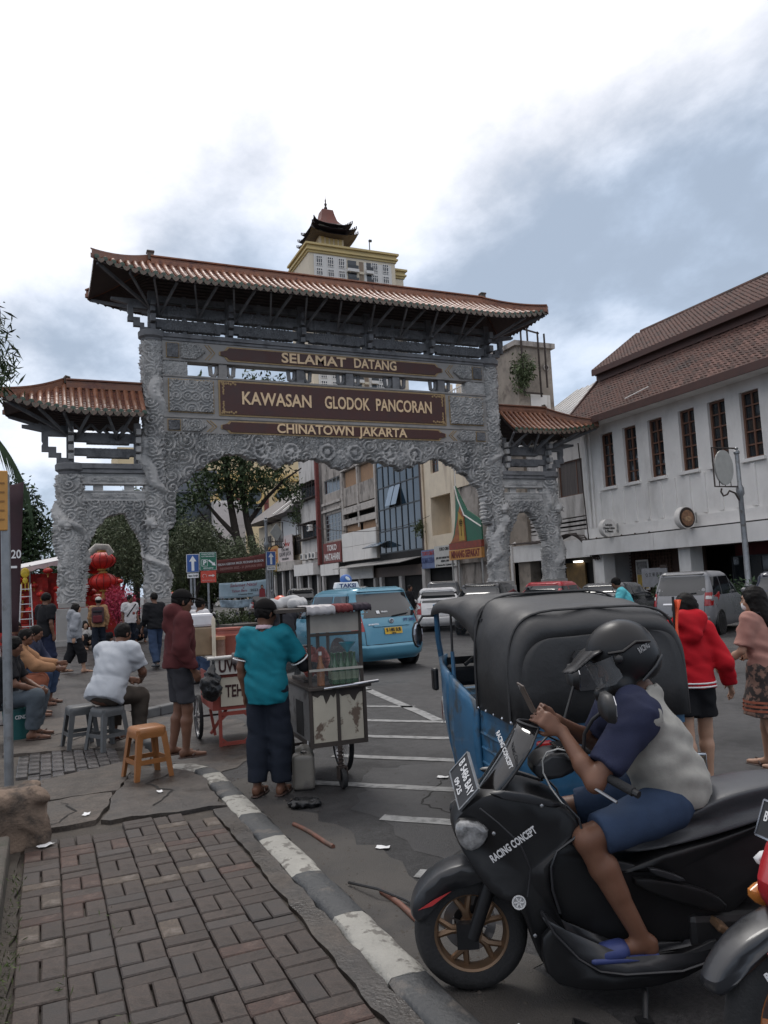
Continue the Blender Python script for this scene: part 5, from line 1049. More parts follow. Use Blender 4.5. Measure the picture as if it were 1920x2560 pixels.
lamp('street_lamp','distant street lamp post carrying a diamond grey panel by the banners',(9.78,36,.14),5.0,'diamond',1,.72)
# left edge: pole with orange board, black feather banner
t=thing('sign_pole','grey steel pole with an orange notice board at the left edge','sign',(-.28,7.5,.1)); MB().cyl((0,0,0),(-.03,0,2.75),.038,12).build('pole',m_galv,t,smooth=40); MB().bb(-.5,-.005,-.05,-.03,2.25,2.78).build('board',PM('faded orange board',(.50,.25,.06),.6,var=.25,s=4),t,bev=.01)
for k in range(5): MB().bb(-.4,-.03,-.054,-.051,2.34+.08*k,2.355+.08*k).build('text_line',PM('orange brown print',(.25,.12,.03),.6),t)
t=thing('feather_banner','dark maroon vertical banner with U20 lettering at left edge','banner',(-.33,9.5,.1)); ob=MB().grid([[(-.45+.52*u+(.06*v),.03*math.sin(u*6+v*4),1.3+1.55*v+.12*u*v) for u in [i/6 for i in range(7)]] for v in [j/8 for j in range(9)]]).build('cloth',PM('dark maroon cloth',(.035,.012,.016),.7,var=.7,s=1.5,dirt=(.012,.012,.02),ds=1.5,dc=.5,dw=.3),t,smooth=60); md=ob.modifiers.new('s','SOLIDIFY'); md.thickness=.008
MB().cyl((-.42,.05,0),(-.42,.05,3.0),.015,8).build('pole',m_galv,t); txt('U20','lettering',m_wht,t,frame((.015,-.06,2.15),(1,0,0),(0,0,1)),.13,.002,.002,fit=.17); MB().bb(-.02,.06,-.06,-.055,2.0,2.025).build('text_line',m_wht,t)
# overhead cables
def cable(label,a,b,sag,r=.018):
    a,b=V(a),V(b); o=MB().tube([a.lerp(b,i/16)-V((0,0,sag*4*(i/16)*(1-i/16))) for i in range(17)],r,5).build('cable',m_rust); return tag(o,label,'cable')
cable('thin black cable sagging from the street lamp to shop row',(10.2,36,5.2),(25.9,50,6.6),.9); cable('black cable looped along the ledge of white building',(24.85,31.2,8.4),(24.85,30.9,3.2),-.0,.03)
c_=MB()
for k in range(9):
    y0=33.5-.3*k; c_.tube([(25.4,39-.4*k,3.75),(25.3,36-.3*k,3.6+.05*math.sin(k)),(25.1,33-.1*k,3.9),(24.8,31.2-.05*k,3.7-.12*k),(24.8,30.8,3.3-.1*k),(24.8,30.6-.06*k,2.5+.1*math.sin(k*2)),(24.75,30.4,2.9)],.028,5)
tag(c_.build('cable_bundle',m_rust),'tangled black cables hanging at corner of the white building','cable')
# ---------------------------------------------------------------- lantern stall on the left
m_lan=PM('red lantern silk',(.50,.022,.016),.5,var=.25,s=6,rn=.3); m_lanb=PM('lantern gold rim',(.4,.22,.04),.5); m_redc=PM('red hanging cloth',(.42,.022,.016),.6,var=.5,s=3,dirt=(.45,.05,.02),ds=4,dc=.55)
st=thing('lantern_stall','festival stall with white awning and red hangings left of gate','market stall',(-.3,34.5,.1))
ob=MB().grid([[(-1.6+2.9*u,1.2-2.6*v,2.75+.55*u+.35*(1-abs(2*v-1))*.6) for u in [i/8 for i in range(9)]] for v in [j/4 for j in range(5)]]).build('awning',PM('white awning sheet',(.6,.58,.58),.6,var=.12,s=2),st); md=ob.modifiers.new('s','SOLIDIFY'); md.thickness=.02
ob=MB().grid([[(-1.6+2.9*u,-1.4,2.72+.55*u-.16*v-.03*math.sin(u*40)*v) for u in [i/60 for i in range(61)]] for v in(0,1)]).build('awning_valance',PM('pink edged valance',(.55,.42,.42),.6,var=.2),st)
for x in(-1.55,-.2,1.25):
    for y in(-1.3,1.1): MB().cyl((x,y,0),(x,y,2.8+.19*(x+1.55)),.03,8).build('post',m_galv,st)
MB().bb(-1.8,1.3,.0,.06,.0,2.75).build('back_cloth',m_redc,st)
hg=[]
for k in range(60):
    x=-1.5+2.9*rnd.random(); y=rnd.uniform(-1.2,.9); z=rnd.uniform(1.5,2.6); w_=rnd.uniform(.08,.2); ob=MB().loft([[(x+w_*a,y+w_*b,zz) for a,b in((-1,-.2),(1,-.2),(1,.2),(-1,.2))] for zz,w_ in((z,w_),(z-.4,w_*1.1),(z-rnd.uniform(.6,1.2),w_*.7))]).build('hanging_ornament',m_redc if k%4 else PM('orange ornament',(.5,.16,.03),.5,var=.3),st)
MB().bb(-1.3,1.1,-.9,.5,.0,.75).build('counter',m_redc,st)
lm=MB().lathe([(.1,-.26),(.16,-.24),(.27,-.18),(.36,-.06),(.36,.06),(.27,.18),(.16,.24),(.1,.26)],20)
rings=[]
for z,r_ in((-.24,.16),(-.18,.27),(-.1,.335),(0,.365),(.1,.335),(.18,.27),(.24,.16)): pass
lme=lm.mesh('body',m_lan,60); lrib=MB()
for k in range(12):
    a=2*PI*k/12; lrib.tube([(r_*1.01*math.cos(a),r_*1.01*math.sin(a),z) for z,r_ in((-.25,.12),(-.18,.275),(-.06,.365),(.06,.365),(.18,.275),(.25,.12))],.008,4)
lrib=lrib.mesh('rib',PM('dark red rib',(.16,.01,.01),.6)); lcap=MB().lathe([(.11,.26),(.11,.31),(.05,.31),(.05,.38)],12).lathe([(.11,-.26),(.11,-.31),(.03,-.31),(.06,-.55),(.01,-.6)],12).mesh('rim',m_lanb,40)
def lantern(label,x,y,z,s,mat=None):
    t=thing('paper_lantern',label,'lantern',(x,y,z),rnd.random()*3,'lanterns at the festival stall'); t.scale=(s,s,s*.86); b=link(lme,'body',t)
    link(lrib,'rib',b); link(lcap,'rim',t); MB().cyl((0,0,.36),(0,0,.75),.006,4).build('cord',m_rust,t); return t
lantern('upper large red lantern hanging inside the left side arch',2.15,33.2,3.25,1.5); lantern('lower large red lantern hanging inside the left side arch',2.2,33.2,2.4,1.5)
lantern('red lantern half hidden by outer column, upper one',1.45,33.6,3.05,1.15); lantern('red lantern half hidden by outer column, lower one',1.45,33.6,2.25,1.15); lantern('small red lantern under the right end of white awning',.15,33.0,2.9,.5)
lantern('red lantern low down inside the left side arch',2.0,33.8,1.75,.75); lantern('small red lantern beside the gate pedestal near motorcycle helmet',4.9,33,1.75,.4)
for i,(x,z) in enumerate(((-1.1,2.25),(-.75,1.9),(-.35,2.35),(.5,2.2),(.75,1.7),(-1.2,1.6))): lantern(('red lantern at far left end of the stall','red lantern behind the white ladder','red lantern right of the white ladder top','red lantern left of the outer gate column','low red lantern left of outer gate column','low red lantern at the left picture edge')[i],x,33.3,z,.45)
t=thing('yellow_ornament','yellow fish shaped ornament with tassels hanging at the stall awning','ornament',(-.66,32.9,2.75)); MB().ell((0,0,.1),(.16,.05,.2),12).ell((0,0,-.2),(.1,.04,.13),10).build('body',PM('yellow foil',(.6,.42,.03),.4,var=.3,s=12),t); 
for x in(-.12,0,.12): MB().bb(x-.015,x+.015,-.01,.01,-.6,-.28).build('tassel',PM('yellow foil',(.6,.42,.03),.4),t)
t=thing('pink_blossom_bush','artificial bush of pink blossom branches inside side arch','artificial plant',(2.75,32.4,.1)); leaves('blossom',[((0,0,1.45),(.55,.5,.55)),((.2,0,1.0),(.5,.4,.4))],3200,.11,PM('pink blossom',(.55,.06,.12),.6,var=.4,s=6),t,31); mb=MB()
for k in range(14): a=k*.9; mb.tube([(0,0,.1),(.15*math.cos(a),.1*math.sin(a),.8),(.5*math.cos(a),.4*math.sin(a),1.5+.3*math.sin(k*2.3))],[.02,.015,.006],5)
mb.build('branches',PM('dark red branch',(.1,.015,.02),.7),t); MB().lathe([(.14,0),(.18,.25),(.16,.25)],12).build('pot',m_redc,t)
t=thing('lantern_rack','tall rack of small orange ornaments beside the gate pedestal','rack',(3.1,33.6,.1)); 
for x in(-.3,.3): MB().cyl((x,0,0),(x,0,1.8),.02,6).build('post',m_rust,t)
for k in range(6): MB().bb(-.32,.32,-.02,.02,.3+.28*k,.33+.28*k).build('shelf',m_rust,t)
for k in range(30): MB().ell((-.25+.1*(k%6),-.05,.4+.28*(k//6)),(.04,.04,.09),8).build('ornament',PM('orange ornament',(.5,.16,.03),.5),t)
sc_=MB().tube([(1.65,32.2,3.5),(1.9,32.2,3.75),(2.3,32.2,3.72),(2.45,32.2,3.45)],.14,7).build('bundled_sheet',PM('pale bundled sheet',(.5,.46,.42),.7,var=.3,s=5),smooth=60); tag(sc_,'pale bundled plastic sheet above the red lanterns in the side arch','sheet')
ld=thing('ladder','white aluminium step ladder standing at the lantern stall','ladder',(-.62,32.0,.1))
for s_ in(-1,1): MB().bar((s_*.27,0,0),(s_*.17,.1,2.3),.05,.03).build('rail',m_wht,ld); MB().bar((s_*.25,.8,0),(s_*.16,.14,2.25),.035,.025).build('rear_rail',m_wht,ld)
for k in range(8): MB().bar((-.26+.012*k,.012*k,.28*k+.15),(.26-.012*k,.012*k,.28*k+.15),.06,.03).build('rung',m_wht,ld)

k=0
for x,y,z,sz in((1.9,33.9,2.9,.7),(2.6,33.9,1.4,.6),(1.6,34.0,1.3,.7),(2.9,34.2,2.4,.45),(1.75,34.0,2.0,.7),(.35,33.1,1.3,.5),(-.9,33.0,2.6,.42),(-.1,33.1,2.0,.5),(-1.4,33.2,2.1,.5),(.1,33.2,1.5,.45),(-.5,33.2,1.4,.5)):
    lantern(('red lantern behind the upper large lantern','small low red lantern right inside the side arch','low red lantern at foot of outer gate column','small red lantern at right inside the side arch','middle red lantern close to outer gate column','low red lantern left of gate pedestal in stall','small red lantern under left end of white awning','mid height red lantern centre of the stall','mid height red lantern at left end of stall','low red lantern centre of the stall','low red lantern right of ladder foot')[k],x,y,z,sz); k+=1
o=MB().bb(1.0,3.0,35.2,35.25,.1,2.6).build('red_backdrop',m_redc); tag(o,'red cloth backdrop behind the lanterns in side arch','cloth')
bush('bushy olive tree between the gate column and banner, low',(8.6,44,0),[((0,0,2.6),(1.6,1.3,1.2)),((1.2,0,2.2),(1.2,1,.9)),((-1.2,0,2.4),(1.2,1,1.0))],5500,.24,m_lf2,41)
bush('tall dark tree rising behind main left gate column',(5.9,56,0),[((0,0,7.5),(2.0,1.6,1.6)),((1.6,0,6.2),(1.6,1.4,1.4)),((-1.4,0,5.6),(1.6,1.4,1.4)),((.5,0,4.0),(2.4,1.3,1.2))],7500,.3,m_lf4,42,.2)
# ---------------------------------------------------------------- vehicles
m_tyre=PM('tyre rubber',(.018,.018,.019),.8,var=.3,s=20,bump=.3,bs=90); m_alloy=PM('grey alloy',(.3,.3,.31),.35,metal=.8,var=.1); m_blk=PM('black plastic',(.014,.014,.015),.45,var=.2,s=6); m_chr=PM('chrome',(.6,.6,.62),.18,metal=1.,var=.05)
m_cgl=PM('car glass',(.012,.014,.016),.05,var=.3,s=1,spec=.9,rvar=.02); m_tail=PM('red tail lamp',(.32,.012,.012),.2,var=.2,s=9,coat=.5); m_clr=PM('clear lamp',(.55,.53,.52),.15,var=.15,s=12,coat=.6); m_plate=PM('black number plate',(.02,.02,.022),.5); m_yplate=PM('yellow number plate',(.62,.38,.03),.5,var=.08)
def paint(n,c,r=.28): return PM(n,c,r,var=.06,s=1.5,coat=.5,rvar=.05)
def wheel(par,x,y,r,w,rim,side,name='wheel',z=None):
    t=bpy.data.objects.new(name,None); C.objects.link(t); t.parent=par
    T=M.Translation((x,y,r if z is None else z))@M.Rotation(PI/2,4,'Y'); h=w/2
    MB().lathe([(r*.62,-h),(r*.9,-h),(r*.98,-h*.7),(r,-h*.3),(r,h*.3),(r*.98,h*.7),(r*.9,h),(r*.62,h),(r*.62,-h)],28,T=T,caps=False).build('tyre',m_tyre,t,smooth=40)
    mb=MB(); mb.lathe([(r*.63,-h*.6),(r*.63,h*.75),(r*.58,h*.75),(r*.57,h*.2),(.01,h*.2)],28,T=T,caps=False)
    for k in range(10):
        a=2*PI*k/10; p=T@V((r*.1*math.cos(a),r*.1*math.sin(a),h*.55*side)); q=T@V((r*.6*math.cos(a+.1),r*.6*math.sin(a+.1),h*.6*side)); mb.bar(p,q,.03,.03,up=(1,0,0))
    mb.build('rim',rim,t,smooth=40); return t
def car(name,label,loc,h,col,k=None,group=None,spec=None,taxi=False,hi=False):
    """local frame: +Y forward, +X right. plan outlines lofted upwards"""
    S=dict(L=4.15,W=1.66,H=1.68,belt=.98,hood=.92,cowl=.75,rake=.28,front=2.08,rear=-2.08,n=7,rw=-1.32,fw=1.35,r=.30); S.update(spec or {})
    t=thing(name,label,'car',loc,-h,group); W=S['W']/2; H=S['H']; B=S['belt']; fr,re=S['front'],S['rear']
    zs=[.20,.30,.45,.62,.80,B-.06,B,B+.06,B+.2,H-.22,H-.1,H-.03,H]; 
    wz=[W*.9,W*.96,W,W,W*.985,W*.965,W*.955,W*.93,W*.92,W*.85,W*.81,W*.73,W*.5]
    yf=[fr-.08,fr-.02,fr,fr-.03,fr-.1,S['hood']+.35,S['hood']+.12,S['hood']-.02,S['hood']-.2,S['hood']-.68,S['hood']-.85,S['hood']-1.05,S['hood']-1.4]
    rk=S['rake']; yr=[re+.1,re+.02,re,re+.02,re+.05,re+.09,re+.11,re+.14,re+.2,re+.12+rk,re+.14+rk,re+.2+rk,re+.55+rk]
    Wf=lambda z:interp(z,zs,wz); Ff=lambda z:interp(z,zs,yf); Rf=lambda z:interp(z,zs,yr); n_=S['n']
    def pt(z,a):
        c,s_=math.cos(a),math.sin(a); e=2/n_; w_,f_,r_=Wf(z),Ff(z),Rf(z); return V((w_*math.copysign(abs(c)**e,c),(f_+r_)/2+(f_-r_)/2*math.copysign(abs(s_)**e,s_),z))
    mb=MB(); N=48; lv=[.20,.25,.3,.38,.45,.55,.62,.72,.80,.88,B-.06,B,B+.06,B+.13,B+.2,B+.3,H-.35,H-.22,H-.14,H-.1,H-.06,H-.03,H-.01,H]
    mb.loft([[pt(z,2*PI*(i+.5)/N) for i in range(N)] for z in lv]); mb.build('body',col,t,smooth=40)
    def side(y,z,s_,o=.006): f_,r_=Ff(z),Rf(z); u=abs((y-(f_+r_)/2)/((f_-r_)/2)); return V((s_*(Wf(z)*max(0,1-min(u,.999)**n_)**(1/n_)+o),y,z))
    def back(x,z,o=.006,fnt=False): f_,r_=Ff(z),Rf(z); u=min(abs(x)/Wf(z),.999); d=(f_-r_)/2*(1-u**n_)**(1/n_); return V((x,(f_+r_)/2+(d+o if fnt else -d-o),z))
    def patch(nm,mat,fn,a0,a1,z0,z1,tl=0,tr=0,nx=8,nz=5): 
        g=[[fn(lerp(lerp(a0,a0+tl,j/nz),lerp(a1,a1+tr,j/nz),i/nx),lerp(z0,z1,j/nz)) for i in range(nx+1)] for j in range(nz+1)]; return MB().grid(g).build(nm,mat,t,smooth=60)
    zt=H-.13; wb_,wt_=Wf(B+.06)*.84,Wf(zt)*.84
    patch('rear_window',m_cgl,lambda x,z:back(x,z),-wb_,wb_,B+.08,zt,wb_-wt_,wt_-wb_,12)
    patch('windscreen',m_cgl,lambda x,z:back(x,z,fnt=True),-wb_,wb_,B+.05,zt,wb_-wt_,wt_-wb_,12)
    for s_ in(-1,1):
        for (y0,y1,tl,tr) in((re+.45,-.98,.12,.0),(-.92,-.1,0,0),(-.04,S['hood']-.12,0,-.62)): patch('side_window',m_cgl,lambda y,z:side(y,z,s_),y0,y1,B+.06,H-.16,tl,tr)
        patch('door_line',m_blk,lambda y,z:side(y,z,s_,.004),-.075,-.065,.32,B+.05); patch('door_line',m_blk,lambda y,z:side(y,z,s_,.004),-.955,-.945,.5,B+.05)
        tl_=S.get('tail',(B-.32,B+.08)); patch('tail_lamp',m_tail,lambda x,z:back(x,z,.012),s_*(Wf(.9)*.77),s_*Wf(.9)*.995,tl_[0],tl_[1],nx=6,nz=3); patch('tail_lamp_clear',m_clr,lambda x,z:back(x,z,.02),s_*(Wf(.9)*.80),s_*Wf(.9)*.93,lerp(*tl_,.5),lerp(*tl_,.75),nx=4,nz=2)
        patch('head_lamp',m_clr,lambda x,z:back(x,z,.01,True),s_*.45,s_*Wf(.7)*.96,.62,.78,nx=5,nz=3)
        patch('fog_reflector',m_tail,lambda x,z:back(x,z,.012),s_*.55,s_*.72,.42,.46,nx=3,nz=1)
        for yw in(S['rw'],S['fw']):
            MB().lathe([(S['r']+.06,-.04),(S['r']+.06,.012),(.02,.012)],26,T=M.Translation((s_*(W-.0),yw,S['r']))@M.Rotation(s_*PI/2,4,'Y')).build('wheel_arch',m_blk,t,smooth=30); wheel(t,s_*(W-.085),yw,S['r'],.2,m_alloy,s_)
        mr=MB().ell((s_*(W+.1),S['hood']-.25,B+.1),(.1,.06,.075),10).build('mirror',col,t,smooth=60)
    mb=MB(); mb.grid([[back(x,z,.045 if .28<z<.51 else .01) for x in [lerp(-W*.97,W*.97,i/14) for i in range(15)]] for z in(.24,.30,.36,.46,.50,.52)]); mb.build('rear_bumper',S.get('bump',col),t,smooth=60)
    patch('number_plate',S.get('plate',m_plate),lambda x,z:back(x,z,.022),-.2,.2,S.get('pz',.66),S.get('pz',.66)+.13,nx=3,nz=2)
    patch('plate_garnish',S.get('garn',col),lambda x,z:back(x,z,.03),-.42,.42,S.get('pz',.66)+.16,S.get('pz',.66)+.2,nx=6,nz=1)
    sm_=MB(); zz_=[.53,.7,B-.1,B+.1,H-.12]
    for s_ in(-1,1): sm_.tube([back(s_*W*(.74 if z<B else .86)*(1 if z<B+.05 else .93),z,.004) for z in zz_],.006,4)
    sm_.tube([back(x*W*.74,.53,.006) for x in(-1,-.6,-.2,.2,.6,1)],.006,4); sm_.build('tailgate_seam',m_blk,t)
    wp=MB(); a=back(.05,B+.1,.03); b=back(.42,B+.14,.03); wp.bar(a,b,.02,.02); wp.build('wiper',m_blk,t)
    MB().lathe([(.055,0),(.055,.012),(.04,.015),(.04,.0)],16,T=M.Translation(back(0,S.get('pz',.66)+.26,.012))@M.Rotation(PI/2,4,'X')).build('badge',m_chr,t)
    sp=MB(); sp.prism([(re+.12+rk,H-.08),(re+.42+rk,H-.0),(re+.6+rk,H-.02),(re+.3+rk,H-.1)],-W*.66,W*.66,'x'); sp.build('spoiler',S.get('spo',col),t,bev=.01)
    return t,back,side,Ff,Rf
B1=PM('taxi blue paint',(.075,.235,.325),.3,metal=.25,var=.05,s=1.5,coat=.6,rvar=.04); txm=PM('navy ink',(.03,.05,.16),.6)
tx,bk,sd_,_,_=car('taxi','light blue taxi van with white roof sign driving away under gate','car' and (6.22,16.62,0),R(-8.5),B1,spec=dict(plate=m_yplate,pz=.72,r=.31,tail=(.80,1.16)))
tx['category']='taxi'; tx.scale=(1.05,1.05,1.0)
F_=lambda x,z,o=.02:frame(bk(x,z,o),(1,0,0),bk(x,z+.05,o)-bk(x,z-.05,o))
txt('B 1485 SUB','plate_lettering',ink,tx,F_(0,.80,.03),.1,.002,.002,fit=.33); txt('08·24','plate_lettering',ink,tx,F_(0,.735,.03),.04,.002,.001); txt('PT 295','fleet_lettering',txm,tx,F_(.42,.985,.02),.085,.002,.003,fit=.25); txt('AVANZA','badge_lettering',m_chr,tx,F_(-.42,.93,.02),.05,.002,.001,fit=.24); txt('SR001','window_lettering',m_wht,tx,F_(-.1,1.17,.02),.05,.002,.001,fit=.14); MB().box((0,0,0),(.07,.07,.004)).build('window_sticker',m_wht,tx).matrix_local=F_(-.25,1.17,.015)
rs=MB(); rs.prism([(-.3,1.68),(.3,1.68),(.26,1.82),(-.26,1.82)],-.32,-.18,'y'); rs.build('roof_sign',m_wht,tx,bev=.02); MB().ell((0,-.25,1.88),(.15,.06,.12),14).build('sign_emblem',PM('emblem blue',(.06,.14,.38),.4),tx,smooth=60); MB().ell((.01,-.315,1.9),(.07,.01,.035),10,rot=M.Rotation(.6,3,'Y')).build('emblem_bird',m_wht,tx)
txt('TAKSI','sign_lettering',txm,tx,frame((0,-.325,1.74),(1,0,0),(0,0,1)),.12,.002,.003,fit=.4)
sv,bk,_,_,_=car('parked_car','silver van parked in front of white building with tailgate facing us','car' and (17.05,16.41,0),R(63),paint('silver paint',(.20,.20,.21),.3),spec=dict(tail=(.78,1.12),garn=m_chr,spo=m_blk),group='cars parked along the road')
for s_ in(-1,1): pass
G2='cars parked along the road'
car('parked_car','white hatchback parked behind the three wheeler cab, rear facing us',(13.6,25.9,0),R(28),paint('white paint',(.62,.61,.6)),spec=dict(H=1.52,belt=.93,rake=.42),group=G2)
car('parked_car','dark van half hidden behind the white hatchback',(16.6,31.0,0),R(30),paint('dark grey paint',(.06,.062,.068)),spec=dict(H=1.75),group=G2)
car('parked_car','black car with rear spoiler right of white hatchback',(13.9,22.4,0),R(50),paint('black paint',(.012,.012,.014)),spec=dict(H=1.62,rake=.4),group=G2)
car('parked_car','bright red car with black rear glass behind the canopy of the cab',(16.7,22.6,0),R(58),paint('red paint',(.42,.025,.035)),spec=dict(H=1.56,rake=.45),group=G2)
car('parked_car','dark grey sedan parked left of the silver van',(16.0,18.6,0),R(62),paint('charcoal paint',(.03,.032,.036)),spec=dict(H=1.46,belt=.9,rake=.55),group=G2)
car('parked_car','black van far off left of the taxi roof, near street lamp',(12.4,47.3,0),R(10),paint('black paint',(.012,.012,.014)),spec=dict(H=1.75),group=G2)
car('parked_car','dark van far off directly above the taxi bonnet',(13.6,43.2,0),R(12),paint('dark grey paint',(.06,.062,.068)),spec=dict(H=1.75),group=G2)
car('parked_car','dark blue car cut off by the right edge of picture',(16.2,12.6,0),R(60),paint('navy paint',(.02,.025,.045)),spec=dict(H=1.6),group=G2)
car('parked_car','grey car far behind the taxi roof sign',(17.4,43.5,0),R(25),paint('dark grey paint',(.06,.062,.068)),spec=dict(H=1.7),group=G2)
# ---------------------------------------------------------------- three-wheeler cab
bj=thing('three_wheeler_cab','blue three wheeled taxi cab with black canvas hood in road','three-wheeler',(3.45,5.06,0),-R(12.5)); bj.scale=(1.02,1.1,1.)
m_bjb=PM('scuffed blue paint',(.024,.108,.21),.45,var=.3,s=3.2,dirt=(.035,.055,.075),ds=5,dc=.53,dw=.1,coat=.2,bump=.08,bs=12); m_can=PM('black vinyl canvas',(.027,.027,.028),.55,var=.3,s=2,dirt=(.05,.048,.046),ds=2.2,dc=.58,dw=.2,bump=.25,bs=7,rvar=.1); m_int=PM('dark cab interior',(.012,.013,.016),.7,var=.3)
def bjring(z,wr,wf,y0,y1,ym=.35,n=6):
    P=[]; 
    L_=[(-wr,y0+.12),(-wr,y0+.4),(-wr,-.3),(-wr,ym),(-lerp(wr,wf,.45),ym+.35),(-wf,y1-.15),(-wf*.7,y1-.03),(0,y1)]
    P=[(-wr*.75,y0)]+L_+[(-x,y) for x,y in L_[-2::-1]]+[(wr*.75,y0)]
    return [V((x,y,z)) for x,y in P]
mb=MB(); mb.loft([bjring(.17,.42,.20,-.9,.86),bjring(.26,.52,.27,-1.0,.98),bjring(.45,.555,.36,-1.05,1.05),bjring(.70,.56,.41,-1.06,1.08),bjring(.76,.555,.42,-1.05,1.08)]); mb.loft([[V((x,y,z)) for x,y in((-.555,-1.0),(-.45,-1.05),(.45,-1.05),(.555,-1.0),(.555,-.36),(-.555,-.36))] for z in(.75,.85)]); mb.build('body',m_bjb,bj,smooth=35)
for s_ in(-1,1):
    def sx(y,z,o=.0): 
        w_=interp(z,[.26,.45,.7,1.05],[.52,.555,.56,.54]); f_=interp(z,[.26,.45,.7,1.05],[.27,.36,.41,.44]); return s_*(interp(y,[.35,.70,.93,1.08],[w_,lerp(w_,f_,.45),f_,f_*.75])+o)
    for nm,y0,y1,z0,t0,t1 in(('front_cowl_panel',.32,1.06,.20,.99,1.07),('door',-.34,.31,.24,.86,.98)):
        g=[[(sx(lerp(y0,y1,i/6),z,.014),lerp(y0,y1,i/6),z) for i in range(7) for z in [lerp(z0,lerp(t0,t1,i/6),j/7)]] for j in range(8)]
        o=MB().grid(g).build(nm,m_bjb,bj,smooth=50); md=o.modifiers.new('s','SOLIDIFY'); md.thickness=.025; md.offset=0
    for z in(.36,.46,.56,.66): MB().tube([(sx(y,z,.004),y,z) for y in(-.97,-.8,-.6,-.37)],.012,6).build('body_rib',m_bjb,bj)
    MB().cyl((s_*.53,.30,.86),(s_*.53,.32,1.16),.016,8).build('pole_sleeve',m_bjb,bj); MB().cyl((s_*.53,.32,1.14),(s_*.52,.34,1.52),.010,8).build('pole',m_blk,bj)
    MB().tube([(s_*.40,1.05,.98),(s_*.43,1.04,1.2),(s_*.45,1.0,1.52)],.025,8).build('windscreen_post',m_bjb,bj); wheel(bj,s_*.46,-.62,.2,.11,m_alloy,s_)
    MB().ell((s_*.62,1.04,1.26),(.05,.03,.12),12).build('mirror',m_blk,bj,smooth=60); MB().ell((s_*.62,1.005,1.26),(.042,.005,.105),12).build('mirror_glass',m_chr,bj); MB().tube([(s_*.45,1.02,1.42),(s_*.56,1.05,1.42),(s_*.62,1.05,1.34)],.012,6).build('mirror_arm',m_blk,bj)
    MB().box((s_*.49,1.0,.86),(.05,.09,.2)).build('marker_lamp',m_blk,bj,bev=.02); MB().box((s_*.42,-1.06,.66),(.1,.03,.14)).build('tail_lamp',m_tail,bj,bev=.015)
em=MB().lathe([(.115,0),(.115,.006),(.095,.008),(.02,.009)],20).build('emblem',PM('emblem white',(.5,.48,.46),.6,var=.2),bj); em.matrix_local=frame((-.487,.80,.62),(0,-1,0),(0,0,1))@M.Rotation(R(-14),4,'Y'); em2=MB().lathe([(.085,.011),(.02,.012)],16).build('emblem_centre',PM('emblem maroon',(.12,.03,.03),.6,var=.4,s=20),em)
# canvas hood
def hood(y,w_,z0,zt,sag=0,n=22,e=5.):
    r=[]
    for i in range(n+1):
        a=PI*i/n; c,s_=math.cos(a),math.sin(a); x=-w_*math.copysign(abs(c)**(2/e),c); z=z0+(zt-z0)*(abs(s_)**(2/e)); r.append(V((x,y,z-sag*abs(s_)**3)))
    return r
def rough(rows,amp,fr,seed):
    for r_ in rows:
        for p in r_:
            q=float(vnoise(np.array([p.x*fr+seed]),np.array([p.y*fr*.7+3]),np.array([p.z*fr]))[0])-.5; p+=V((math.copysign(amp*q,p.x),0,amp*q))
    return rows
hk=[(-1.07,-1.04,-.95,-.80,-.58,-.36),(.535,.57,.582,.585,.58,.575),(.82,.82,.82,.82,.82,.82),(1.36,1.44,1.51,1.555,1.58,1.60),(0,0,0,.012,.01,0)]
rows=[hood(y,*[interp(y,hk[0],hk[i]) for i in(1,2,3)],interp(y,hk[0],hk[4])+.018*math.sin(PI*(y+.95)/.59)**2*(y>-.95),n=36) for y in [lerp(-1.07,-.36,k/22) for k in range(23)]]
rows=rough(rows,.045,4.5,1); rows0=[p.copy() for p in rows[0]]
o=MB().loft(rows,closed=False,caps=False).build('canvas_hood',m_can,bj,smooth=60); md=o.modifiers.new('s','SOLIDIFY'); md.thickness=.012
hk2=[(-.37,-.2,0.,.3,.6,.85,1.0,1.08),(.57,.565,.56,.55,.53,.51,.49,.47),(1.26,1.36,1.42,1.46,1.46,1.44,1.42,1.40),(1.60,1.585,1.59,1.60,1.59,1.58,1.56,1.50)]
rows=[hood(y,*[interp(y,hk2[0],hk2[i]) for i in(1,2,3)],.016*math.sin(PI*2*(y+.37)/.7)**2,n=30,e=4.2) for y in [lerp(-.37,1.08,k/26) for k in range(27)]]
o=MB().loft(rough(rows,.035,5,7),closed=False,caps=False).build('front_canopy',m_can,bj,smooth=60); md=o.modifiers.new('s','SOLIDIFY'); md.thickness=.012
rg=rows0; g=[]
for i in range(19):
    l_,r_=rg[i],rg[36-i]; g.append([l_.lerp(r_,k/20)+V((0,-.03*math.sin(PI*k/20)*math.sin(PI*min(1,(l_.z-.82)/.52)*.9+.2)+.05*(float(vnoise(np.array([lerp(l_.x,r_.x,k/20)*5+3]),np.array([l_.z*3.]),np.array([l_.z*4+k*.1]))[0])-.5)*math.sin(PI*k/20),0)) for k in range(21)])
o=MB().grid(g).build('rear_curtain',m_can,bj,smooth=60); md=o.modifiers.new('s','SOLIDIFY'); md.thickness=.01
MB().prism([(-.2,1.02),(.2,1.02),(.23,1.06),(.23,1.22),(.2,1.26),(-.2,1.26),(-.23,1.22),(-.23,1.06)],-1.13,-1.10,'y').build('rear_window',PM('cloudy plastic window',(.03,.03,.032),.3,var=.3),bj)
for y in(-.97,-.375): MB().tube([p+V((0,0,.004)) for p in hood(y,.588,.82,1.608 if y>-.9 else 1.507)],.009,6).build('hood_seam',m_can,bj)
for s_ in(-1,1):
    for k in range(5): MB().ell((s_*.585,-.98+.145*k,.835),(.012,.012,.012),6).build('stud',m_chr,bj)
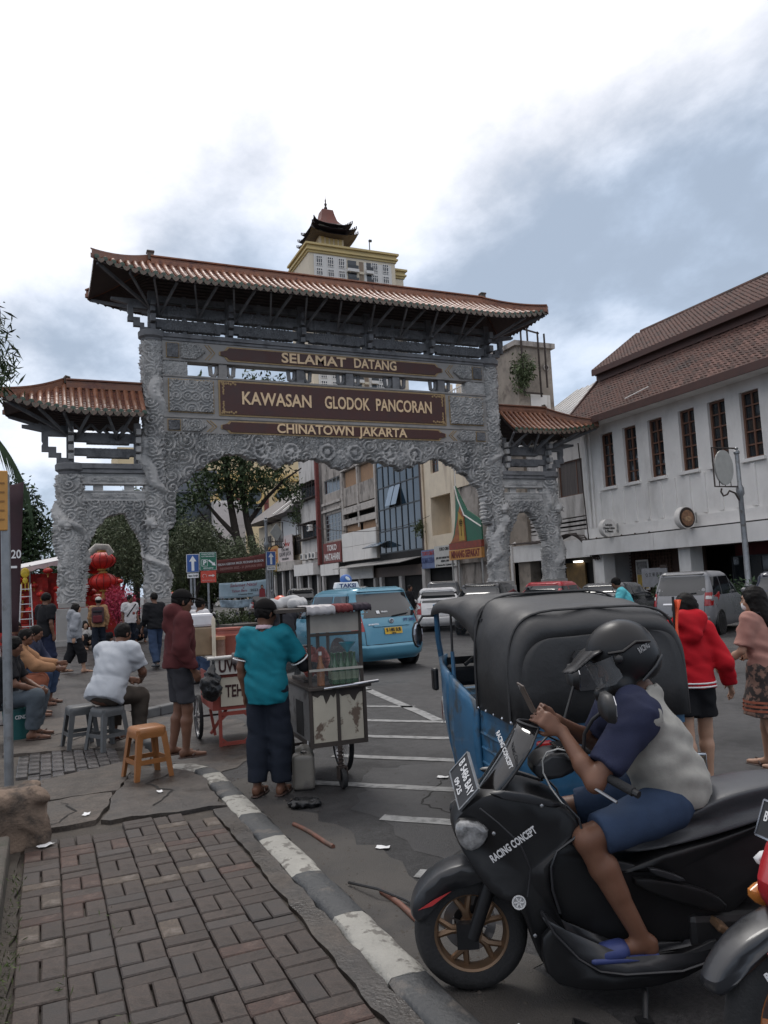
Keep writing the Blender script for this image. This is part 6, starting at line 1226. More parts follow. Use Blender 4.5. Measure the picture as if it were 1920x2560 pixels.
mb=MB(); mb.bar((-.42,1.05,1.0),(.42,1.05,1.0),.05,.08); mb.bar((-.45,1.0,1.5),(.45,1.0,1.5),.04,.05); mb.build('windscreen_frame',m_blk,bj)
MB().grid([[(lerp(-.41,.41,i/6),1.045-.04*j/2,lerp(1.04,1.48,j/2)) for i in range(7)] for j in range(3)]).build('windscreen',PM('clear screen',(.5,.5,.5),.05,var=.02,alpha=.12,spec=.7),bj); MB().bar((-.22,1.0,1.42),(.1,1.02,1.08),.015,.015).build('wiper',m_blk,bj)
mb=MB(); mb.bb(-.4,.4,.85,1.02,.80,.98); mb.build('dashboard',m_int,bj,bev=.04); MB().tube([(-.3,.72,1.0),(-.2,.76,1.06),(0,.8,1.04),(.2,.76,1.06),(.3,.72,1.0)],.017,8).ell((0,.82,1.02),(.13,.09,.06),12).build('handlebar',m_blk,bj,smooth=50); MB().cyl((.1,.86,.98),(.1,.86,1.1),.04,10).build('cup',PM('yellow bottle',(.35,.28,.06),.5),bj)
mb=MB(); mb.bb(-.26,.26,.05,.42,.5,.66); mb.bb(-.26,.26,-.02,.07,.62,.92); mb.build('driver_seat',m_int,bj,bev=.04); MB().bb(-.52,.52,-.9,-.4,.4,.62).build('passenger_seat',m_int,bj,bev=.04); MB().bb(-.54,.54,-.42,-.38,.3,1.45).build('partition',m_int,bj)
wheel(bj,0,.95,.2,.1,m_alloy,-1); MB().tube([(0,.72,.36),(0,.85,.42),(0,1.0,.43),(0,1.13,.34)],.085,8,sq=.5).build('mudguard',m_bjb,bj,smooth=50)
rb=MB(); rb.tube([(-.5,-1.1,.30),(-.5,-1.2,.32),(.5,-1.2,.32),(.5,-1.1,.30)],.018,8); rb.tube([(.3,-1.12,.62),(.36,-1.16,.6),(.56,-1.16,.58),(.6,-1.1,.5),(.58,-1.14,.38)],.014,8); rb.tube([(.38,-1.16,.6),(.4,-1.17,.45),(.56,-1.17,.45)],.011,6); rb.build('rear_rail',m_chr,bj,smooth=50)
pl_=MB().bb(.22,.62,-1.185,-1.175,.27,.42).build('number_plate',m_yplate,bj); txt('B 2681 TB','plate_lettering',ink,bj,frame((.42,-1.19,.365),(1,0,0),(0,0,1)),.09,.002,.002,fit=.36); txt('06·25','plate_lettering',ink,bj,frame((.5,-1.19,.30),(1,0,0),(0,0,1)),.05,.002,.001)
MB().tube([(.565,-.95,1.0),(.57,-.96,1.55)],.008,6).build('flag_stick',m_blk,bj); fl_=MB().grid([[(.575+.025*math.sin(v*5+u*2),-.955-.05*u+.02*math.sin(v*7),1.53-.5*v) for u in(0,.5,1)] for v in [j/8 for j in range(9)]]).build('orange_flag',PM('orange flag cloth',(.75,.09,.025),.6,var=.1),bj,smooth=60); md=fl_.modifiers.new('s','SOLIDIFY'); md.thickness=.012
# ---------------------------------------------------------------- scooter in the foreground
SH=-65; sct=thing('motor_scooter','matte black motor scooter with smoked screen in the right foreground','scooter',(1.66,3.03,0),-R(SH))
m_mat=PM('matte black fairing',(.010,.010,.011),.40,var=.2,s=4,rvar=.08,bump=.02,bs=200,spec=.35); m_mat2=PM('grey black fairing',(.024,.025,.028),.36,var=.12,s=4); m_seat=PM('grey vinyl seat',(.045,.047,.052),.42,var=.12,s=5,bump=.1,bs=120); m_brz=PM('bronze wheel',(.20,.125,.075),.4,metal=.55,var=.12,s=8); m_smk=PM('smoked screen',(.01,.009,.009),.08,var=.3,s=3,alpha=.86,spec=.8); m_decal=PM('silver decal',(.62,.62,.62),.45)
def shell(poly,wf,name,mat,par,ks=((-1,.86),(-.9,.96),(-.6,1.),(0,1.),(.6,1.),(.9,.96),(1,.86)),sub=1,c=None,x0=0.,bev=None):
    """side profile (forward, z) given body by lateral width wf(f,z); rounded edges"""
    cx=sum(p[0] for p in poly)/len(poly) if c is None else c[0]; cz=sum(p[1] for p in poly)/len(poly) if c is None else c[1]
    rings=[[V((x0+k*wf(f,z),cz*0+ (cx+(f-cx)*s_),cz+(z-cz)*s_)) for f,z in poly] for k,s_ in ks]
    return MB().loft(rings).build(name,mat,par,smooth=45,sub=sub)
def spokewheel(par,y,r,w,nsp=5):
    t=bpy.data.objects.new('front_wheel',None); C.objects.link(t); t.parent=par; T=M.Translation((0,y,r))@M.Rotation(PI/2,4,'Y'); h=w/2
    MB().lathe([(r*.66,-h*.8),(r*.8,-h),(r*.93,-h*.85),(r,-h*.3),(r*1.003,0),(r,h*.3),(r*.93,h*.85),(r*.8,h),(r*.66,h*.8),(r*.66,-h*.8)],48,T=T,caps=False).build('tyre',m_tyre,t,smooth=60)
    mb=MB(); mb.lathe([(r*.70,-h*.75),(r*.72,-h*.7),(r*.64,-h*.3),(r*.63,h*.3),(r*.72,h*.7),(r*.70,h*.75),(r*.62,h*.6),(r*.57,0),(r*.62,-h*.6),(r*.70,-h*.75)],48,T=T,caps=False)
    mb.lathe([(.045,-.05),(.05,-.02),(.05,.02),(.045,.05)],18,T=T)
    for k in range(nsp):
        a=2*PI*k/nsp+.4
        for da in(-.16,.16): mb.tube([T@V((.04*math.cos(a),.04*math.sin(a),0)),T@V((r*.35*math.cos(a+da*.4),r*.35*math.sin(a+da*.4),-.012)),T@V((r*.62*math.cos(a+da*1.5),r*.62*math.sin(a+da*1.5),0))],[.02,.014,.012],6)
    mb.build('rim',m_brz,t,smooth=45)
    d=MB(); d.lathe([(.115,-.004),(.115,.004),(.075,.004),(.075,-.004),(.115,-.004)],32,T=M.Translation((.062,y,r))@M.Rotation(PI/2,4,'Y'),caps=False)
    for k in range(6): a=k*PI/3; d.bar((.062,y+.02*math.cos(a),r+.02*math.sin(a)),(.062,y+.085*math.cos(a+.3),r+.085*math.sin(a+.3)),.012,.006)
    d.build('brake_disc',m_alloy,t); return t
spokewheel(sct,0,.24,.115); rw=spokewheel(sct,-1.34,.24,.13); rw.name='rear_wheel'
for s_ in(-1,1): MB().tube([(s_*.085,0,.24),(s_*.085,-.08,.44),(s_*.08,-.13,.58)],[.028,.03,.032],10).box((s_*.08,.02,.25),(.04,.09,.1)).build('fork_leg',m_mat,sct,smooth=45)
MB().box((.10,.05,.33),(.05,.06,.1)).build('brake_caliper',m_brz,sct,bev=.01)
fd=[(.235,.30),(.255,.345),(.22,.43),(.13,.505),(.02,.535),(-.09,.53),(-.16,.49),(-.1,.46),(0,.47),(.1,.43),(.17,.36),(.2,.30)]
shell(fd,lambda f,z:.085,'front_fender',m_mat2,sct,ks=((-1,.96),(-.8,1),(-.4,1.04),(0,1.06),(.4,1.04),(.8,1),(1,.96))); 
for s_ in(-1,1): MB().prism([(.22,.36),(.15,.40),(.08,.43),(.16,.375)],-.089 if s_<0 else .087,-.087 if s_<0 else .089,'x').build('red_decal',PM('red decal',(.4,.03,.03),.5),sct)
ap=[(-.10,.86),(-.02,.80),(.05,.735),(.065,.69),(.04,.62),(0.0,.55),(-.05,.47),(-.10,.415),(-.19,.40),(-.225,.30),(-.25,.20),(-.29,.115),(-.4,.09),(-.44,.16),(-.38,.28),(-.33,.40),(-.31,.52),(-.34,.60),(-.44,.655),(-.47,.70),(-.43,.775),(-.28,.84)]
def apw(f,z): return interp(f,[-.5,-.3,-.15,0,.07],[.20,.225,.215,.15,.09])*interp(z,[.08,.3,.5,.7,.86],[.75,.88,.98,1.,.85])
shell(ap,apw,'front_fairing',m_mat,sct,ks=((-1,.9),(-.96,.97),(-.7,1.),(0,1.02),(.7,1.),(.96,.97),(1,.9)),c=(-.2,.58))
for s_ in(-1,1):
    shell([(.06,.705),(.045,.745),(-.05,.73),(-.10,.70),(-.07,.64),(-.01,.60),(.04,.635)],lambda f,z:.03,'head_lamp',PM('head lamp lens',(.20,.20,.20),.12,var=.6,s=26,coat=.7),sct,x0=s_*interp(-.01,[-.5,0],[.2,.155]),ks=((-1,.8),(-.5,.98),(.5,.98),(1,.8))); shell([(.075,.71),(.055,.76),(-.06,.745),(-.13,.70),(-.08,.62),(-.01,.585),(.05,.62)],lambda f,z:.02,'lamp_bezel',m_blk,sct,x0=s_*.135,ks=((-1,.9),(1,.95)))
    shell([(-.06,.86),(-.1,.875),(-.28,.85),(-.42,.79),(-.40,.77),(-.28,.80),(-.1,.83)],lambda f,z:.012,'fairing_edge',m_mat2,sct,x0=s_*.205,ks=((-1,.9),(1,.95)))
ws=[]
for j in range(9):
    v=j/8; z=lerp(.80,1.10,v); f0=lerp(-.03,-.255,v**.9); hw=lerp(.13,.165,math.sin(PI*min(1,v*.8+.1)))*(1-.35*max(0,v-.75)/.25); ws.append([V((x*hw,f0-.075*x*x,z-.02*x*x*v)) for x in [lerp(-1,1,i/12) for i in range(13)]])
o=MB().grid(ws).build('windscreen',m_smk,sct,smooth=70); md=o.modifiers.new('s','SOLIDIFY'); md.thickness=.005
MB().tube([ws[j][0] for j in range(9)]+ws[8][1:-1]+[ws[j][12] for j in range(8,-1,-1)],.006,6).build('windscreen_edge',m_blk,sct)
ox=V((-.01,-.075,1.0)); tw_=txt('RACING CONCEPT','screen_decal',m_decal,sct,frame((-.02,-.15,1.0),(-1,0,0),(0,-.6,.8)),.03,.001,.0005,fit=.2); tw_.matrix_local=frame((-.115,-.175,1.005),(-.8,-.12,-.5),(0,-.6,.8))@M.Diagonal((.2/.24,1,1,1))
tw_=txt('RACING CONCEPT','fairing_decal',m_decal,sct,frame((-.231,-.175,.655),(0,-.855,.52),(0,.52,.855)),.042,.001,.0012,fit=.215)
lg=MB().lathe([(.028,0),(.028,.004),(.023,.004),(.023,0)],24).build('fork_emblem',m_decal,sct); lg.matrix_local=frame((-.213,-.185,.425),(0,-1,0),(0,0,1)); lg2=MB()
for k in range(3): a=k*PI/3; lg2.bar((-.02*math.cos(a),-.02*math.sin(a),.003),(.02*math.cos(a),.02*math.sin(a),.003),.005,.003)
lg2.build('emblem_spokes',m_decal,lg)
T=frame((-.035,-.005,.865),(-1,-.12,-.62),(0,-.5,.85)); pl=MB().box((0,0,0),(.27,.17,.006)).build('number_plate',m_plate,sct,bev=.004); pl.matrix_local=T@M.Diagonal((.8,.78,1,1)); rb=MB()
for a,b in(((-.135,-.085,0),(.135,-.085,0)),((.135,-.085,0),(.135,.085,0)),((.135,.085,0),(-.135,.085,0)),((-.135,.085,0),(-.135,-.085,0))): rb.bar(a,b,.008,.012)
rb=rb.build('plate_frame',m_galv,pl); txt('B 5486 BAY','plate_lettering',m_wht,pl,M.Translation((0,.025,.005)),.075,.001,.001,fit=.24); txt('09·25','plate_lettering',m_wht,pl,M.Translation((0,-.05,.005)),.05,.001,.0008)
bd_=[(-.30,.62),(-.30,.40),(-.40,.22),(-.48,.13),(-.9,.13),(-1.05,.30),(-1.2,.42),(-1.5,.62),(-1.72,.80),(-1.70,.84),(-1.4,.72),(-1.0,.60),(-.8,.58),(-.62,.50),(-.52,.50),(-.46,.56),(-.42,.64)]
shell(bd_,lambda f,z:interp(f,[-1.75,-1.3,-.9,-.3],[.06,.15,.165,.14])*interp(z,[.1,.4,.7],[1,1,.9]),'body',m_mat,sct,c=(-.75,.42))
fbp=[(-.26,.40),(-.27,.36),(-.36,.24),(-.46,.155),(-.55,.135),(-.8,.14),(-.93,.18),(-1.0,.26),(-.9,.21),(-.78,.175),(-.56,.17),(-.48,.19),(-.39,.27)]
for s_ in(-1,1):
    shell(fbp,lambda f,z:.055,'footboard',m_mat2,sct,x0=s_*.205,ks=((-1,.97),(-.9,1),(.9,1),(1,.97))); shell([(-.28,.38),(-.25,.22),(-.29,.10),(-.5,.08),(-.72,.09),(-.92,.15),(-1.03,.28),(-.9,.19),(-.55,.14),(-.42,.2)],lambda f,z:.03,'lower_skirt',m_mat,sct,x0=s_*.215)
    shell([(-.62,.50),(-.8,.47),(-.96,.43),(-1.05,.36),(-1.0,.33),(-.85,.38),(-.68,.44)],lambda f,z:.02,'side_cover',m_mat,sct,x0=s_*.165); shell([(-.70,.535),(-.78,.515),(-.88,.475),(-.86,.46),(-.74,.495)],lambda f,z:.012,'cover_trim',m_mat2,sct,x0=s_*.178)
    MB().box((s_*.2,-.98,.30),(.1,.05,.03),rot=M.Rotation(.5,3,'X')).build('passenger_peg',m_brz,sct,bev=.008)
se=[(-.56,.575),(-.62,.635),(-.74,.675),(-.86,.70),(-.96,.755),(-1.08,.80),(-1.3,.835),(-1.52,.83),(-1.6,.80),(-1.55,.76),(-1.3,.69),(-1.0,.62),(-.75,.56),(-.62,.54)]
shell(se,lambda f,z:interp(f,[-1.6,-1.3,-.95,-.7,-.56],[.09,.14,.165,.13,.08]),'seat',m_seat,sct,ks=((-1,.75),(-.93,.9),(-.7,.98),(0,1.02),(.7,.98),(.93,.9),(1,.75)),c=(-1.05,.69),sub=2)
hb=MB(); hb.tube([(-.35,-.62,.885),(-.2,-.50,.94),(-.08,-.44,.95),(.08,-.44,.95),(.2,-.50,.94),(.35,-.62,.885)],.013,10); hb.build('handlebar',m_blk,sct,smooth=50)
shell([(-.30,.86),(-.28,.93),(-.36,.985),(-.5,.97),(-.52,.92),(-.42,.86)],lambda f,z:.1,'dash_cover',m_mat2,sct); shell([(-.38,.985),(-.40,1.0),(-.50,.985),(-.49,.97)],lambda f,z:.07,'instrument',m_smk,sct)
for s_ in(-1,1):
    a,b=V((s_*.235,-.532,.926)),V((s_*.37,-.632,.878)); MB().tube([a,a.lerp(b,.1),b],.0185,12).build('grip',m_tyre,sct,smooth=50); MB().tube([b,b+(b-a).normalized()*.025],.015,10).build('bar_end',m_blk,sct); MB().box(a+V((-s_*.035,.02,.0)),(.07,.05,.06)).build('switch_box',m_blk,sct,bev=.012)
    MB().tube([a+V((-s_*.02,.05,-.02)),a+V((s_*.06,.035,-.045)),a+V((s_*.15,-.03,-.08))],[.009,.007,.006],6).build('brake_lever',m_alloy,sct,smooth=50)
    mr=V((s_*.30,-.57,1.19 if s_<0 else 1.24)); MB().tube([(s_*.17,-.49,.95),(s_*.19,-.5,1.07),(s_*.22,-.53,1.13),mr+V((-s_*.05,0,-.02))],.008,8).build('mirror_stalk',m_blk,sct,smooth=50); q=MB().loft([[mr+V((s_*.0+x*sc2,y,z*sc2)) for x,z in((-.075,-.03),(-.06,-.055),(.06,-.05),(.085,-.02),(.08,.03),(.05,.06),(-.04,.055),(-.075,.02))] for y,sc2 in((-.02,.92),(-.014,1),(.012,.9),(.025,.5))]).build('mirror',m_blk,sct,smooth=50); MB().prism([(x*.88,z*.88) for x,z in((-.075,-.03),(-.06,-.055),(.06,-.05),(.085,-.02),(.08,.03),(.05,.06),(-.04,.055),(-.075,.02))],-.024,-.0205,'y').build('mirror_glass',m_chr,q).location=mr
MB().tube([(-.16,-.5,.95),(-.145,-.45,.99),(-.125,-.40,1.0),(-.11,-.355,.985),(-.10,-.335,.95),(-.10,-.335,.90),(-.11,-.36,.84),(-.12,-.40,.78),(-.13,-.45,.73)],.004,6).build('brake_hose',PM('pale cable',(.5,.5,.48),.5),sct,smooth=60); MB().tube([(.16,-.5,.95),(.1,-.4,1.01),(.08,-.33,.95),(.08,-.36,.82)],.006,6).build('brake_hose',m_blk,sct,smooth=60)
MB().tube([(-.15,-.66,.14),(-.22,-.66,.06),(-.30,-.63,.008)],[.016,.013,.012],8).box((-.305,-.625,.008),(.05,.06,.012)).build('side_stand',m_blk,sct,smooth=50)
MB().tube([(.2,-.95,.26),(.22,-1.2,.3),(.23,-1.62,.42)],[.03,.06,.065],12).build('muffler',m_blk,sct,smooth=50); shell([(-1.62,.62),(-1.7,.66),(-1.78,.60),(-1.76,.45),(-1.70,.44)],lambda f,z:.07,'rear_mudguard',m_mat,sct); MB().box((0,-1.75,.76),(.16,.05,.06)).build('tail_lamp',m_tail,sct,bev=.02)
for s_ in(-1,1):
    MB().tube([(s_*.222,f_,z_) for f_,z_ in((-.40,.795),(-.445,.745),(-.455,.70),(-.42,.665),(-.35,.62),(-.322,.56),(-.322,.47),(-.345,.38))],.006,6).build('legshield_highlight',m_mat2,sct,smooth=60); MB().tube([(s_*.258,f_,z_) for f_,z_ in((-.27,.40),(-.31,.32),(-.40,.22),(-.48,.17),(-.58,.155),(-.8,.16),(-.92,.195))],.006,6).build('footboard_highlight',m_mat2,sct,smooth=60); MB().tube([(s_*.225,f_,z_) for f_,z_ in((-.05,.80),(-.12,.74),(-.2,.66),(-.24,.56),(-.22,.45))],.004,6).build('crease_highlight',m_mat2,sct,smooth=60)  # lighter grey lines along the edges stand in for highlights
    for f_,z_ in((-.30,.80),(-.10,.70),(-.24,.30),(-.35,.14)): MB().ell((s_*.226,f_,z_),(.004,.008,.008),8).build('bolt',m_alloy,sct)
MB().box((0,-.62,.30),(.2,.5,.28)).build('engine_block',m_blk,sct,bev=.04); MB().box((-.1,-1.12,.25),(.14,.5,.16)).build('swing_arm',m_blk,sct,bev=.03)
# ---------------------------------------------------------------- second motorcycle cut by the lower right corner
mo=thing('motorcycle','red motorcycle front end with dark mudguard cut off by lower right corner','motorcycle',(2.205,1.855,0),R(78))
m_rd=paint('motorcycle red',(.36,.02,.025)); m_fen=PM('dark translucent mudguard',(.018,.019,.022),.3,var=.3,s=6,coat=.3)
def mfront():
    t=spokewheel(mo,0,.285,.085,6); t.name='front_wheel'
    for c in t.children:
        if c.name.startswith('rim'): c.data.materials[0]=PM('orange rim',(.34,.12,.035),.45,var=.2)
    fp=[(.33,.42),(.345,.45),(.28,.53),(.16,.60),(.0,.635),(-.14,.61),(-.16,.57),(0,.595),(.14,.56),(.25,.49),(.305,.41)]
    shell(fp,lambda f,z:interp(f,[-.2,.1,.35],[.07,.075,.045]),'mudguard',m_fen,mo,ks=((-1,.96),(-.8,1),(-.4,1.03),(0,1.05),(.4,1.03),(.8,1),(1,.96)))
    for s_ in(-1,1): MB().tube([(s_*.085,0,.285),(s_*.085,-.12,.62),(s_*.08,-.2,.85)],[.026,.03,.03],10).build('fork_leg',PM('bronze fork',(.22,.12,.05),.4,metal=.4),mo,smooth=45)
    shell([(.09,.64),(.11,.70),(.03,.80),(-.07,.88),(-.25,.88),(-.34,.75),(-.25,.6),(-.06,.56),(.03,.58)],lambda f,z:interp(f,[-.34,-.06,.11],[.19,.15,.06]),'front_fairing',m_rd,mo,c=(-.1,.72))
    for s_ in(-1,1):
        shell([(.07,.60),(.10,.65),(.01,.68),(-.11,.66),(-.09,.60),(-.01,.565)],lambda f,z:.03,'turn_signal',PM('orange lens',(.48,.17,.035),.22,var=.35,s=40,coat=.5),mo,x0=s_*.115,ks=((-1,.75),(-.4,1),(.4,1),(1,.75))); shell([(.05,.70),(.01,.76),(-.11,.75),(-.13,.71)],lambda f,z:.015,'fairing_decal',m_wht,mo,x0=s_*.145)
        MB().tube([(s_*.2,-.3,1.02),(s_*.34,-.36,.99)],.018,8).build('grip',m_tyre,mo)
    MB().tube([(-.2,-.3,1.02),(0,-.22,1.0),(.2,-.3,1.02)],.014,8).build('handlebar',m_blk,mo)
    pm=MB().box((0,0,0),(.26,.15,.006)).build('number_plate',m_plate,mo,bev=.004); pm.matrix_local=frame((.05,-.02,.86),(-1,0,0),(0,-.4,.92))@M.Diagonal((.8,.8,1,1)); r=MB()
    for a_,b_ in(((-.13,-.075,0),(.13,-.075,0)),((.13,-.075,0),(.13,.075,0)),((.13,.075,0),(-.13,.075,0)),((-.13,.075,0),(-.13,-.075,0))): r.bar(a_,b_,.008,.014)
    r.build('plate_frame',m_chr,pm); txt('B 6031 UZX','plate_lettering',m_wht,pm,M.Translation((0,.01,.005)),.06,.001,.0008,fit=.21)
    txt('HRC','mudguard_decal',PM('pink red decal',(.5,.12,.14),.5),mo,frame((-.08,.12,.545),(0,-.85,.45),(0,.45,.85)),.05,.001,.0015,fit=.10); txt('REPSOL','mudguard_decal',m_wht,mo,frame((-.082,.14,.495),(0,-.85,.45),(0,.45,.85)),.034,.001,.001,fit=.11)
    shell([(-.2,.6),(-.3,.8),(-.5,.62),(-.8,.55),(-1.2,.7),(-1.4,.75),(-1.1,.5),(-.7,.35),(-.4,.35)],lambda f,z:.12,'body',m_rd,mo,c=(-.7,.55)); shell([(-.55,.72),(-.8,.75),(-1.3,.8),(-1.35,.75),(-.8,.66)],lambda f,z:.12,'seat',m_seat,mo); MB().box((0,-.55,.35),(.24,.4,.35)).build('engine_block',m_blk,mo,bev=.05); t=spokewheel(mo,-1.2,.285,.09,6); t.name='rear_wheel'
mfront()
# simple parked motorbikes farther away
def bike(label,loc,h,col,grp='motorbikes in the distance'):
    t=thing('parked_motorbike',label,'motorbike',loc,-h,grp)
    for y in(0.,-1.22): MB().lathe([(.2,-.04),(.27,-.04),(.285,0),(.27,.04),(.2,.04),(.2,-.04)],20,T=M.Translation((0,y,.285))@M.Rotation(PI/2,4,'Y'),caps=False).build('wheel',m_tyre,t,smooth=60)
    shell([(-.1,.9),(.06,.72),(.0,.55),(-.2,.4),(-.5,.3),(-.9,.3),(-1.3,.62),(-1.5,.78),(-1.2,.76),(-.8,.62),(-.45,.5),(-.3,.7)],lambda f,z:.13,'body',col,t,c=(-.6,.5)); shell([(-.5,.72),(-.8,.76),(-1.3,.82),(-1.4,.78),(-.8,.66),(-.55,.64)],lambda f,z:.12,'seat',m_blk,t)
    MB().tube([(-.32,-.3,.98),(0,-.16,1.0),(.32,-.3,.98)],.016,6).build('handlebar',m_blk,t); MB().tube([(0,0,.285),(0,-.14,.95)],.035,8).build('fork',m_blk,t); MB().ell((0,.0,.82),(.08,.06,.07),10).build('head_lamp',m_clr,t)
    for s_ in(-1,1): MB().tube([(s_*.2,-.2,1.0),(s_*.24,-.25,1.2)],.008,5).ell((s_*.26,-.26,1.22),(.06,.02,.04),8).build('mirror',m_blk,t)
    return t
bike('black motorbike ridden by the person in the orange helmet',(3.5,13.4,0),R(-20),m_blk); bike('dark motorbike parked behind hoodie man beside the cart',(4.5,18.0,0),R(70),m_mat2); bike('motorbike parked left under the pale blue banner',(6.9,34.6,0),R(60),m_blk); bike('motorbike parked right under the pale blue banner',(9.1,34.6,0),R(-60),m_mat2); bike('motorbike beside far street lamp post',(10.6,34.9,0),R(-70),m_blk)
bike('motorbike half hidden behind cab canopy ridden by man in cyan shirt',(11.2,13.6,0),R(-50),m_blk)
# ---------------------------------------------------------------- people
SK=[PM('brown skin',(.26,.13,.08),.5,var=.1,s=9,spec=.35),PM('dark brown skin',(.15,.072,.045),.5,var=.12,s=9,spec=.35),PM('light skin',(.42,.25,.17),.5,var=.08,s=9,spec=.35)]
m_hair=PM('black hair',(.009,.008,.0075),.6,var=.5,s=14,bump=.3,bs=90,stretch=(1,1,.25),spec=.12)
def cloth(n,c,r=.85,v=.16): return PM(n,c,r,var=v,s=9,bump=.12,bs=160,spec=.15)
m_eye=PM('dark eye',(.012,.01,.01),.3); m_lip=PM('lip',(.16,.06,.05),.5); m_sand=PM('brown sandal',(.06,.035,.028),.7); m_den=cloth('blue denim',(.035,.055,.10)); m_dkd=cloth('dark navy trousers',(.016,.02,.03)); m_bkc=cloth('black cloth',(.014,.014,.016)); m_cap=PM('black cap cloth',(.012,.011,.011),.9,var=.2,s=9,spec=.08)
A=lambda *p:np.array(p,float)
def nrm(v): return v/max(1e-9,np.linalg.norm(v))
def base(hh=1.68,lean=0.,stride=0.,swing=None,arms=None):
    sw=stride*.6 if swing is None else swing
    j=dict(pel=A(0,0,.93),chest=A(0,lean*.30,1.27),neck=A(0,lean*.42-.01,1.45),head=A(0,lean*.48+.02,1.585),hd=A(0,1,-.05),
     sL=A(-.172,lean*.38,1.395),eL=A(-.225,lean*.3-.03+sw*.4,1.12),wL=A(-.22,lean*.3+.05+sw,.885),sR=A(.172,lean*.38,1.395),eR=A(.225,lean*.3-.03-sw*.4,1.12),wR=A(.22,lean*.3+.05-sw,.885),
     hL=A(-.09,0,.91),kL=A(-.095,.03-stride*.45,.49),aL=A(-.095,-.02-stride,.085+max(0,stride)*.18),hR=A(.09,0,.91),kR=A(.095,.03+stride*.5,.49),aR=A(.095,-.02+stride,.085+max(0,-stride)*.18))
    j.update({k:A(*v) for k,v in (arms or {}).items()})
    s=hh/1.70
    return {k:(v if k in('hd','fw') else v*s) for k,v in j.items()}
def hand(D,w,d,pn,sd,curl=.5,s=1.,k=.012):
    """palm, four fingers and a thumb; d finger direction, pn palm normal, sd +1/-1 thumb side along d x pn"""
    d=nrm(d); pn=nrm(pn-d*(pn@d)); l=np.cross(d,pn)*sd
    D.cap(w,w+d*.03*s,.024*s,.026*s,k=.02,fl=.7,fd=pn); c=w+d*.055*s; D.cap(c-l*.018*s,c+l*.02*s,.022*s,k=.02,fl=.65,fd=pn); D.cap(c+d*.03*s-l*.022*s,c+d*.03*s+l*.024*s,.017*s,k=.018,fl=.75,fd=pn)
    for i,(o,ln) in enumerate(((.028,.072),(.009,.08),(-.01,.074),(-.027,.058))):
        b=w+d*.088*s+l*o*s; a1=curl*1.0; d1=d*math.cos(a1)+pn*math.sin(a1); m=b+d1*ln*.5*s; a2=curl*2.1; d2=d*math.cos(a2)+pn*math.sin(a2); D.cap(b-d*.01*s,m,.0098*s,.0088*s,k=.005); D.cap(m,m+d2*ln*.55*s,.0088*s,.0068*s,k=.004)
    tb=w+d*.028*s+l*.026*s; t1=nrm(d*.75+l*.7+pn*.35*(1+curl)); m=tb+t1*.04*s; D.cap(tb,m,.0125*s,.0105*s,k=.012); D.cap(m,m+nrm(d*.95+l*.12+pn*(.3+curl*.5))*.035*s,.0105*s,.008*s,k=.004)
def headR(hd,up=None):
    f=nrm(hd); up=A(0,0,1) if up is None else up; r=nrm(np.cross(f,up)); u=np.cross(r,f); return np.stack([r,f,u],1)
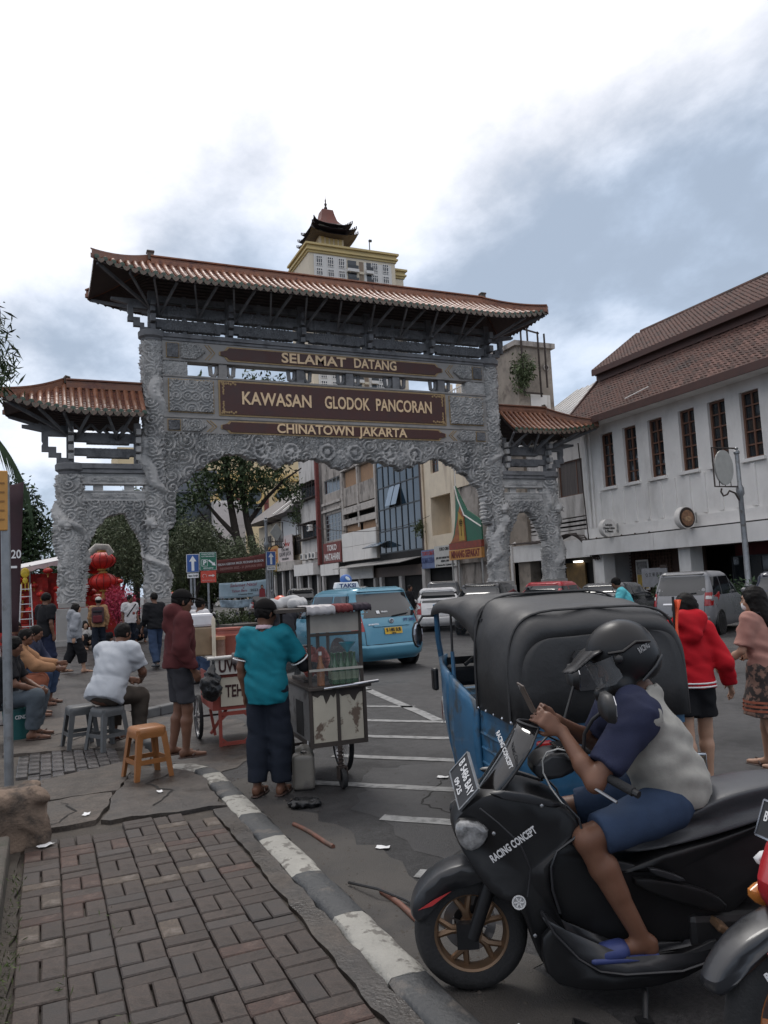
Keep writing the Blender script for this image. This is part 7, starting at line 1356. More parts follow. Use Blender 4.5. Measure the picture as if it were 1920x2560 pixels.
def person(label,loc,h,j,skin=0,shirt=None,pants=None,hair='short',hat=None,shoe=None,res=.02,group=None,face=False,curl=.45,hands=True,build=1.,hz=0.,skirt=None,hood=False,handdir=None,shirt2=None,fem=False,mask=False):
    t=thing('person',label,'person',(loc[0],loc[1],loc[2] if len(loc)>2 else 0),-h,group); sk=SK[skin]; b_=build
    sp=nrm(j['chest']-j['pel']); fw=j.get('fw',A(0,1,0)); fw=nrm(fw-sp*(fw@sp)); rt=np.cross(fw,sp); Rt=np.stack([rt,fw,sp],1); Hc=j['head']; Rh=headR(j['hd']); H=lambda x,y,z:Hc+Rh@A(x,y,z)
    def torso(D,o=0.):
        D.ell(j['pel']+sp*.0,(.155*b_+o,.118*b_+o,.125+o),Rt,k=.06); D.ell(lerp(j['pel'],j['chest'],.48),(.138*b_+o,.102*b_+o,.17+o),Rt,k=.08); D.ell(lerp(j['pel'],j['chest'],.92),(.158*b_+o,.11*b_+o,.175+o),Rt,k=.07)
        if fem: 
            for s_ in(-1,1): D.ell(j['chest']+fw*(.085)+rt*s_*.07-sp*.03,(.055+o,.05+o,.055+o),Rt,k=.04)
        D.cap(j['sL']-sp*.01,j['sR']-sp*.01,.058*b_+o,k=.06,fl=.85,fd=fw); D.cap(j['chest']+sp*.06,j['neck']-sp*.02,.075+o*.6,.05+o*.4,k=.06)
    D=SDF(res,.03); torso(D); D.cap(j['neck']-sp*.03,H(0,-.02,-.06),.053,.05,k=.03)
    D.ell(Hc+Rh@A(0,-.008,.015),(.072,.092,.098),Rh,k=.02); D.ell(H(0,.03,-.055),(.052,.056,.055),Rh,k=.03); D.ell(H(0,.062,-.085),(.026,.022,.02),Rh,k=.02)
    D.cap(H(0,.084,.012),H(0,.104,-.024),.010,.014,k=.012); D.cap(H(-.035,.078,.026),H(.035,.078,.026),.013,k=.015); D.ell(H(0,.086,-.058),(.022,.012,.011),Rh,k=.01)
    for s_ in(-1,1): D.ell(H(s_*.074,-.008,-.005),(.010,.018,.03),Rh,k=.008); D.ell(H(s_*.04,.062,-.02),(.022,.022,.022),Rh,k=.02)
    for S_,sg in(('L',-1),('R',1)):
        s0,e,w_=j['s'+S_],j['e'+S_],j['w'+S_]; D.cap(s0,e,.047*b_,.037*b_,k=.03); D.cap(e,lerp(e,w_,.35),.036*b_,.038*b_,k=.02); D.cap(lerp(e,w_,.35),w_,.038*b_,.025,k=.02)
        hd_=(handdir or {}).get(S_); dd=hd_[0] if hd_ else nrm(w_-e); pn=hd_[1] if hd_ else nrm(-rt*sg*.9+fw*-.2); sd=hd_[2] if hd_ and len(hd_)>2 else None
        if sd is None: 
            l=np.cross(nrm(dd),nrm(pn)); sd=1 if l@fw>0 else -1
        if hands: hand(D,w_,np.array(dd,float),np.array(pn,float),sd,hd_[3] if hd_ and len(hd_)>3 else curl)
        else: D.ell(w_+nrm(dd)*.06,(.03,.04,.075),np.stack([rt,fw,sp],1),k=.02)
        hp,kn,an=j['h'+S_],j['k'+S_],j['a'+S_]; D.cap(hp,kn,.08*b_,.054,k=.05); kb=nrm(np.cross(np.cross(kn-hp,an-kn),an-kn)+1e-6*fw); D.cap(kn,lerp(kn,an,.3),.052,.052,k=.02); D.cap(lerp(kn,an,.3),an,.052,.035,k=.02)
        cf=lerp(kn,an,.3)-nrm(fw)*.02; D.cap(cf,lerp(kn,an,.55)-nrm(fw)*.008,.042,.034,k=.03)
        td=j.get('t'+S_); td=nrm(td-an) if td is not None else nrm(fw-A(0,0,1)*fw[2]-A(0,0,.30)); hl=an+A(0,0,-.045)-nrm(td-A(0,0,td[2]))*.035; D.cap(hl,hl+A(0,0,.02),.032,k=.02); D.cap(an+A(0,0,-.03),an+nrm(td)*.11+A(0,0,-.02),.034,.027,k=.02); f2=an+nrm(td)*.12+A(0,0,-.02); D.cap(f2,f2+nrm(A(td[0],td[1],min(0,td[2]+.25)))*.075,.026,.017,k=.015,fl=1.35,fd=rt)
    D.mesh('body',sk,t)
    if face:
        for s_ in(-1,1):
            MB().ell(tuple(H(s_*.031,.079,.005)),(.011,.006,.006),8,rot=M(Rh.tolist())).build('eye',m_eye,t); MB().tube([tuple(H(s_*.016,.093,.027)),tuple(H(s_*.034,.090,.034)),tuple(H(s_*.052,.078,.028))],.005,5).build('eyebrow',m_hair,t)
        MB().tube([tuple(H(-.022,.094,-.058)),tuple(H(0,.100,-.057)),tuple(H(.022,.094,-.058))],.005,5).build('mouth',m_lip,t)
    if hair:
        Hh=SDF(max(.010,res*.8),.02); Hh.ell(H(0,-.014,.022),(.083,.10,.102),Rh); Hh.wr=.008; Hh.ws=38
        if hair in('bob','long'):
            Hh.cap(H(0,-.03,0),H(0,-.055,-.12),.088,.085,k=.03,fl=.8,fd=Rh[:,1])
            for s_ in(-1,1): Hh.cap(H(s_*.07,.01,.02),H(s_*.075,-.01,-.12),.03,.028,k=.02)
            if hair=='long': Hh.cap(H(0,-.06,-.08),j['chest']-fw*.12+sp*.03,.085,.06,k=.04,fl=.6,fd=fw)
        Hh.ell(H(0,.085,-.045),(.062,.062,.098),Rh,op='s',k=.012)
        if hair=='short': Hh.cut(H(0,.0,-.055),Rh@A(0,.25,-1),.01)
        Hh.mesh('hair',m_hair,t)
    if hat in('cap','capback','whitecap'):
        c=SDF(max(.010,res*.8),.015); c.ell(H(0,-.012,.035),(.09,.107,.098),Rh); c.cut(H(0,0,.035),Rh@A(0,.1,-1),.008); 
        if hat!='whitecap' or True: s_=1 if hat!='capback' else -1; c.cap(H(-.03,s_*.085,.045),H(-.02,s_*.165,.03),.05,.045,k=.01,fl=.16,fd=Rh[:,2]); c.cap(H(.03,s_*.085,.045),H(.02,s_*.165,.03),.05,.045,k=.01,fl=.16,fd=Rh[:,2])
        c.mesh('cap',cloth('white cap cloth',(.5,.47,.42)) if hat=='whitecap' else m_cap,t)
    if mask: MB().ell(tuple(H(0,.066,-.045)),(.05,.045,.045),12,rot=M(Rh.tolist())).build('face_mask',m_wht,t,smooth=60)
    if shirt:
        mt,fr,infl,hem=shirt[:4]; G_=SDF(max(.011,res*.85),.03); torso(G_,infl); G_.wr=.013; G_.ws=12
        for S_ in 'LR':
            s0,e,w_=j['s'+S_],j['e'+S_],j['w'+S_]
            if fr<=1: G_.cap(s0,lerp(s0,e,fr),.054*b_+infl*.8,.058+infl*.7,k=.03,flat=True); G_.cap(s0,lerp(s0,e,.3),.056*b_+infl,k=.03)
            else: G_.cap(s0,e,.052*b_+infl,.05+infl,k=.03); G_.cap(e,lerp(e,w_,fr-1),.047+infl,.037+infl*.7,k=.02); 
        pz=j['pel']+sp*hem; G_.cap(lerp(j['pel'],j['chest'],.35),pz,(.13*b_+infl)*1.02,(.142*b_+infl)*1.02,k=.05,flat=True,fl=.82,fd=fw); G_.cut(pz,-sp,.004)
        if hood: G_.cap(j['neck']-fw*.07+sp*.035-rt*.05,j['neck']-fw*.07+sp*.035+rt*.05,.08,k=.03); G_.cap(j['neck']-fw*.10-sp*.09,j['neck']-fw*.08,.075,.085,k=.04)
        if hood:
            for s_ in(-1,1): G_.cap(j['neck']-fw*.04+sp*.03+rt*s_*.07,j['neck']+fw*.085-sp*.03+rt*s_*.03,.045,.035,k=.03)
        else: G_.cap(j['neck']-sp*.012,j['neck']+sp*.1,.066,.07,op='s',k=.008)
        so_=G_.mesh('hoodie' if hood else 'shirt',mt,t)
    if pants:
        mt,fr,wd=pants[:3]; G_=SDF(max(.011,res*.85),.03); G_.wr=.009; G_.ws=11; G_.ell(j['pel'],(.155*b_+.012,.118*b_+.012,.12),Rt,k=.05); ends=[]
        for S_ in 'LR':
            hp,kn,an=j['h'+S_],j['k'+S_],j['a'+S_]
            if fr<=1: e=lerp(hp,kn,fr); G_.cap(hp,e,.09*b_+wd*.4,.07+wd,k=.04,flat=True); G_.cap(hp,lerp(hp,kn,.3),.088*b_,k=.04)
            else: e=lerp(kn,an,fr-1); G_.cap(hp,kn,.09*b_+wd*.3,.064+wd,k=.04); G_.cap(kn,e,.062+wd,.05+wd,k=.03,flat=True); G_.cap(kn,lerp(kn,e,.5),.062+wd,.056+wd,k=.03)
        G_.mesh('shorts' if fr<=1 else 'trousers',mt,t)
    if skirt:
        mt,zl=skirt; G_=SDF(max(.011,res*.85),.03); G_.wr=.008; G_.ws=10; e=lerp(j['kL'],j['kR'],.5); e=e*1.; e[2]=zl; G_.cap(j['pel']+sp*.06,e,.145,.19,k=.03,flat=True,fl=1.0,fd=fw); G_.ell(j['pel'],(.165,.13,.13),Rt,k=.05); G_.mesh('skirt',mt,t)
    if shoe:
        for S_ in 'LR':
            an=j['a'+S_]; td=j.get('t'+S_); td=nrm(td-an) if td is not None else nrm(fw-A(0,0,1)*fw[2]-A(0,0,.30)); f2=nrm(A(td[0],td[1],0)); c=an+A(0,0,-.075)
            if shoe=='sandal':
                x=SDF(.008,.01); dn=nrm(A(td[0],td[1],min(0,td[2]+.30))); x.cap(c-f2*.045,c+f2*.09+dn*.0,.04,.045,k=.02,fl=.22,fd=A(0,0,1)); x.cap(c+f2*.09,c+f2*.175+A(0,0,dn[2]*.09),.047,.038,k=.02,fl=.22,fd=A(0,0,1)); x.mesh('sandal',m_sand,t); l2=np.cross(f2,A(0,0,1)); MB().tube([tuple(c+f2*.05+l2*.044+A(0,0,.015)),tuple(c+f2*.12+A(0,0,.055)),tuple(c+f2*.05-l2*.044+A(0,0,.015))],.008,6).build('sandal_strap',m_sand,t)
            else: x=SDF(.012,.02); x.cap(c+A(0,0,.02)-f2*.04,c+A(0,0,.01)+f2*.16,.046,.042,k=.02,fl=.9,fd=A(0,0,1)); x.cap(c+A(0,0,.03),an+A(0,0,.02),.042,.045,k=.03); x.cut(c-A(0,0,.018),A(0,0,-1)); x.mesh('shoe',shoe,t)
    return t,H,Rh
# rider on the scooter (scooter frame: +Y forward, -X towards us)
rj=dict(pel=A(0,-.90,.79),chest=A(0,-.80,1.06),neck=A(0,-.80,1.215),head=A(0,-.715,1.345),hd=A(-.03,.93,-.42),fw=A(0,1,0),
 sL=A(-.185,-.735,1.145),eL=A(-.27,-.51,.89),wL=A(-.11,-.425,1.065),sR=A(.185,-.745,1.145),eR=A(.26,-.64,.94),wR=A(.045,-.435,1.085),
 hL=A(-.10,-.86,.75),kL=A(-.205,-.475,.655),aL=A(-.215,-.66,.275),tL=A(-.225,-.44,.225),hR=A(.10,-.86,.75),kR=A(.205,-.475,.655),aR=A(.215,-.66,.275),tR=A(.225,-.44,.225))
m_tee=cloth('pale grey tee',(.33,.32,.29)); m_nvy=cloth('navy raglan sleeve',(.028,.032,.062))
rd,H,Rh=person('rider in black helmet sitting on the black scooter looking at phone',(1.66,3.03,0),R(SH),rj,1,None,(m_den,.86,.012),None,None,None,.0085,curl=.5,build=1.0,handdir={'L':(A(.10,.75,.6),A(.95,.1,-.25),1,.62),'R':(A(-.22,.8,.5),A(-.85,.35,.3),-1,.75)})
sp=nrm(rj['chest']-rj['pel']); T_=SDF(.010,.03); fwv=nrm(A(0,1,0)-sp*sp[1])
def rt_torso(D,o):
    Rt=np.stack([A(1,0,0),fwv,sp],1)
    D.ell(rj['pel']+sp*.0,(.175+o,.15+o,.13+o),Rt,k=.06); D.ell(lerp(rj['pel'],rj['chest'],.5)+fwv*-.005,(.165+o,.135+o,.18+o),Rt,k=.08); D.ell(lerp(rj['pel'],rj['chest'],.95),(.178+o,.125+o,.17+o),Rt,k=.07); D.cap(rj['sL']-sp*.01,rj['sR']-sp*.01,.066+o,k=.06); D.cap(rj['chest']+sp*.05,rj['neck'],.08+o*.5,.066,k=.06)
rt_torso(T_,.012); T_.wr=.017; T_.ws=12; T_.cut(rj['pel']-sp*.07,-sp); T_.cap(rj['neck']+sp*.0,rj['neck']+sp*.1,.066,.072,op='s',k=.008); T_.mesh('shirt',m_tee,rd)
for S_ in 'LR':
    D=SDF(.009,.03); s0,e=rj['s'+S_],rj['e'+S_]; D.wr=.007; D.ws=14; ax=A(-1,0,0) if S_=='L' else A(1,0,0); D.cap(s0-ax*.06+sp*.035,s0,.072,.088,k=.03); D.cap(s0,lerp(s0,e,.78),.086,.070,k=.03,flat=True); D.cap(s0-ax*.045-sp*.04+fwv*.05,s0-sp*.04+fwv*.035,.084,.08,k=.04); D.mesh('sleeve',m_nvy,rd)
# helmet
m_hel=PM('gloss black helmet',(.008,.008,.009),.34,var=.2,s=6,spec=.35); m_vis=PM('clear visor',(.3,.31,.32),.06,var=.05,alpha=.35,spec=.8)
hm=thing('helmet','glossy black full face helmet with peak worn by the scooter rider','helmet',(1.66,3.03,0),-R(SH)); D=SDF(.0095,.02)
D.ell(H(0,-.02,.03),(.125,.152,.135),Rh); D.ell(H(0,-.035,-.04),(.122,.135,.12),Rh,k=.05); D.cap(H(-.085,.05,-.09),H(0,.125,-.105),.042,.042,k=.03); D.cap(H(.085,.05,-.09),H(0,.125,-.105),.042,.042,k=.03)
D.ell(H(0,.15,-.005),(.10,.09,.062),Rh,op='s',k=.012); D.cap(H(0,0,-.30),H(0,-.01,-.08),.10,.094,op='s',k=.02); D.ell(H(0,.0,-.01),(.094,.112,.115),Rh,op='s',k=.01); D.cut(H(0,-.03,-.135),Rh@A(0,-.22,-1),.01); D.mesh('shell',m_hel,hm)
D=SDF(.009,.015); D.cap(H(-.07,.10,.085),H(-.045,.20,.055),.045,.035,fl=.2,fd=Rh[:,2]); D.cap(H(.07,.10,.085),H(.045,.20,.055),.045,.035,fl=.2,fd=Rh[:,2]); D.cap(H(0,.10,.09),H(0,.205,.06),.06,.05,fl=.16,fd=Rh[:,2]); D.mesh('peak',m_hel,hm)
g=[[tuple(H(.118*math.sin(a),.018+.125*math.cos(a),.05-.115*v)) for a in [lerp(-1.35,1.35,i/16) for i in range(17)]] for v in [k/5 for k in range(6)]]; MB().grid(g).build('visor',m_vis,hm,smooth=70)
for s_ in(-1,1):
    MB().tube([tuple(H(s_*.128,.06,.07)),tuple(H(s_*.132,.0,.05)),tuple(H(s_*.128,-.07,.06)),tuple(H(s_*.105,-.13,.03))],.007,6).build('shell_ridge',m_hel,hm,smooth=60); MB().ell(tuple(H(s_*.126,.03,.03)),(.022,.022,.022),12).build('visor_pivot',m_blk,hm,smooth=60); MB().tube([tuple(H(s_*.118,-.02,-.10)),tuple(H(s_*.12,-.10,-.07)),tuple(H(s_*.08,-.155,-.05))],.006,6).build('neck_trim',m_mat2,hm,smooth=60)
    MB().tube([tuple(H(s_*.07,.02,-.12)),tuple(H(s_*.04,.04,-.16)),tuple(H(0,.05,-.165))],.009,5).build('chin_strap',m_bkc,hm)
tx_=txt('RACING','helmet_decal',PM('grey decal',(.3,.3,.3),.5),hm,frame(tuple(H(-.119,-.09,.02)),tuple(Rh@A(.35,-.94,0)),tuple(Rh@A(.1,0,1))),.035,.001,.0005,fit=.06)
ph=thing('mobile_phone','mobile phone held in the hands of scooter rider','phone',(1.66,3.03,0),-R(SH)); c=(rj['wL']+rj['wR'])/2+A(0,.13,.12); T=frame(tuple(c),(.9,.2,.1),(.1,.45,.89)); o=MB().box((0,0,0),(.074,.155,.009)).build('case',PM('brown phone case',(.10,.075,.06),.4),ph,bev=.004); o.matrix_local=T; o2=MB().box((0,0,.0055),(.066,.142,.001)).build('screen',m_cgl,ph); o2.matrix_local=T; o3=MB().cyl((.02,.055,-.006),(.02,.055,-.0045),.012,12).build('camera_bump',m_chr,ph); o3.matrix_local=T
for S_,sx_ in(('L',-1),('R',1)):
    an,td=rj['a'+S_],nrm(rj['t'+S_]-rj['a'+S_]); f2=nrm(A(td[0],td[1],0)); c=an+A(0,0,-.07); D=SDF(.008,.01); D.box(c+f2*.075+A(0,0,.002),(.044,.14,.013),np.stack([np.cross(f2,A(0,0,1)),f2,A(0,0,1)],1),.014); s_=D.mesh('sandal',PM('blue rubber sandal',(.035,.05,.16),.5,var=.3,s=9),rd); D=SDF(.008,.01); D.cap(c+f2*.09+A(0,0,.028),c+f2*.14+A(0,0,.022),.046,.043,fl=.85,fd=A(0,0,1)); D.mesh('sandal_strap',PM('blue rubber sandal',(.035,.05,.16),.5),rd)
# pair of women behind the cab
wj=base(1.52,.05,.12,arms=dict(eR=(.27,-.02,1.10),wR=(.34,.10,.90),eL=(-.24,-.02,1.12),wL=(-.2,.1,.95)))
for q_ in(wj,):
    for k_ in('sL','sR','hL','hR'): q_[k_]=q_[k_]*A(.88,1,1)
wr,_,_=person('woman in red hooded jacket and black shorts walking beside the cab',(4.70,4.70,0),R(30),wj,2,(cloth('red jacket',(.45,.012,.02),.8,.12),1.92,.026,-.04),(m_bkc,.62,.03),'bob',None,'sandal',.013,hood=True,fem=True,curl=.4,build=.84)
jb=MB()
for k,(dz,m) in enumerate(((.0,m_wht),(.028,m_wht))):
    pz=wj['pel']+A(0,0,-.02+dz); P=[(pz[0]+.172*math.cos(a),pz[1]+.142*math.sin(a),pz[2]) for a in [2*PI*q/28 for q in range(29)]]; MB().tube(P,.007,6).build('white_hem_stripe',m_wht,wr)
pj=base(1.54,.10,.13,arms=dict(eL=(-.22,.10,1.12),wL=(-.18,.32,.98),eR=(.23,-.02,1.13),wR=(.16,.18,1.06),hd=(-.25,.97,-.12)))
for k_ in('sL','sR','hL','hR'): pj[k_]=pj[k_]*A(.88,1,1)
m_bat=PM('batik skirt cloth',(.20,.12,.09),.8,var=.4,s=14,dirt=(.035,.028,.026),ds=17,dc=.46,dw=.05)
wp,_,_=person('woman in pink blouse and batik skirt with long black hair walking',(5.66,4.82,0),R(-12),pj,2,(cloth('dusty pink blouse',(.36,.19,.155),.8,.08),.85,.028,-.10),None,'long',None,'sandal',.013,fem=True,skirt=(m_bat,.46),face=True,mask=True,build=.84)
zb=MB()
for k in range(3): z_=.50+.035*k; zb.lathe([(.189-.003*k,z_),(.190-.003*k,z_+.02)],28,T=M.Translation((0,pj['kL'][1]*.5+pj['kR'][1]*.5,0))@M.Diagonal((1,1,1,1)),caps=False)
zb.build('skirt_border',PM('orange batik border',(.38,.12,.07),.8,var=.4,s=30),wp); MB().tube([(-.17,.06,1.27),(-.08,-.02,1.33),(.1,-.15,1.0),(.22,-.1,.85)],.014,5).build('bag_strap',m_bkc,wp); MB().box((.26,-.04,.78),(.1,.22,.2)).build('shoulder_bag',m_bkc,wp,bev=.03)
# vendor in teal shirt at the bottle cart
vj=base(1.63,.03,.04,arms=dict(eR=(.30,.16,1.10),wR=(.33,.43,1.06),eL=(-.235,-.02,1.12),wL=(-.235,.05,.88),hd=(.45,.88,-.22)))
vd,H,_=person('man in teal shirt and black cap reaching into the bottle cart',(1.74,6.55,0),R(38),vj,1,(cloth('teal shirt',(.01,.155,.20),.75,.14),.72,.03,-.13),(m_dkd,1.93,.035),'short','cap','sandal',.012,build=1.0,handdir={'R':(A(.25,.9,-.1),A(-.6,.3,-.7),1,.7)})
s0,e,w_=vj['sR'],vj['eR'],vj['wR']; D=SDF(.011,.02); D.cap(lerp(s0,e,.65),e,.056,.052,k=.02); D.cap(e,lerp(e,w_,.9),.05,.037,k=.02); D.mesh('sleeve_cover',m_bkc,vd)
D=SDF(.011,.01); n_=vj['neck']; D.cap(n_+A(0,-.01,-.005),n_+A(0,-.005,.035),.082,.07,flat=True); D.cap(n_+A(0,0,-.02),n_+A(0,.0,.06),.056,.06,op='s',flat=True); D.mesh('collar',cloth('pale pink collar',(.5,.38,.42)),vd)
for S_ in 'LR':
    e=lerp(vj['s'+S_],vj['e'+S_],.78); d=nrm(vj['e'+S_]-vj['s'+S_]); u=nrm(np.cross(d,A(0,1,0))); v=np.cross(d,u); MB().tube([tuple(e+u*.081*math.cos(a)+v*.081*math.sin(a)) for a in [2*PI*k/20 for k in range(21)]],.006,5).build('white_cuff',m_wht,vd)
# man in maroon hoodie on the kerb
hj=base(1.64,.06,.05,arms=dict(eL=(-.235,-.02,1.12),wL=(-.2,.12,.90),eR=(.235,-.03,1.13),wR=(.21,.10,.89),hd=(.02,1,-.12)))
person('man in maroon hoodie, black cap and dark shorts standing at kerb',(1.24,8.02,.118),R(88),hj,1,(cloth('maroon hoodie',(.085,.025,.026),.9,.14),1.97,.035,-.02),(cloth('charcoal shorts',(.04,.04,.046)),.84,.018),'short','cap','sandal',.012,hood=True,face=True)
# seated man in pale shirt on the grey stool
def seat(hh=1.66,lean=.3,kz=.48,sh=.46,arm=None,hd=(0,1,-.3),spread=.16,back=0.):
    s=hh/1.70; p=A(0,0,sh+.10); lv=lean; j=dict(pel=p,chest=p+A(0,lv*.5,.33),neck=p+A(0,lv*.72,.50),head=p+A(0,lv*.85+.03,.625),hd=A(*hd),sL=p+A(-.175,lv*.62,.45),sR=p+A(.175,lv*.62,.45),hL=p+A(-.09,.02,-.01),hR=p+A(.09,.02,-.01),kL=A(-spread,.40,kz),kR=A(spread,.40,kz),aL=A(-spread,.34,.085),aR=A(spread,.36,.085))
    a=dict(eL=p+A(-.25,lv*.6+.12,.20),wL=p+A(-.10,lv*.6+.33,.10),eR=p+A(.25,lv*.6+.12,.20),wR=p+A(.08,lv*.6+.34,.10)); a.update({k:A(*v) for k,v in(arm or {}).items()}); j.update(a); return j
ps_,H,_=person('man in pale grey shirt seated on grey stools seen from behind',(.60,9.0,.118),R(42),seat(1.68,.34,.50,.47,hd=(.1,1,-.35)),1,(cloth('pale grey shirt',(.42,.44,.47),.85,.06),.8,.04,-.08),(cloth('brown trousers',(.06,.05,.042)),1.8,.03),'short',None,'sandal',.013,build=1.14)
# people farther away on the plaza
P2='people on the plaza'
def far(label,loc,h,j,**k): return person(label,loc,h,j,k.pop('skin',1),k.pop('shirt'),k.pop('pants'),k.pop('hair','short'),k.pop('hat',None),k.pop('shoe',None),k.pop('res',.018),P2,hands=k.pop('hands',False),**k)
far('tall man in black tee shirt and navy shorts standing near ladder',(.02,17.2,.1),R(55),base(1.80,.03,.06,arms=dict(wL=(-.2,.2,1.0),eL=(-.23,.02,1.12))),shirt=(m_bkc,.8,.035,-.08),pants=(cloth('navy shorts',(.02,.025,.05)),1.25,.04),shoe='sandal')
far('woman in grey hooded cardigan and black trousers walking on plaza',(.62,18.7,.1),R(80),base(1.52,.05,.22),skin=2,shirt=(cloth('grey cardigan',(.27,.28,.30)),1.8,.035,-.16),pants=(m_bkc,1.6,.04),shoe='sandal',hair='bob',hood=True)
bp,_,_=far('man with maroon backpack, white cap and plaid shirt walking away',(1.40,23.2,.1),R(8),base(1.66,.08,.16),shirt=(PM('brown plaid shirt',(.30,.17,.08),.85,var=.5,s=14),1.8,.03,-.08),pants=(m_dkd,1.93,.025),shoe=m_blk,hat='whitecap')
MB().box((0,-.22,1.17),(.32,.2,.46)).build('backpack',cloth('maroon grey backpack',(.075,.045,.05)),bp,bev=.06); MB().box((0,-.34,1.06),(.24,.06,.2)).build('backpack_pocket',cloth('maroon pocket',(.13,.03,.035)),bp,bev=.03); MB().box((0,-.33,1.27),(.25,.04,.06)).build('backpack_band',cloth('dark band',(.03,.03,.034)),bp,bev=.015)
w2,_,_=far('man in white printed tee shirt facing us with black strap',(2.45,25.3,.1),R(160),base(1.68,.0,.10,arms=dict(hd=(-.5,1,-.05))),shirt=(cloth('white tee shirt',(.55,.53,.53)),.75,.035,-.10),pants=(m_dkd,1.93,.02),shoe=m_blk,face=True); MB().tube([(-.15,.10,1.40),(0,.15,1.25),(.17,.13,1.02)],.018,5).build('strap',m_bkc,w2); MB().ell((-.05,.15,1.12),(.05,.012,.045),10).build('red_print',m_redp,w2)
far('man in black shirt and dark jeans walking away past hoodie man',(2.32,18.3,.1),R(-20),base(1.70,.08,.20),shirt=(m_bkc,1.5,.035,-.06),pants=(m_den,1.95,.03),shoe=m_blk)
far('man in white shirt standing behind the hoodie man beside tea cart',(2.75,15.2,0),R(60),base(1.62,.03,.03),shirt=(cloth('white shirt',(.5,.49,.5)),.8,.035,-.1),pants=(m_den,1.9,.03),shoe=m_blk,hat='cap')
far('distant man with dark hair and pale collar near traffic signs',(3.75,22.5,0),R(10),base(1.66,.03,.05),shirt=(cloth('pale collar shirt',(.4,.4,.42)),.8,.03,-.1),pants=(m_dkd,1.9,.03),shoe=m_blk)
far('man in dark suit standing beside the white hatchback',(12.75,26.6,0),R(150),base(1.66),shirt=(m_bkc,1.9,.03,-.1),pants=(m_bkc,1.95,.02),shoe=m_blk)
# seated on the ground around the gate pedestals
def gseat(**k): return seat(1.62,.15,.42,.06,**k)
far('woman in white top sitting on the ground by the outer pedestal',(1.15,27.2,.1),R(150),gseat(hd=(.3,1,-.1)),skin=2,shirt=(cloth('white top',(.5,.48,.46)),1.6,.03,-.05),pants=(m_bkc,1.8,.03),hair='bob')
far('person in black sitting on ground right of woman in white top',(1.55,27.0,.1),R(110),gseat(),shirt=(m_bkc,1.6,.03,-.05),pants=(m_bkc,1.8,.03))
far('person in dark clothes sitting by the main gate pedestal',(3.05,29.0,.1),R(170),gseat(),shirt=(m_bkc,1.6,.03,-.05),pants=(m_dkd,1.8,.03))
far('person with dark hair sitting just left of black clad sitter',(1.3,28.0,.1),R(-160),gseat(),shirt=(cloth('brown top',(.1,.07,.055)),1.6,.03,-.05),pants=(m_bkc,1.8,.03))
# men seated along the left edge
P3='men seated at the left edge'
bk_=thing('bucket','teal plastic bucket with white lettering used as a seat at left','bucket',(-.30,10.35,.118)); MB().lathe([(.13,0),(.165,.34),(.175,.34),(.175,.36),(.15,.36)],20).build('pail',PM('teal green plastic',(.012,.085,.085),.45),bk_,smooth=40); txt('CENDA','lettering',m_wht,bk_,frame((.06,-.155,.26),(1,.25,0),(0,0,1)),.06,.002,.001,fit=.16)
person('man in black top and faded jeans seated on teal bucket',(-.46,10.3,.118),R(100),seat(1.66,.12,.50,.36),1,(m_bkc,.8,.035,-.05),(cloth('faded jeans',(.07,.085,.10)),1.9,.03),'short',None,'sandal',.014,P3)
person('man in orange brown shirt seated with arm stretched to the right',(-.45,12.3,.1),R(95),seat(1.66,.22,.50,.40,arm=dict(eR=(.22,.35,.72),wR=(.12,.62,.66),eL=(-.2,.36,.74),wL=(-.1,.64,.72)),hd=(.1,1,-.15)),1,(cloth('orange brown shirt',(.30,.16,.085)),1.75,.035,-.08),(cloth('rust trousers',(.24,.085,.05)),1.8,.03),'short',None,'sandal',.014,P3,face=True)
person('man with dark hair seated behind the orange brown shirt man',(-.3,13.6,.1),R(110),seat(1.64,.2,.50,.40),1,(cloth('dark blue shirt',(.03,.035,.06)),1.75,.035,-.08),(m_den,1.8,.03),'short',None,'sandal',.016,P3)
person('man in dark red shirt seated farthest back at left edge',(-.55,15.0,.1),R(120),seat(1.66,.1,.50,.46,arm=dict(wL=(-.05,.35,.85),wR=(.05,.36,.86))),1,(cloth('dark red shirt',(.07,.025,.025)),.8,.035,-.08),(m_dkd,1.8,.03),'short',None,'sandal',.016,P3,face=True)
# riders
oj=seat(1.64,.12,.56,.74,arm=dict(eL=(-.3,.25,1.05),wL=(-.32,.5,.98),eR=(.3,.25,1.05),wR=(.32,.5,.98)),spread=.18); oj['aL'][2]=oj['aR'][2]=.25
oo,H,Rh=person('person in orange helmet on black motorbike behind the teal vendor',(3.74,12.72,0),R(-20),oj,1,(cloth('dark jacket',(.03,.03,.035)),1.9,.04,-.06),(m_dkd,1.9,.03),None,None,m_blk,.02)
oh=thing('helmet','orange red helmet with white mark above the tea cart','helmet',(3.74,12.72,0),-R(-20)); D=SDF(.014,.02); D.ell(H(0,-.01,.02),(.128,.15,.14),Rh); D.ell(H(0,.13,-.05),(.09,.09,.09),Rh,op='s'); D.cut(H(0,0,-.10),Rh@A(0,0,-1)); D.mesh('shell',PM('orange red helmet paint',(.6,.07,.02),.3,coat=.4,var=.08),oh); txt('m','emblem',m_wht,oh,frame(tuple(H(.03,-.155,.02)),(1,0,0),(0,0,1)),.13,.004,.006)
cj=seat(1.66,.3,.56,.78,arm=dict(eL=(-.3,.3,1.05),wL=(-.3,.52,.98),eR=(.3,.3,1.05),wR=(.3,.52,.98)),spread=.18,hd=(0,1,-.25)); cj['aL'][2]=cj['aR'][2]=.25
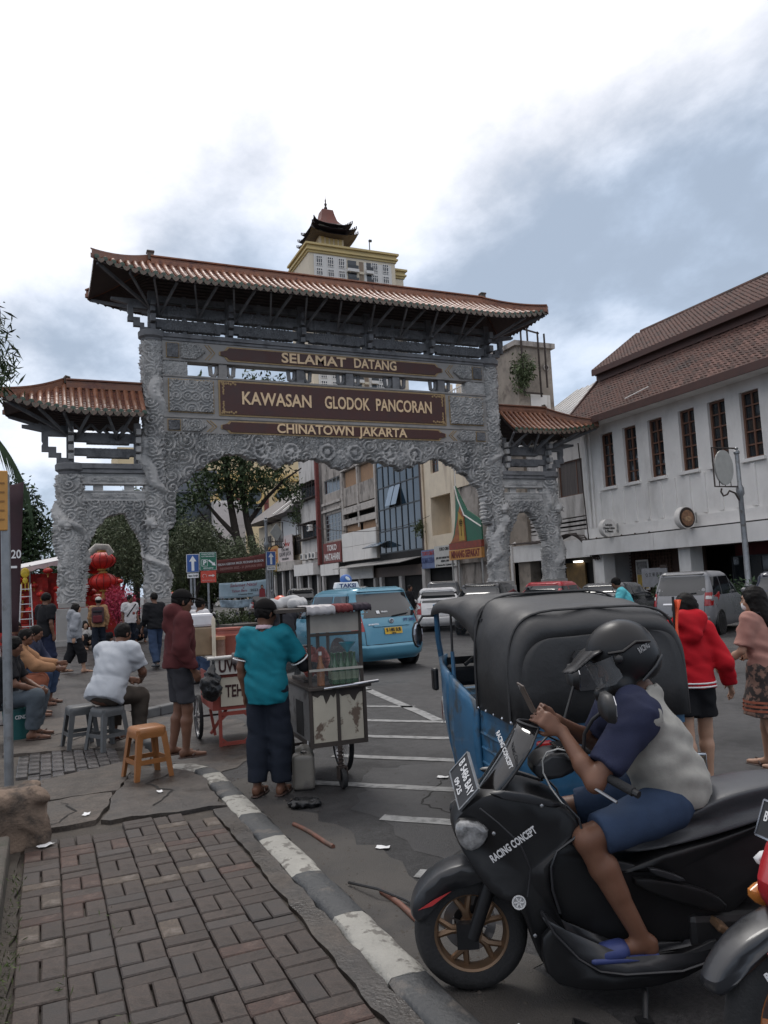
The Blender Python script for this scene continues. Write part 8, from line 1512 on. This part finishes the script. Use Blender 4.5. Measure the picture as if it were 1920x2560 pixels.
person('man in cyan shirt and brown cap riding motorbike behind the cab hood',(11.62,13.2,0),R(-50),cj,1,(cloth('cyan shirt',(.10,.42,.47),.8,.2),1.5,.04,-.06),(m_dkd,1.9,.03),'short','cap',m_blk,.02)
# ---------------------------------------------------------------- carts, stools and small things
m_rfr=PM('worn red paint',(.26,.05,.035),.6,var=.2,s=6,dirt=(.12,.06,.05),ds=8,dc=.58); m_peel=PM('peeling cream paint',(.46,.42,.34),.7,var=.1,s=3,dirt=(.14,.10,.075),ds=4,dc=.56,dw=.04,bump=.2,bs=20); m_wfr=PM('dark weathered timber',(.05,.04,.034),.75,var=.3,s=8); m_gl=PM('cart glass',(.35,.37,.38),.05,var=.05,alpha=.07,spec=.6); m_bot=PM('green bottle glass',(.02,.085,.03),.12,var=.2,s=20,spec=.8)
def bikewheel(par,x,y,r,steer=0.):
    t=bpy.data.objects.new('wheel',None); C.objects.link(t); t.parent=par; t.location=(x,y,r); t.rotation_euler=(0,0,steer); T=M.Rotation(PI/2,4,'Y')
    MB().lathe([(r*.9,-.02),(r*.96,-.022),(r,0),(r*.96,.022),(r*.9,.02),(r*.9,-.02)],40,T=T,caps=False).build('tyre',m_tyre,t,smooth=60); MB().lathe([(r*.9,-.015),(r*.9,.015),(r*.86,.012),(r*.86,-.012),(r*.9,-.015)],40,T=T,caps=False).build('rim',m_alloy,t,smooth=50)
    sp=MB()
    for k in range(24): a=2*PI*k/24; s_=(-1)**k; sp.bar((s_*.03,.02*math.cos(a),.02*math.sin(a)),(0,r*.88*math.cos(a+.25*s_),r*.88*math.sin(a+.25*s_)),.004)
    sp.cyl((-.05,0,0),(.05,0,0),.02,10); sp.build('spokes',m_alloy,t); return t
ct=thing('drinks_cart','wooden drinks cart with peeling cream panels and glass bottle case','food cart',(2.33,6.42,0),-R(3))
W_,D_=.245,1.05
MB().bb(-W_,W_,0,D_,.36,.40).build('floor',m_wfr,ct)
for x0,x1 in((-W_+.02,-.015),(.015,W_-.02)):
    P=[(x0,.40),(x1,.40),(x1,.80)]; r=random.Random(int(x0*100)); n=9; P+=[(lerp(x1,x0,k/n),.80-.035*r.random()-(.05 if k in(3,4) else 0)) for k in range(1,n)]+[(x0,.80)]; MB().prism(P,-.012,-.003,'y').build('peeling_panel',m_peel,ct)
MB().bb(-W_,W_,0,.012,.40,.84).build('end_board',m_wfr,ct); MB().bb(-W_,-W_+.012,.012,D_,.4,.84).build('side_board',PM('grey side board',(.17,.165,.16),.7,var=.2,s=4,dirt=(.05,.045,.04),ds=4,dc=.5),ct); MB().bb(W_-.012,W_,.012,D_,.4,.84).build('side_board',m_wfr,ct); MB().bb(-W_-.004,-W_+.0,.25,.5,.42,.72).build('dark_panel',m_dark,ct)  # near-black panel on the left side stands in for a shaded opening
mb=MB()
for x in(-W_,0,W_): mb.bb(x-.014,x+.014,-.02,.0,.36,.86)
mb.bb(-W_,W_,-.018,-.002,.36,.40); mb.build('frame',m_wfr,ct); mb=MB(); mb.bb(-W_-.02,W_+.06,-.04,D_,.84,.87); mb.build('counter',m_wfr,ct,bev=.006); MB().cyl((-.14,-.07,.86),(.36,-.07,.885),.013,10).build('push_rail',m_chr,ct)
for x in(-W_+.01,W_-.01):
    for y in(0.01,D_-.02): MB().bb(x-.013,x+.013,y-.013,y+.013,.87,1.52).build('post',m_wfr,ct)
MB().bb(-W_,W_,-.005,.02,1.30,1.325).build('rail',m_wfr,ct); MB().bb(-W_,W_,-.005,.01,1.0,1.02).build('rail',PM('pale rail',(.4,.38,.34),.6),ct)
for z0,z1,nm in((.88,1.30,'glass_pane'),(1.33,1.5,'upper_pane')):
    MB().bb(-W_+.02,W_-.02,.002,.006,z0,z1).build(nm,m_gl if nm=='glass_pane' else PM('dull cream pane',(.35,.32,.28),.5,var=.15),ct)
MB().bb(-W_+.002,-W_+.006,.03,D_-.03,.9,1.3).build('glass_pane',m_gl,ct); MB().bb(W_-.006,W_-.002,.03,D_-.03,.9,1.3).build('glass_pane',m_gl,ct); MB().bb(-W_-.28,W_+.05,-.08,D_+.1,1.52,1.55).build('roof',m_wfr,ct); MB().bb(-.03,0.,.5,.52,.88,1.5).build('inner_post',m_wfr,ct)
def drape(nm,mat,x0,x1,dy,zd): 
    g=[[(lerp(x0,x1,i/10),y+.008*math.sin(i*1.7),z+.006*math.sin(i*2.3)) for i in range(11)] for y,z in((.3,1.565),(-.05,1.568),(dy,1.56),(dy-.008,1.56-zd*.5),(dy,1.56-zd))]; o=MB().grid(g).build(nm,mat,ct,smooth=60); md=o.modifiers.new('s','SOLIDIFY'); md.thickness=.008
drape('cloth_white',cloth('soiled white cloth',(.5,.48,.48)),-.27,-.02,-.095,.07); drape('cloth_red',cloth('dull red cloth',(.18,.05,.05)),-.02,.14,-.096,.06); drape('cloth_dark',cloth('dark cloth',(.05,.04,.05)),.14,.31,-.097,.055)
SDFc=SDF(.02,.03); SDFc.cap((-.45,.5,1.58),(-.2,.6,1.6),.05,.06); SDFc.cap((-.3,.3,1.58),(-.1,.7,1.585),.05); SDFc.wr=.02; SDFc.ws=16; SDFc.mesh('bundled_cloth',cloth('grey white bundle',(.42,.42,.42)),ct)
bikewheel(ct,-.33,.62,.29); bikewheel(ct,.20,.55,.29,.0); MB().cyl((-.36,.6,.29),(.3,.6,.29),.014,8).build('axle',m_rust,ct); MB().tube([(.0,-.01,.36),(.0,-.01,.17)],.018,10).build('caster_post',m_rust,ct)
spr=MB(); spr.tube([(.026*math.cos(k*.9),-.01+.026*math.sin(k*.9),.17+.0045*k) for k in range(36)],.006,5); spr.build('caster_spring',m_rust,ct)
cw=MB(); cw.lathe([(.03,-.018),(.075,-.02),(.085,0),(.075,.02),(.03,.018),(.03,-.018)],24,T=M.Translation((.01,-.04,.085))@M.Rotation(PI/2,4,'Y'),caps=False); cw.build('caster_wheel',m_tyre,ct,smooth=60); MB().bb(-.03,-.02,-.06,.02,.08,.18).bb(.04,.05,-.06,.02,.08,.18).bb(-.03,.05,-.04,.02,.17,.185).build('caster_fork',m_rust,ct)
bm=MB().lathe([(.034,0),(.036,.02),(.036,.13),(.030,.16),(.015,.20),(.012,.25),(.015,.262),(.012,.27)],16).mesh('glass',m_bot,50); bl=MB().lathe([(.0368,.04),(.0368,.11)],16,caps=False).mesh('label',PM('pale bottle label',(.2,.25,.16),.6,var=.3,s=20))
k=0
for x in(.01,.07,.13,.19):
    for y in(.07,.16):
        t=thing('bottle',['front','rear'][int(y>.1)]+' green glass bottle on cart counter, '+['leftmost','second from left','second from right','rightmost'][[.01,.07,.13,.19].index(x)]+' in its row','bottle',(0,0,0),0,'green bottles in the drinks cart'); Tm=M.Translation((2.33,6.42,0))@rotz(-R(3))@M.Translation((x,y,.872)); t.matrix_world=Tm; link(bm,'glass',t); link(bl,'label',t)
t=thing('bottle','clear brown sauce bottle at left end of the cart counter','bottle'); t.matrix_world=M.Translation((2.33,6.42,0))@rotz(-R(3))@M.Translation((-.12,.08,.872)); MB().lathe([(.034,0),(.036,.15),(.02,.2),(.013,.26)],14).build('glass',PM('orange syrup',(.30,.11,.03),.25,var=.3),t,smooth=50); MB().cyl((0,0,.26),(0,0,.29),.015,10).build('stopper',m_wht,t)
t=thing('funnel','teal plastic funnel standing in a green bottle neck','funnel'); t.matrix_world=M.Translation((2.33,6.42,0))@rotz(-R(3))@M.Translation((.13,.07,1.13)); MB().lathe([(.008,-.02),(.01,.02),(.07,.09),(.074,.10),(.068,.095),(.008,.03)],20).build('cone',PM('teal plastic',(.02,.25,.33),.4),t,smooth=50)
t=thing('plastic_basket','orange and red plastic goods stacked inside the drinks cart','basket'); t.matrix_world=M.Translation((2.33,6.42,0))@rotz(-R(3))
for i in range(9): MB().ell((-.12+.06*(i%4),.45+.12*(i//4),.98+.06*(i%3)),(.06,.07,.08),10).build('packet',PM('orange red packet',(.35,.06+.03*(i%3),.04),.5,var=.4,s=9),t)
MB().bb(-.2,.2,.35,.8,.872,.9).build('tray',m_rust,t)
# jerry can
t=thing('jerry_can','greyish translucent plastic jerry can on road beside the vendor','jerry can',(2.05,6.58,0),R(-20)); D=SDF(.012,.02); D.box((0,0,.15),(.095,.075,.15),None,.03); D.cap((0,0,.3),(0,0,.33),.06,.05); D.cap((-.05,0,.33),(.06,0,.35),.022); D.cap((.05,0,.28),(.06,0,.345),.03); D.ell((.005,0,.315),(.03,.2,.016),op='s',k=.01); D.mesh('can',PM('yellowish plastic',(.20,.185,.16),.4,var=.12,s=4,dirt=(.12,.11,.1),ds=4,dc=.5),t); MB().cyl((.06,0,.36),(.062,0,.40),.022,12).build('cap',m_wht,t)
# tea cart
tc_=thing('tea_cart','red framed tea cart with TEH lettering panel beside hoodie man','food cart',(2.03,8.86,0),-R(2))
MB().bb(-.30,.32,0,.9,.40,.44).build('floor',m_rfr,tc_); MB().bb(-.21,.10,-.012,.0,.44,.76).build('front_panel',PM('cream painted panel',(.55,.50,.40),.6,var=.08,s=3,dirt=(.35,.28,.22),ds=5,dc=.6),tc_); MB().bb(-.30,.32,.001,.02,.44,.80).build('end_board',m_rfr,tc_); MB().bb(-.30,-.28,.02,.9,.44,.8).build('side_board',m_rfr,tc_); MB().bb(.30,.32,.02,.9,.44,.8).build('side_board',m_rfr,tc_)
txt('TEH','lettering',PM('black red lettering',(.04,.012,.012),.6),tc_,frame((-.055,-.016,.60),(1,0,0),(0,0,1)),.19,.002,.004,fit=.2)
MB().bb(-.31,.33,-.05,-.035,.80,.97).build('name_panel',PM('white name panel',(.6,.57,.52),.6,var=.06,dirt=(.45,.3,.28),ds=6,dc=.6),tc_); txt('UWUNG','lettering',PM('dark maroon lettering',(.05,.015,.015),.6),tc_,frame((.02,-.054,.885),(1,0,0),(0,0,1)),.19,.002,.005,fit=.5)
MB().bb(-.31,.33,-.03,.92,.96,.985).build('top_board',PM('white table top',(.55,.53,.5),.5,var=.1),tc_); MB().cyl((-.36,-.07,.99),(.36,-.07,1.0),.02,10).build('push_rail',m_wpan,tc_)
for s_ in(-1,1): 
    mb=MB(); mb.bar((-.055+s_*.17,-.02,.0),(-.055+s_*.17,-.02,.40),.035,.035); mb.build('leg',m_rfr,tc_)
for z in(.03,.36): MB().bar((-.22,-.02,z),(.11,-.02,z),.03,.04).build('cross_bar',m_rfr,tc_)
for s_ in(-1,1):
    for z,q in((.30,.36),(.09,.03)): MB().bar((-.055+s_*.16,-.02,z),(-.055+s_*.09,-.02,q),.025,.025).build('leg_brace',m_rfr,tc_)
MB().bar((-.3,.2,.12),(-.1,.2,.4),.03,.03).build('frame_strut',m_rfr,tc_); MB().bar((-.3,.2,.40),(-.25,.2,.1),.03,.03).build('frame_strut',m_rfr,tc_); bikewheel(tc_,-.37,.65,.26); bikewheel(tc_,.38,.65,.26); MB().cyl((-.38,.65,.26),(.4,.65,.26),.012,8).build('axle',m_rust,tc_)
def ontea(name,label,cat,x,y,z=.986): t=thing(name,label,cat); t.matrix_world=M.Translation((2.03,8.86,0))@rotz(-R(2))@M.Translation((x,y,z)); return t
t=ontea('drink_vat','large dull red plastic drink vat on the tea cart','vat',-.02,.38); MB().lathe([(.18,0),(.205,.03),(.21,.2),(.22,.21),(.22,.235),(.2,.24),(.17,.25),(.165,.285),(.15,.29)],28).build('tub',PM('dull red plastic',(.25,.065,.045),.45,var=.12),t,smooth=45); MB().lathe([(.17,.29),(.17,.315),(.02,.32)],24).build('lid',PM('dull red lid',(.30,.085,.06),.45),t,smooth=45); MB().tube([(.21,0,.16),(.26,0,.16),(.26,0,.12),(.21,0,.11)],.014,6).build('handle',m_rust,t)
t=ontea('storage_box','clear white plastic box on the left of the tea cart','box',-.33,.55); MB().bb(-.15,.12,-.12,.12,0,.34).build('bin',PM('brownish plastic bin',(.26,.19,.12),.4,var=.2),t,bev=.02); MB().bb(-.16,.13,-.13,.13,.34,.50).build('lid',PM('milky plastic lid',(.6,.6,.62),.35),t,bev=.03)
t=ontea('jar','glass jar with brown lid on the tea cart corner','jar',-.20,.08); MB().cyl((0,0,0),(0,0,.2),.07,18).build('glass',PM('brown jar contents',(.19,.11,.08),.3,var=.3),t,smooth=40); MB().cyl((0,0,.2),(0,0,.235),.075,18).build('lid',PM('tan lid',(.36,.18,.09),.5),t,smooth=40)
t=ontea('umbrella_pole','pale wooden pole standing upright at tea cart front','pole',-.27,-.0,.8); MB().tube([(0,0,0),(0,0,.62),(0,0,.66)],[.022,.022,.004],10).build('shaft',PM('pale wood pole',(.52,.46,.36),.6),t,smooth=40)
t=ontea('carrier_bag','black plastic bag hanging from the tea cart rail','bag',-.33,-.10,.52); D=SDF(.016,.03); D.ell((0,0,.16),(.12,.10,.17)); D.cap((0,0,.28),(.03,.02,.44),.05,.02,k=.06); D.wr=.022; D.ws=18; D.mesh('bag',PM('black plastic film',(.012,.012,.013),.28,var=.2,s=9,bump=.4,bs=25),t)
t=ontea('rag','striped grey rag draped over the tea cart rail','cloth',-.02,-.075,1.0); o=MB().grid([[(x*.14-.07,y,z+.012*math.sin(x*9)) for x in [i/8 for i in range(9)]] for y,z in((.05,-.01),(.0,.028),(-.03,.01),(-.035,-.06),(-.03,-.10))]).build('cloth',PM('striped rag',(.16,.14,.14),.8,var=.6,s=18,stretch=(6,1,1)),t,smooth=60); md=o.modifiers.new('s','SOLIDIFY'); md.thickness=.008
t=ontea('food_packets','red and white packets on right of the tea cart','packets',.2,.15); 
for i in range(5): MB().ell((.05*(i%3)-.05,.06*(i//3),.05),(.05,.045,.05),9).build('packet',(PM('red packet',(.4,.04,.04),.4),m_wpan)[i%2],t)
# dark handcart behind
hc=thing('hand_cart','dark loaded handcart beyond the hoodie man on the road','hand cart',(4.1,17.4,0),R(15)); MB().bb(-.45,.45,-.4,.4,.75,.82).build('deck',m_wfr,hc); MB().bb(-.42,.42,-.35,.35,.95,1.0).build('shelf',m_wfr,hc)
for x in(-.42,.42):
    for y in(-.36,.36): MB().cyl((x,y,0),(x,y,1.02),.02,6).build('leg',m_rust,hc)
for i in range(8): MB().ell((-.35+.1*i,-.1+.1*(i%2),.88),(.06,.08,.07),8).build('goods',(m_blk,m_rust,m_wfr)[i%3],hc)
bikewheel(hc,-.5,0,.26); bikewheel(hc,.5,0,.26)
# stools
def stool(name,label,loc,rz,mat,parts=True,wv=False):
    t=thing(name,label,'stool',loc,rz); hs,hb,ht=.115,.165,.44
    top=MB().loft([[(a*(hs+o),b*(hs+o),z) for a,b in((-1,-.8),(-.8,-1),(.8,-1),(1,-.8),(1,.8),(.8,1),(-.8,1),(-1,.8))] for o,z in((.018,ht-.09),(.022,ht-.05),(.02,ht-.015),(.008,ht),(-.02,ht+.004))]); top.build('seat',mat,t,smooth=40)
    for a,b in((-1,-1),(1,-1),(1,1),(-1,1)):
        P=lambda z,k:(a*lerp(hb,hs,z/ht)*k,b*lerp(hb,hs,z/ht)*k)
        q=MB(); rings=[]
        for z in(0,.12,.25,.36,ht-.05):
            w_=lerp(.030,.042,z/ht); cx,cy=P(z,1); rings.append([(cx-a*.0+u*1.0,cy+v,z) for u,v in((-a*w_*1.1,b*.008),(a*.012,b*.012),(a*.008,-b*w_*1.1),(-a*.006,-b*w_*.9),(-a*.014,-b*.014),(-a*w_*.9,-b*.006))])
        q.loft(rings).build('leg',mat,t,smooth=30)
    for z in(.15,):
        k=lerp(hb,hs,z/ht)
        for a,b in(((-k,-k),(k,-k)),((k,-k),(k,k)),((k,k),(-k,k)),((-k,k),(-k,-k))): MB().bar((*a,z),(*b,z),.012,.04).build('stretcher',mat,t)
    return t
m_org=PM('orange rattan plastic',(.27,.105,.028),.45,var=.12,s=10,bump=0); n_=m_org.node_tree.nodes; l_=m_org.node_tree.links; wv=n_.new('ShaderNodeTexChecker'); wv.inputs['Scale'].default_value=70; tcn=n_.new('ShaderNodeTexCoord'); l_.new(tcn.outputs['Object'],wv.inputs['Vector']); bp_=n_.new('ShaderNodeBump'); bp_.inputs['Strength'].default_value=.5; bp_.inputs['Distance'].default_value=.004; l_.new(wv.outputs['Fac'],bp_.inputs['Height']); l_.new(bp_.outputs[0],n_['Principled BSDF'].inputs['Normal'])
stool('plastic_stool','orange woven pattern plastic stool standing empty on the pavement',(.84,7.38,.118),R(14),m_org); m_gst=PM('grey stool plastic',(.085,.088,.09),.5,var=.15,s=6)
stool('plastic_stool','grey plastic stool under the seated man, nearer of two',(.62,8.98,.118),R(28),m_gst); stool('plastic_stool','grey plastic stool left of the seated man, half hidden',(.36,9.3,.118),R(10),m_gst)
# litter and loose things
t=SDF(.012,.02); t.ell((1.86,6.05,.03),(.11,.07,.04)); t.ell((1.93,6.03,.025),(.07,.06,.04)); t.wr=.022; t.ws=26; o=t.mesh('plastic_bag',PM('black plastic film',(.012,.012,.013),.28)); tag(o,'crumpled black plastic bag lying on road near the kerb','bag')
for i,(a,b) in enumerate((((1.66,5.62),(1.75,5.0)),((1.72,4.15),(1.74,3.6)))):
    o=MB().tube([(lerp(a[0],b[0],k/5)+.01*math.sin(k),lerp(a[1],b[1],k/5),.012) for k in range(6)],.016,10).build('plastic_pipe',PM('faded orange pipe',(.16,.065,.042),.6,var=.3,s=8,dirt=(.1,.06,.045),ds=8),smooth=50); tag(o,('faded orange pipe lying in the gutter, far piece','faded orange pipe lying in gutter beside the front wheel')[i],'pipe')
o=MB().tube([(1.6,4.35,.02),(1.68,4.1,.05),(1.78,3.95,.02),(1.82,3.6,.02)],.008,6).build('cable',m_blk,smooth=50); tag(o,'black cable scrap lying over the orange pipe','cable')
r=random.Random(5)
lit=[('paper_scrap','small white paper scrap beside the stone block',(.0,5.72,.125),.05),('paper_scrap','white paper scrap on the cracked concrete',(.28,6.35,.125),.04),('paper_scrap','thin white stub on the damp concrete by stool',(.86,6.72,.122),.035),('paper_scrap','white scrap on road right of the kerb',(2.02,4.82,.008),.045),('paper_scrap','white scrap on road behind the hatched markings',(3.9,7.1,.01),.06),('paper_scrap','pale scrap near the cart caster wheel',(3.2,6.2,.01),.05),('paper_scrap','pale wrapper lying in gutter below scooter front wheel',(1.58,2.62,.012),.09)]
for nm,lb_,p,s_ in lit:
    a=r.random()*6; g=[[(p[0]+s_*(u*math.cos(a)-v*.6*math.sin(a)),p[1]+s_*(u*math.sin(a)+v*.6*math.cos(a)),p[2]+.008*abs(math.sin(3*u+2*v))) for u in(-1,-.3,.4,1)] for v in(-1,0,1)]; o=MB().grid(g).build(nm,m_wht,smooth=50); tag(o,lb_,'litter',None)
n=900; q=np.random.RandomState(8); X_=np.concatenate([q.normal(1.62,.14,n//2),q.uniform(1.5,5.5,n//2)]); Y_=np.concatenate([q.uniform(2.4,7.6,n//2),q.uniform(2.5,9,n//2)]); s_=np.concatenate([q.uniform(.004,.016,n//2),q.uniform(.004,.012,n//2)]); a=q.uniform(0,6.28,n); P=[];F_=[]
for i in range(n):
    c,s2=math.cos(a[i])*s_[i],math.sin(a[i])*s_[i]; b=len(P); P+=[(X_[i]+c,Y_[i]+s2,.002),(X_[i]-s2,Y_[i]+c,.002),(X_[i]-c*.9,Y_[i]-s2*.8,.002),(X_[i]+s2*.8,Y_[i]-c,.002),(X_[i],Y_[i],s_[i]*.8)]; F_+=[(b,b+1,b+4),(b+1,b+2,b+4),(b+2,b+3,b+4),(b+3,b,b+4)]
o=npmesh('gravel',P,F_,PM('dark grit stones',(.06,.052,.045),.9,var=.5,s=3),None,False); tag(o,kind='stuff')
o=leaves('grass',[((-.155,y,.115),(.03,.12,.02)) for y in np.arange(2.6,5.4,.2)]+[((x,y,.117),(.012,.25,.01)) for x,y in((.08,2.9),(.08,3.6),(.29,3.0),(-.05,3.2),(.29,4.2))],420,.032,leafmat('grass blades',(.07,.10,.03)),None,77,droop=-.5,per=5,aspect=.16,shell=.1); tag(o,kind='stuff')
ov=MB().tube([(2.0+.0,2.2,.03),(1.85,2.6,.02),(1.62,2.35,.02),(2.1,2.0,.02)],.012,6).build('hose',m_blk,smooth=60); tag(ov,'dark hose lying on road under the scooter','hose')
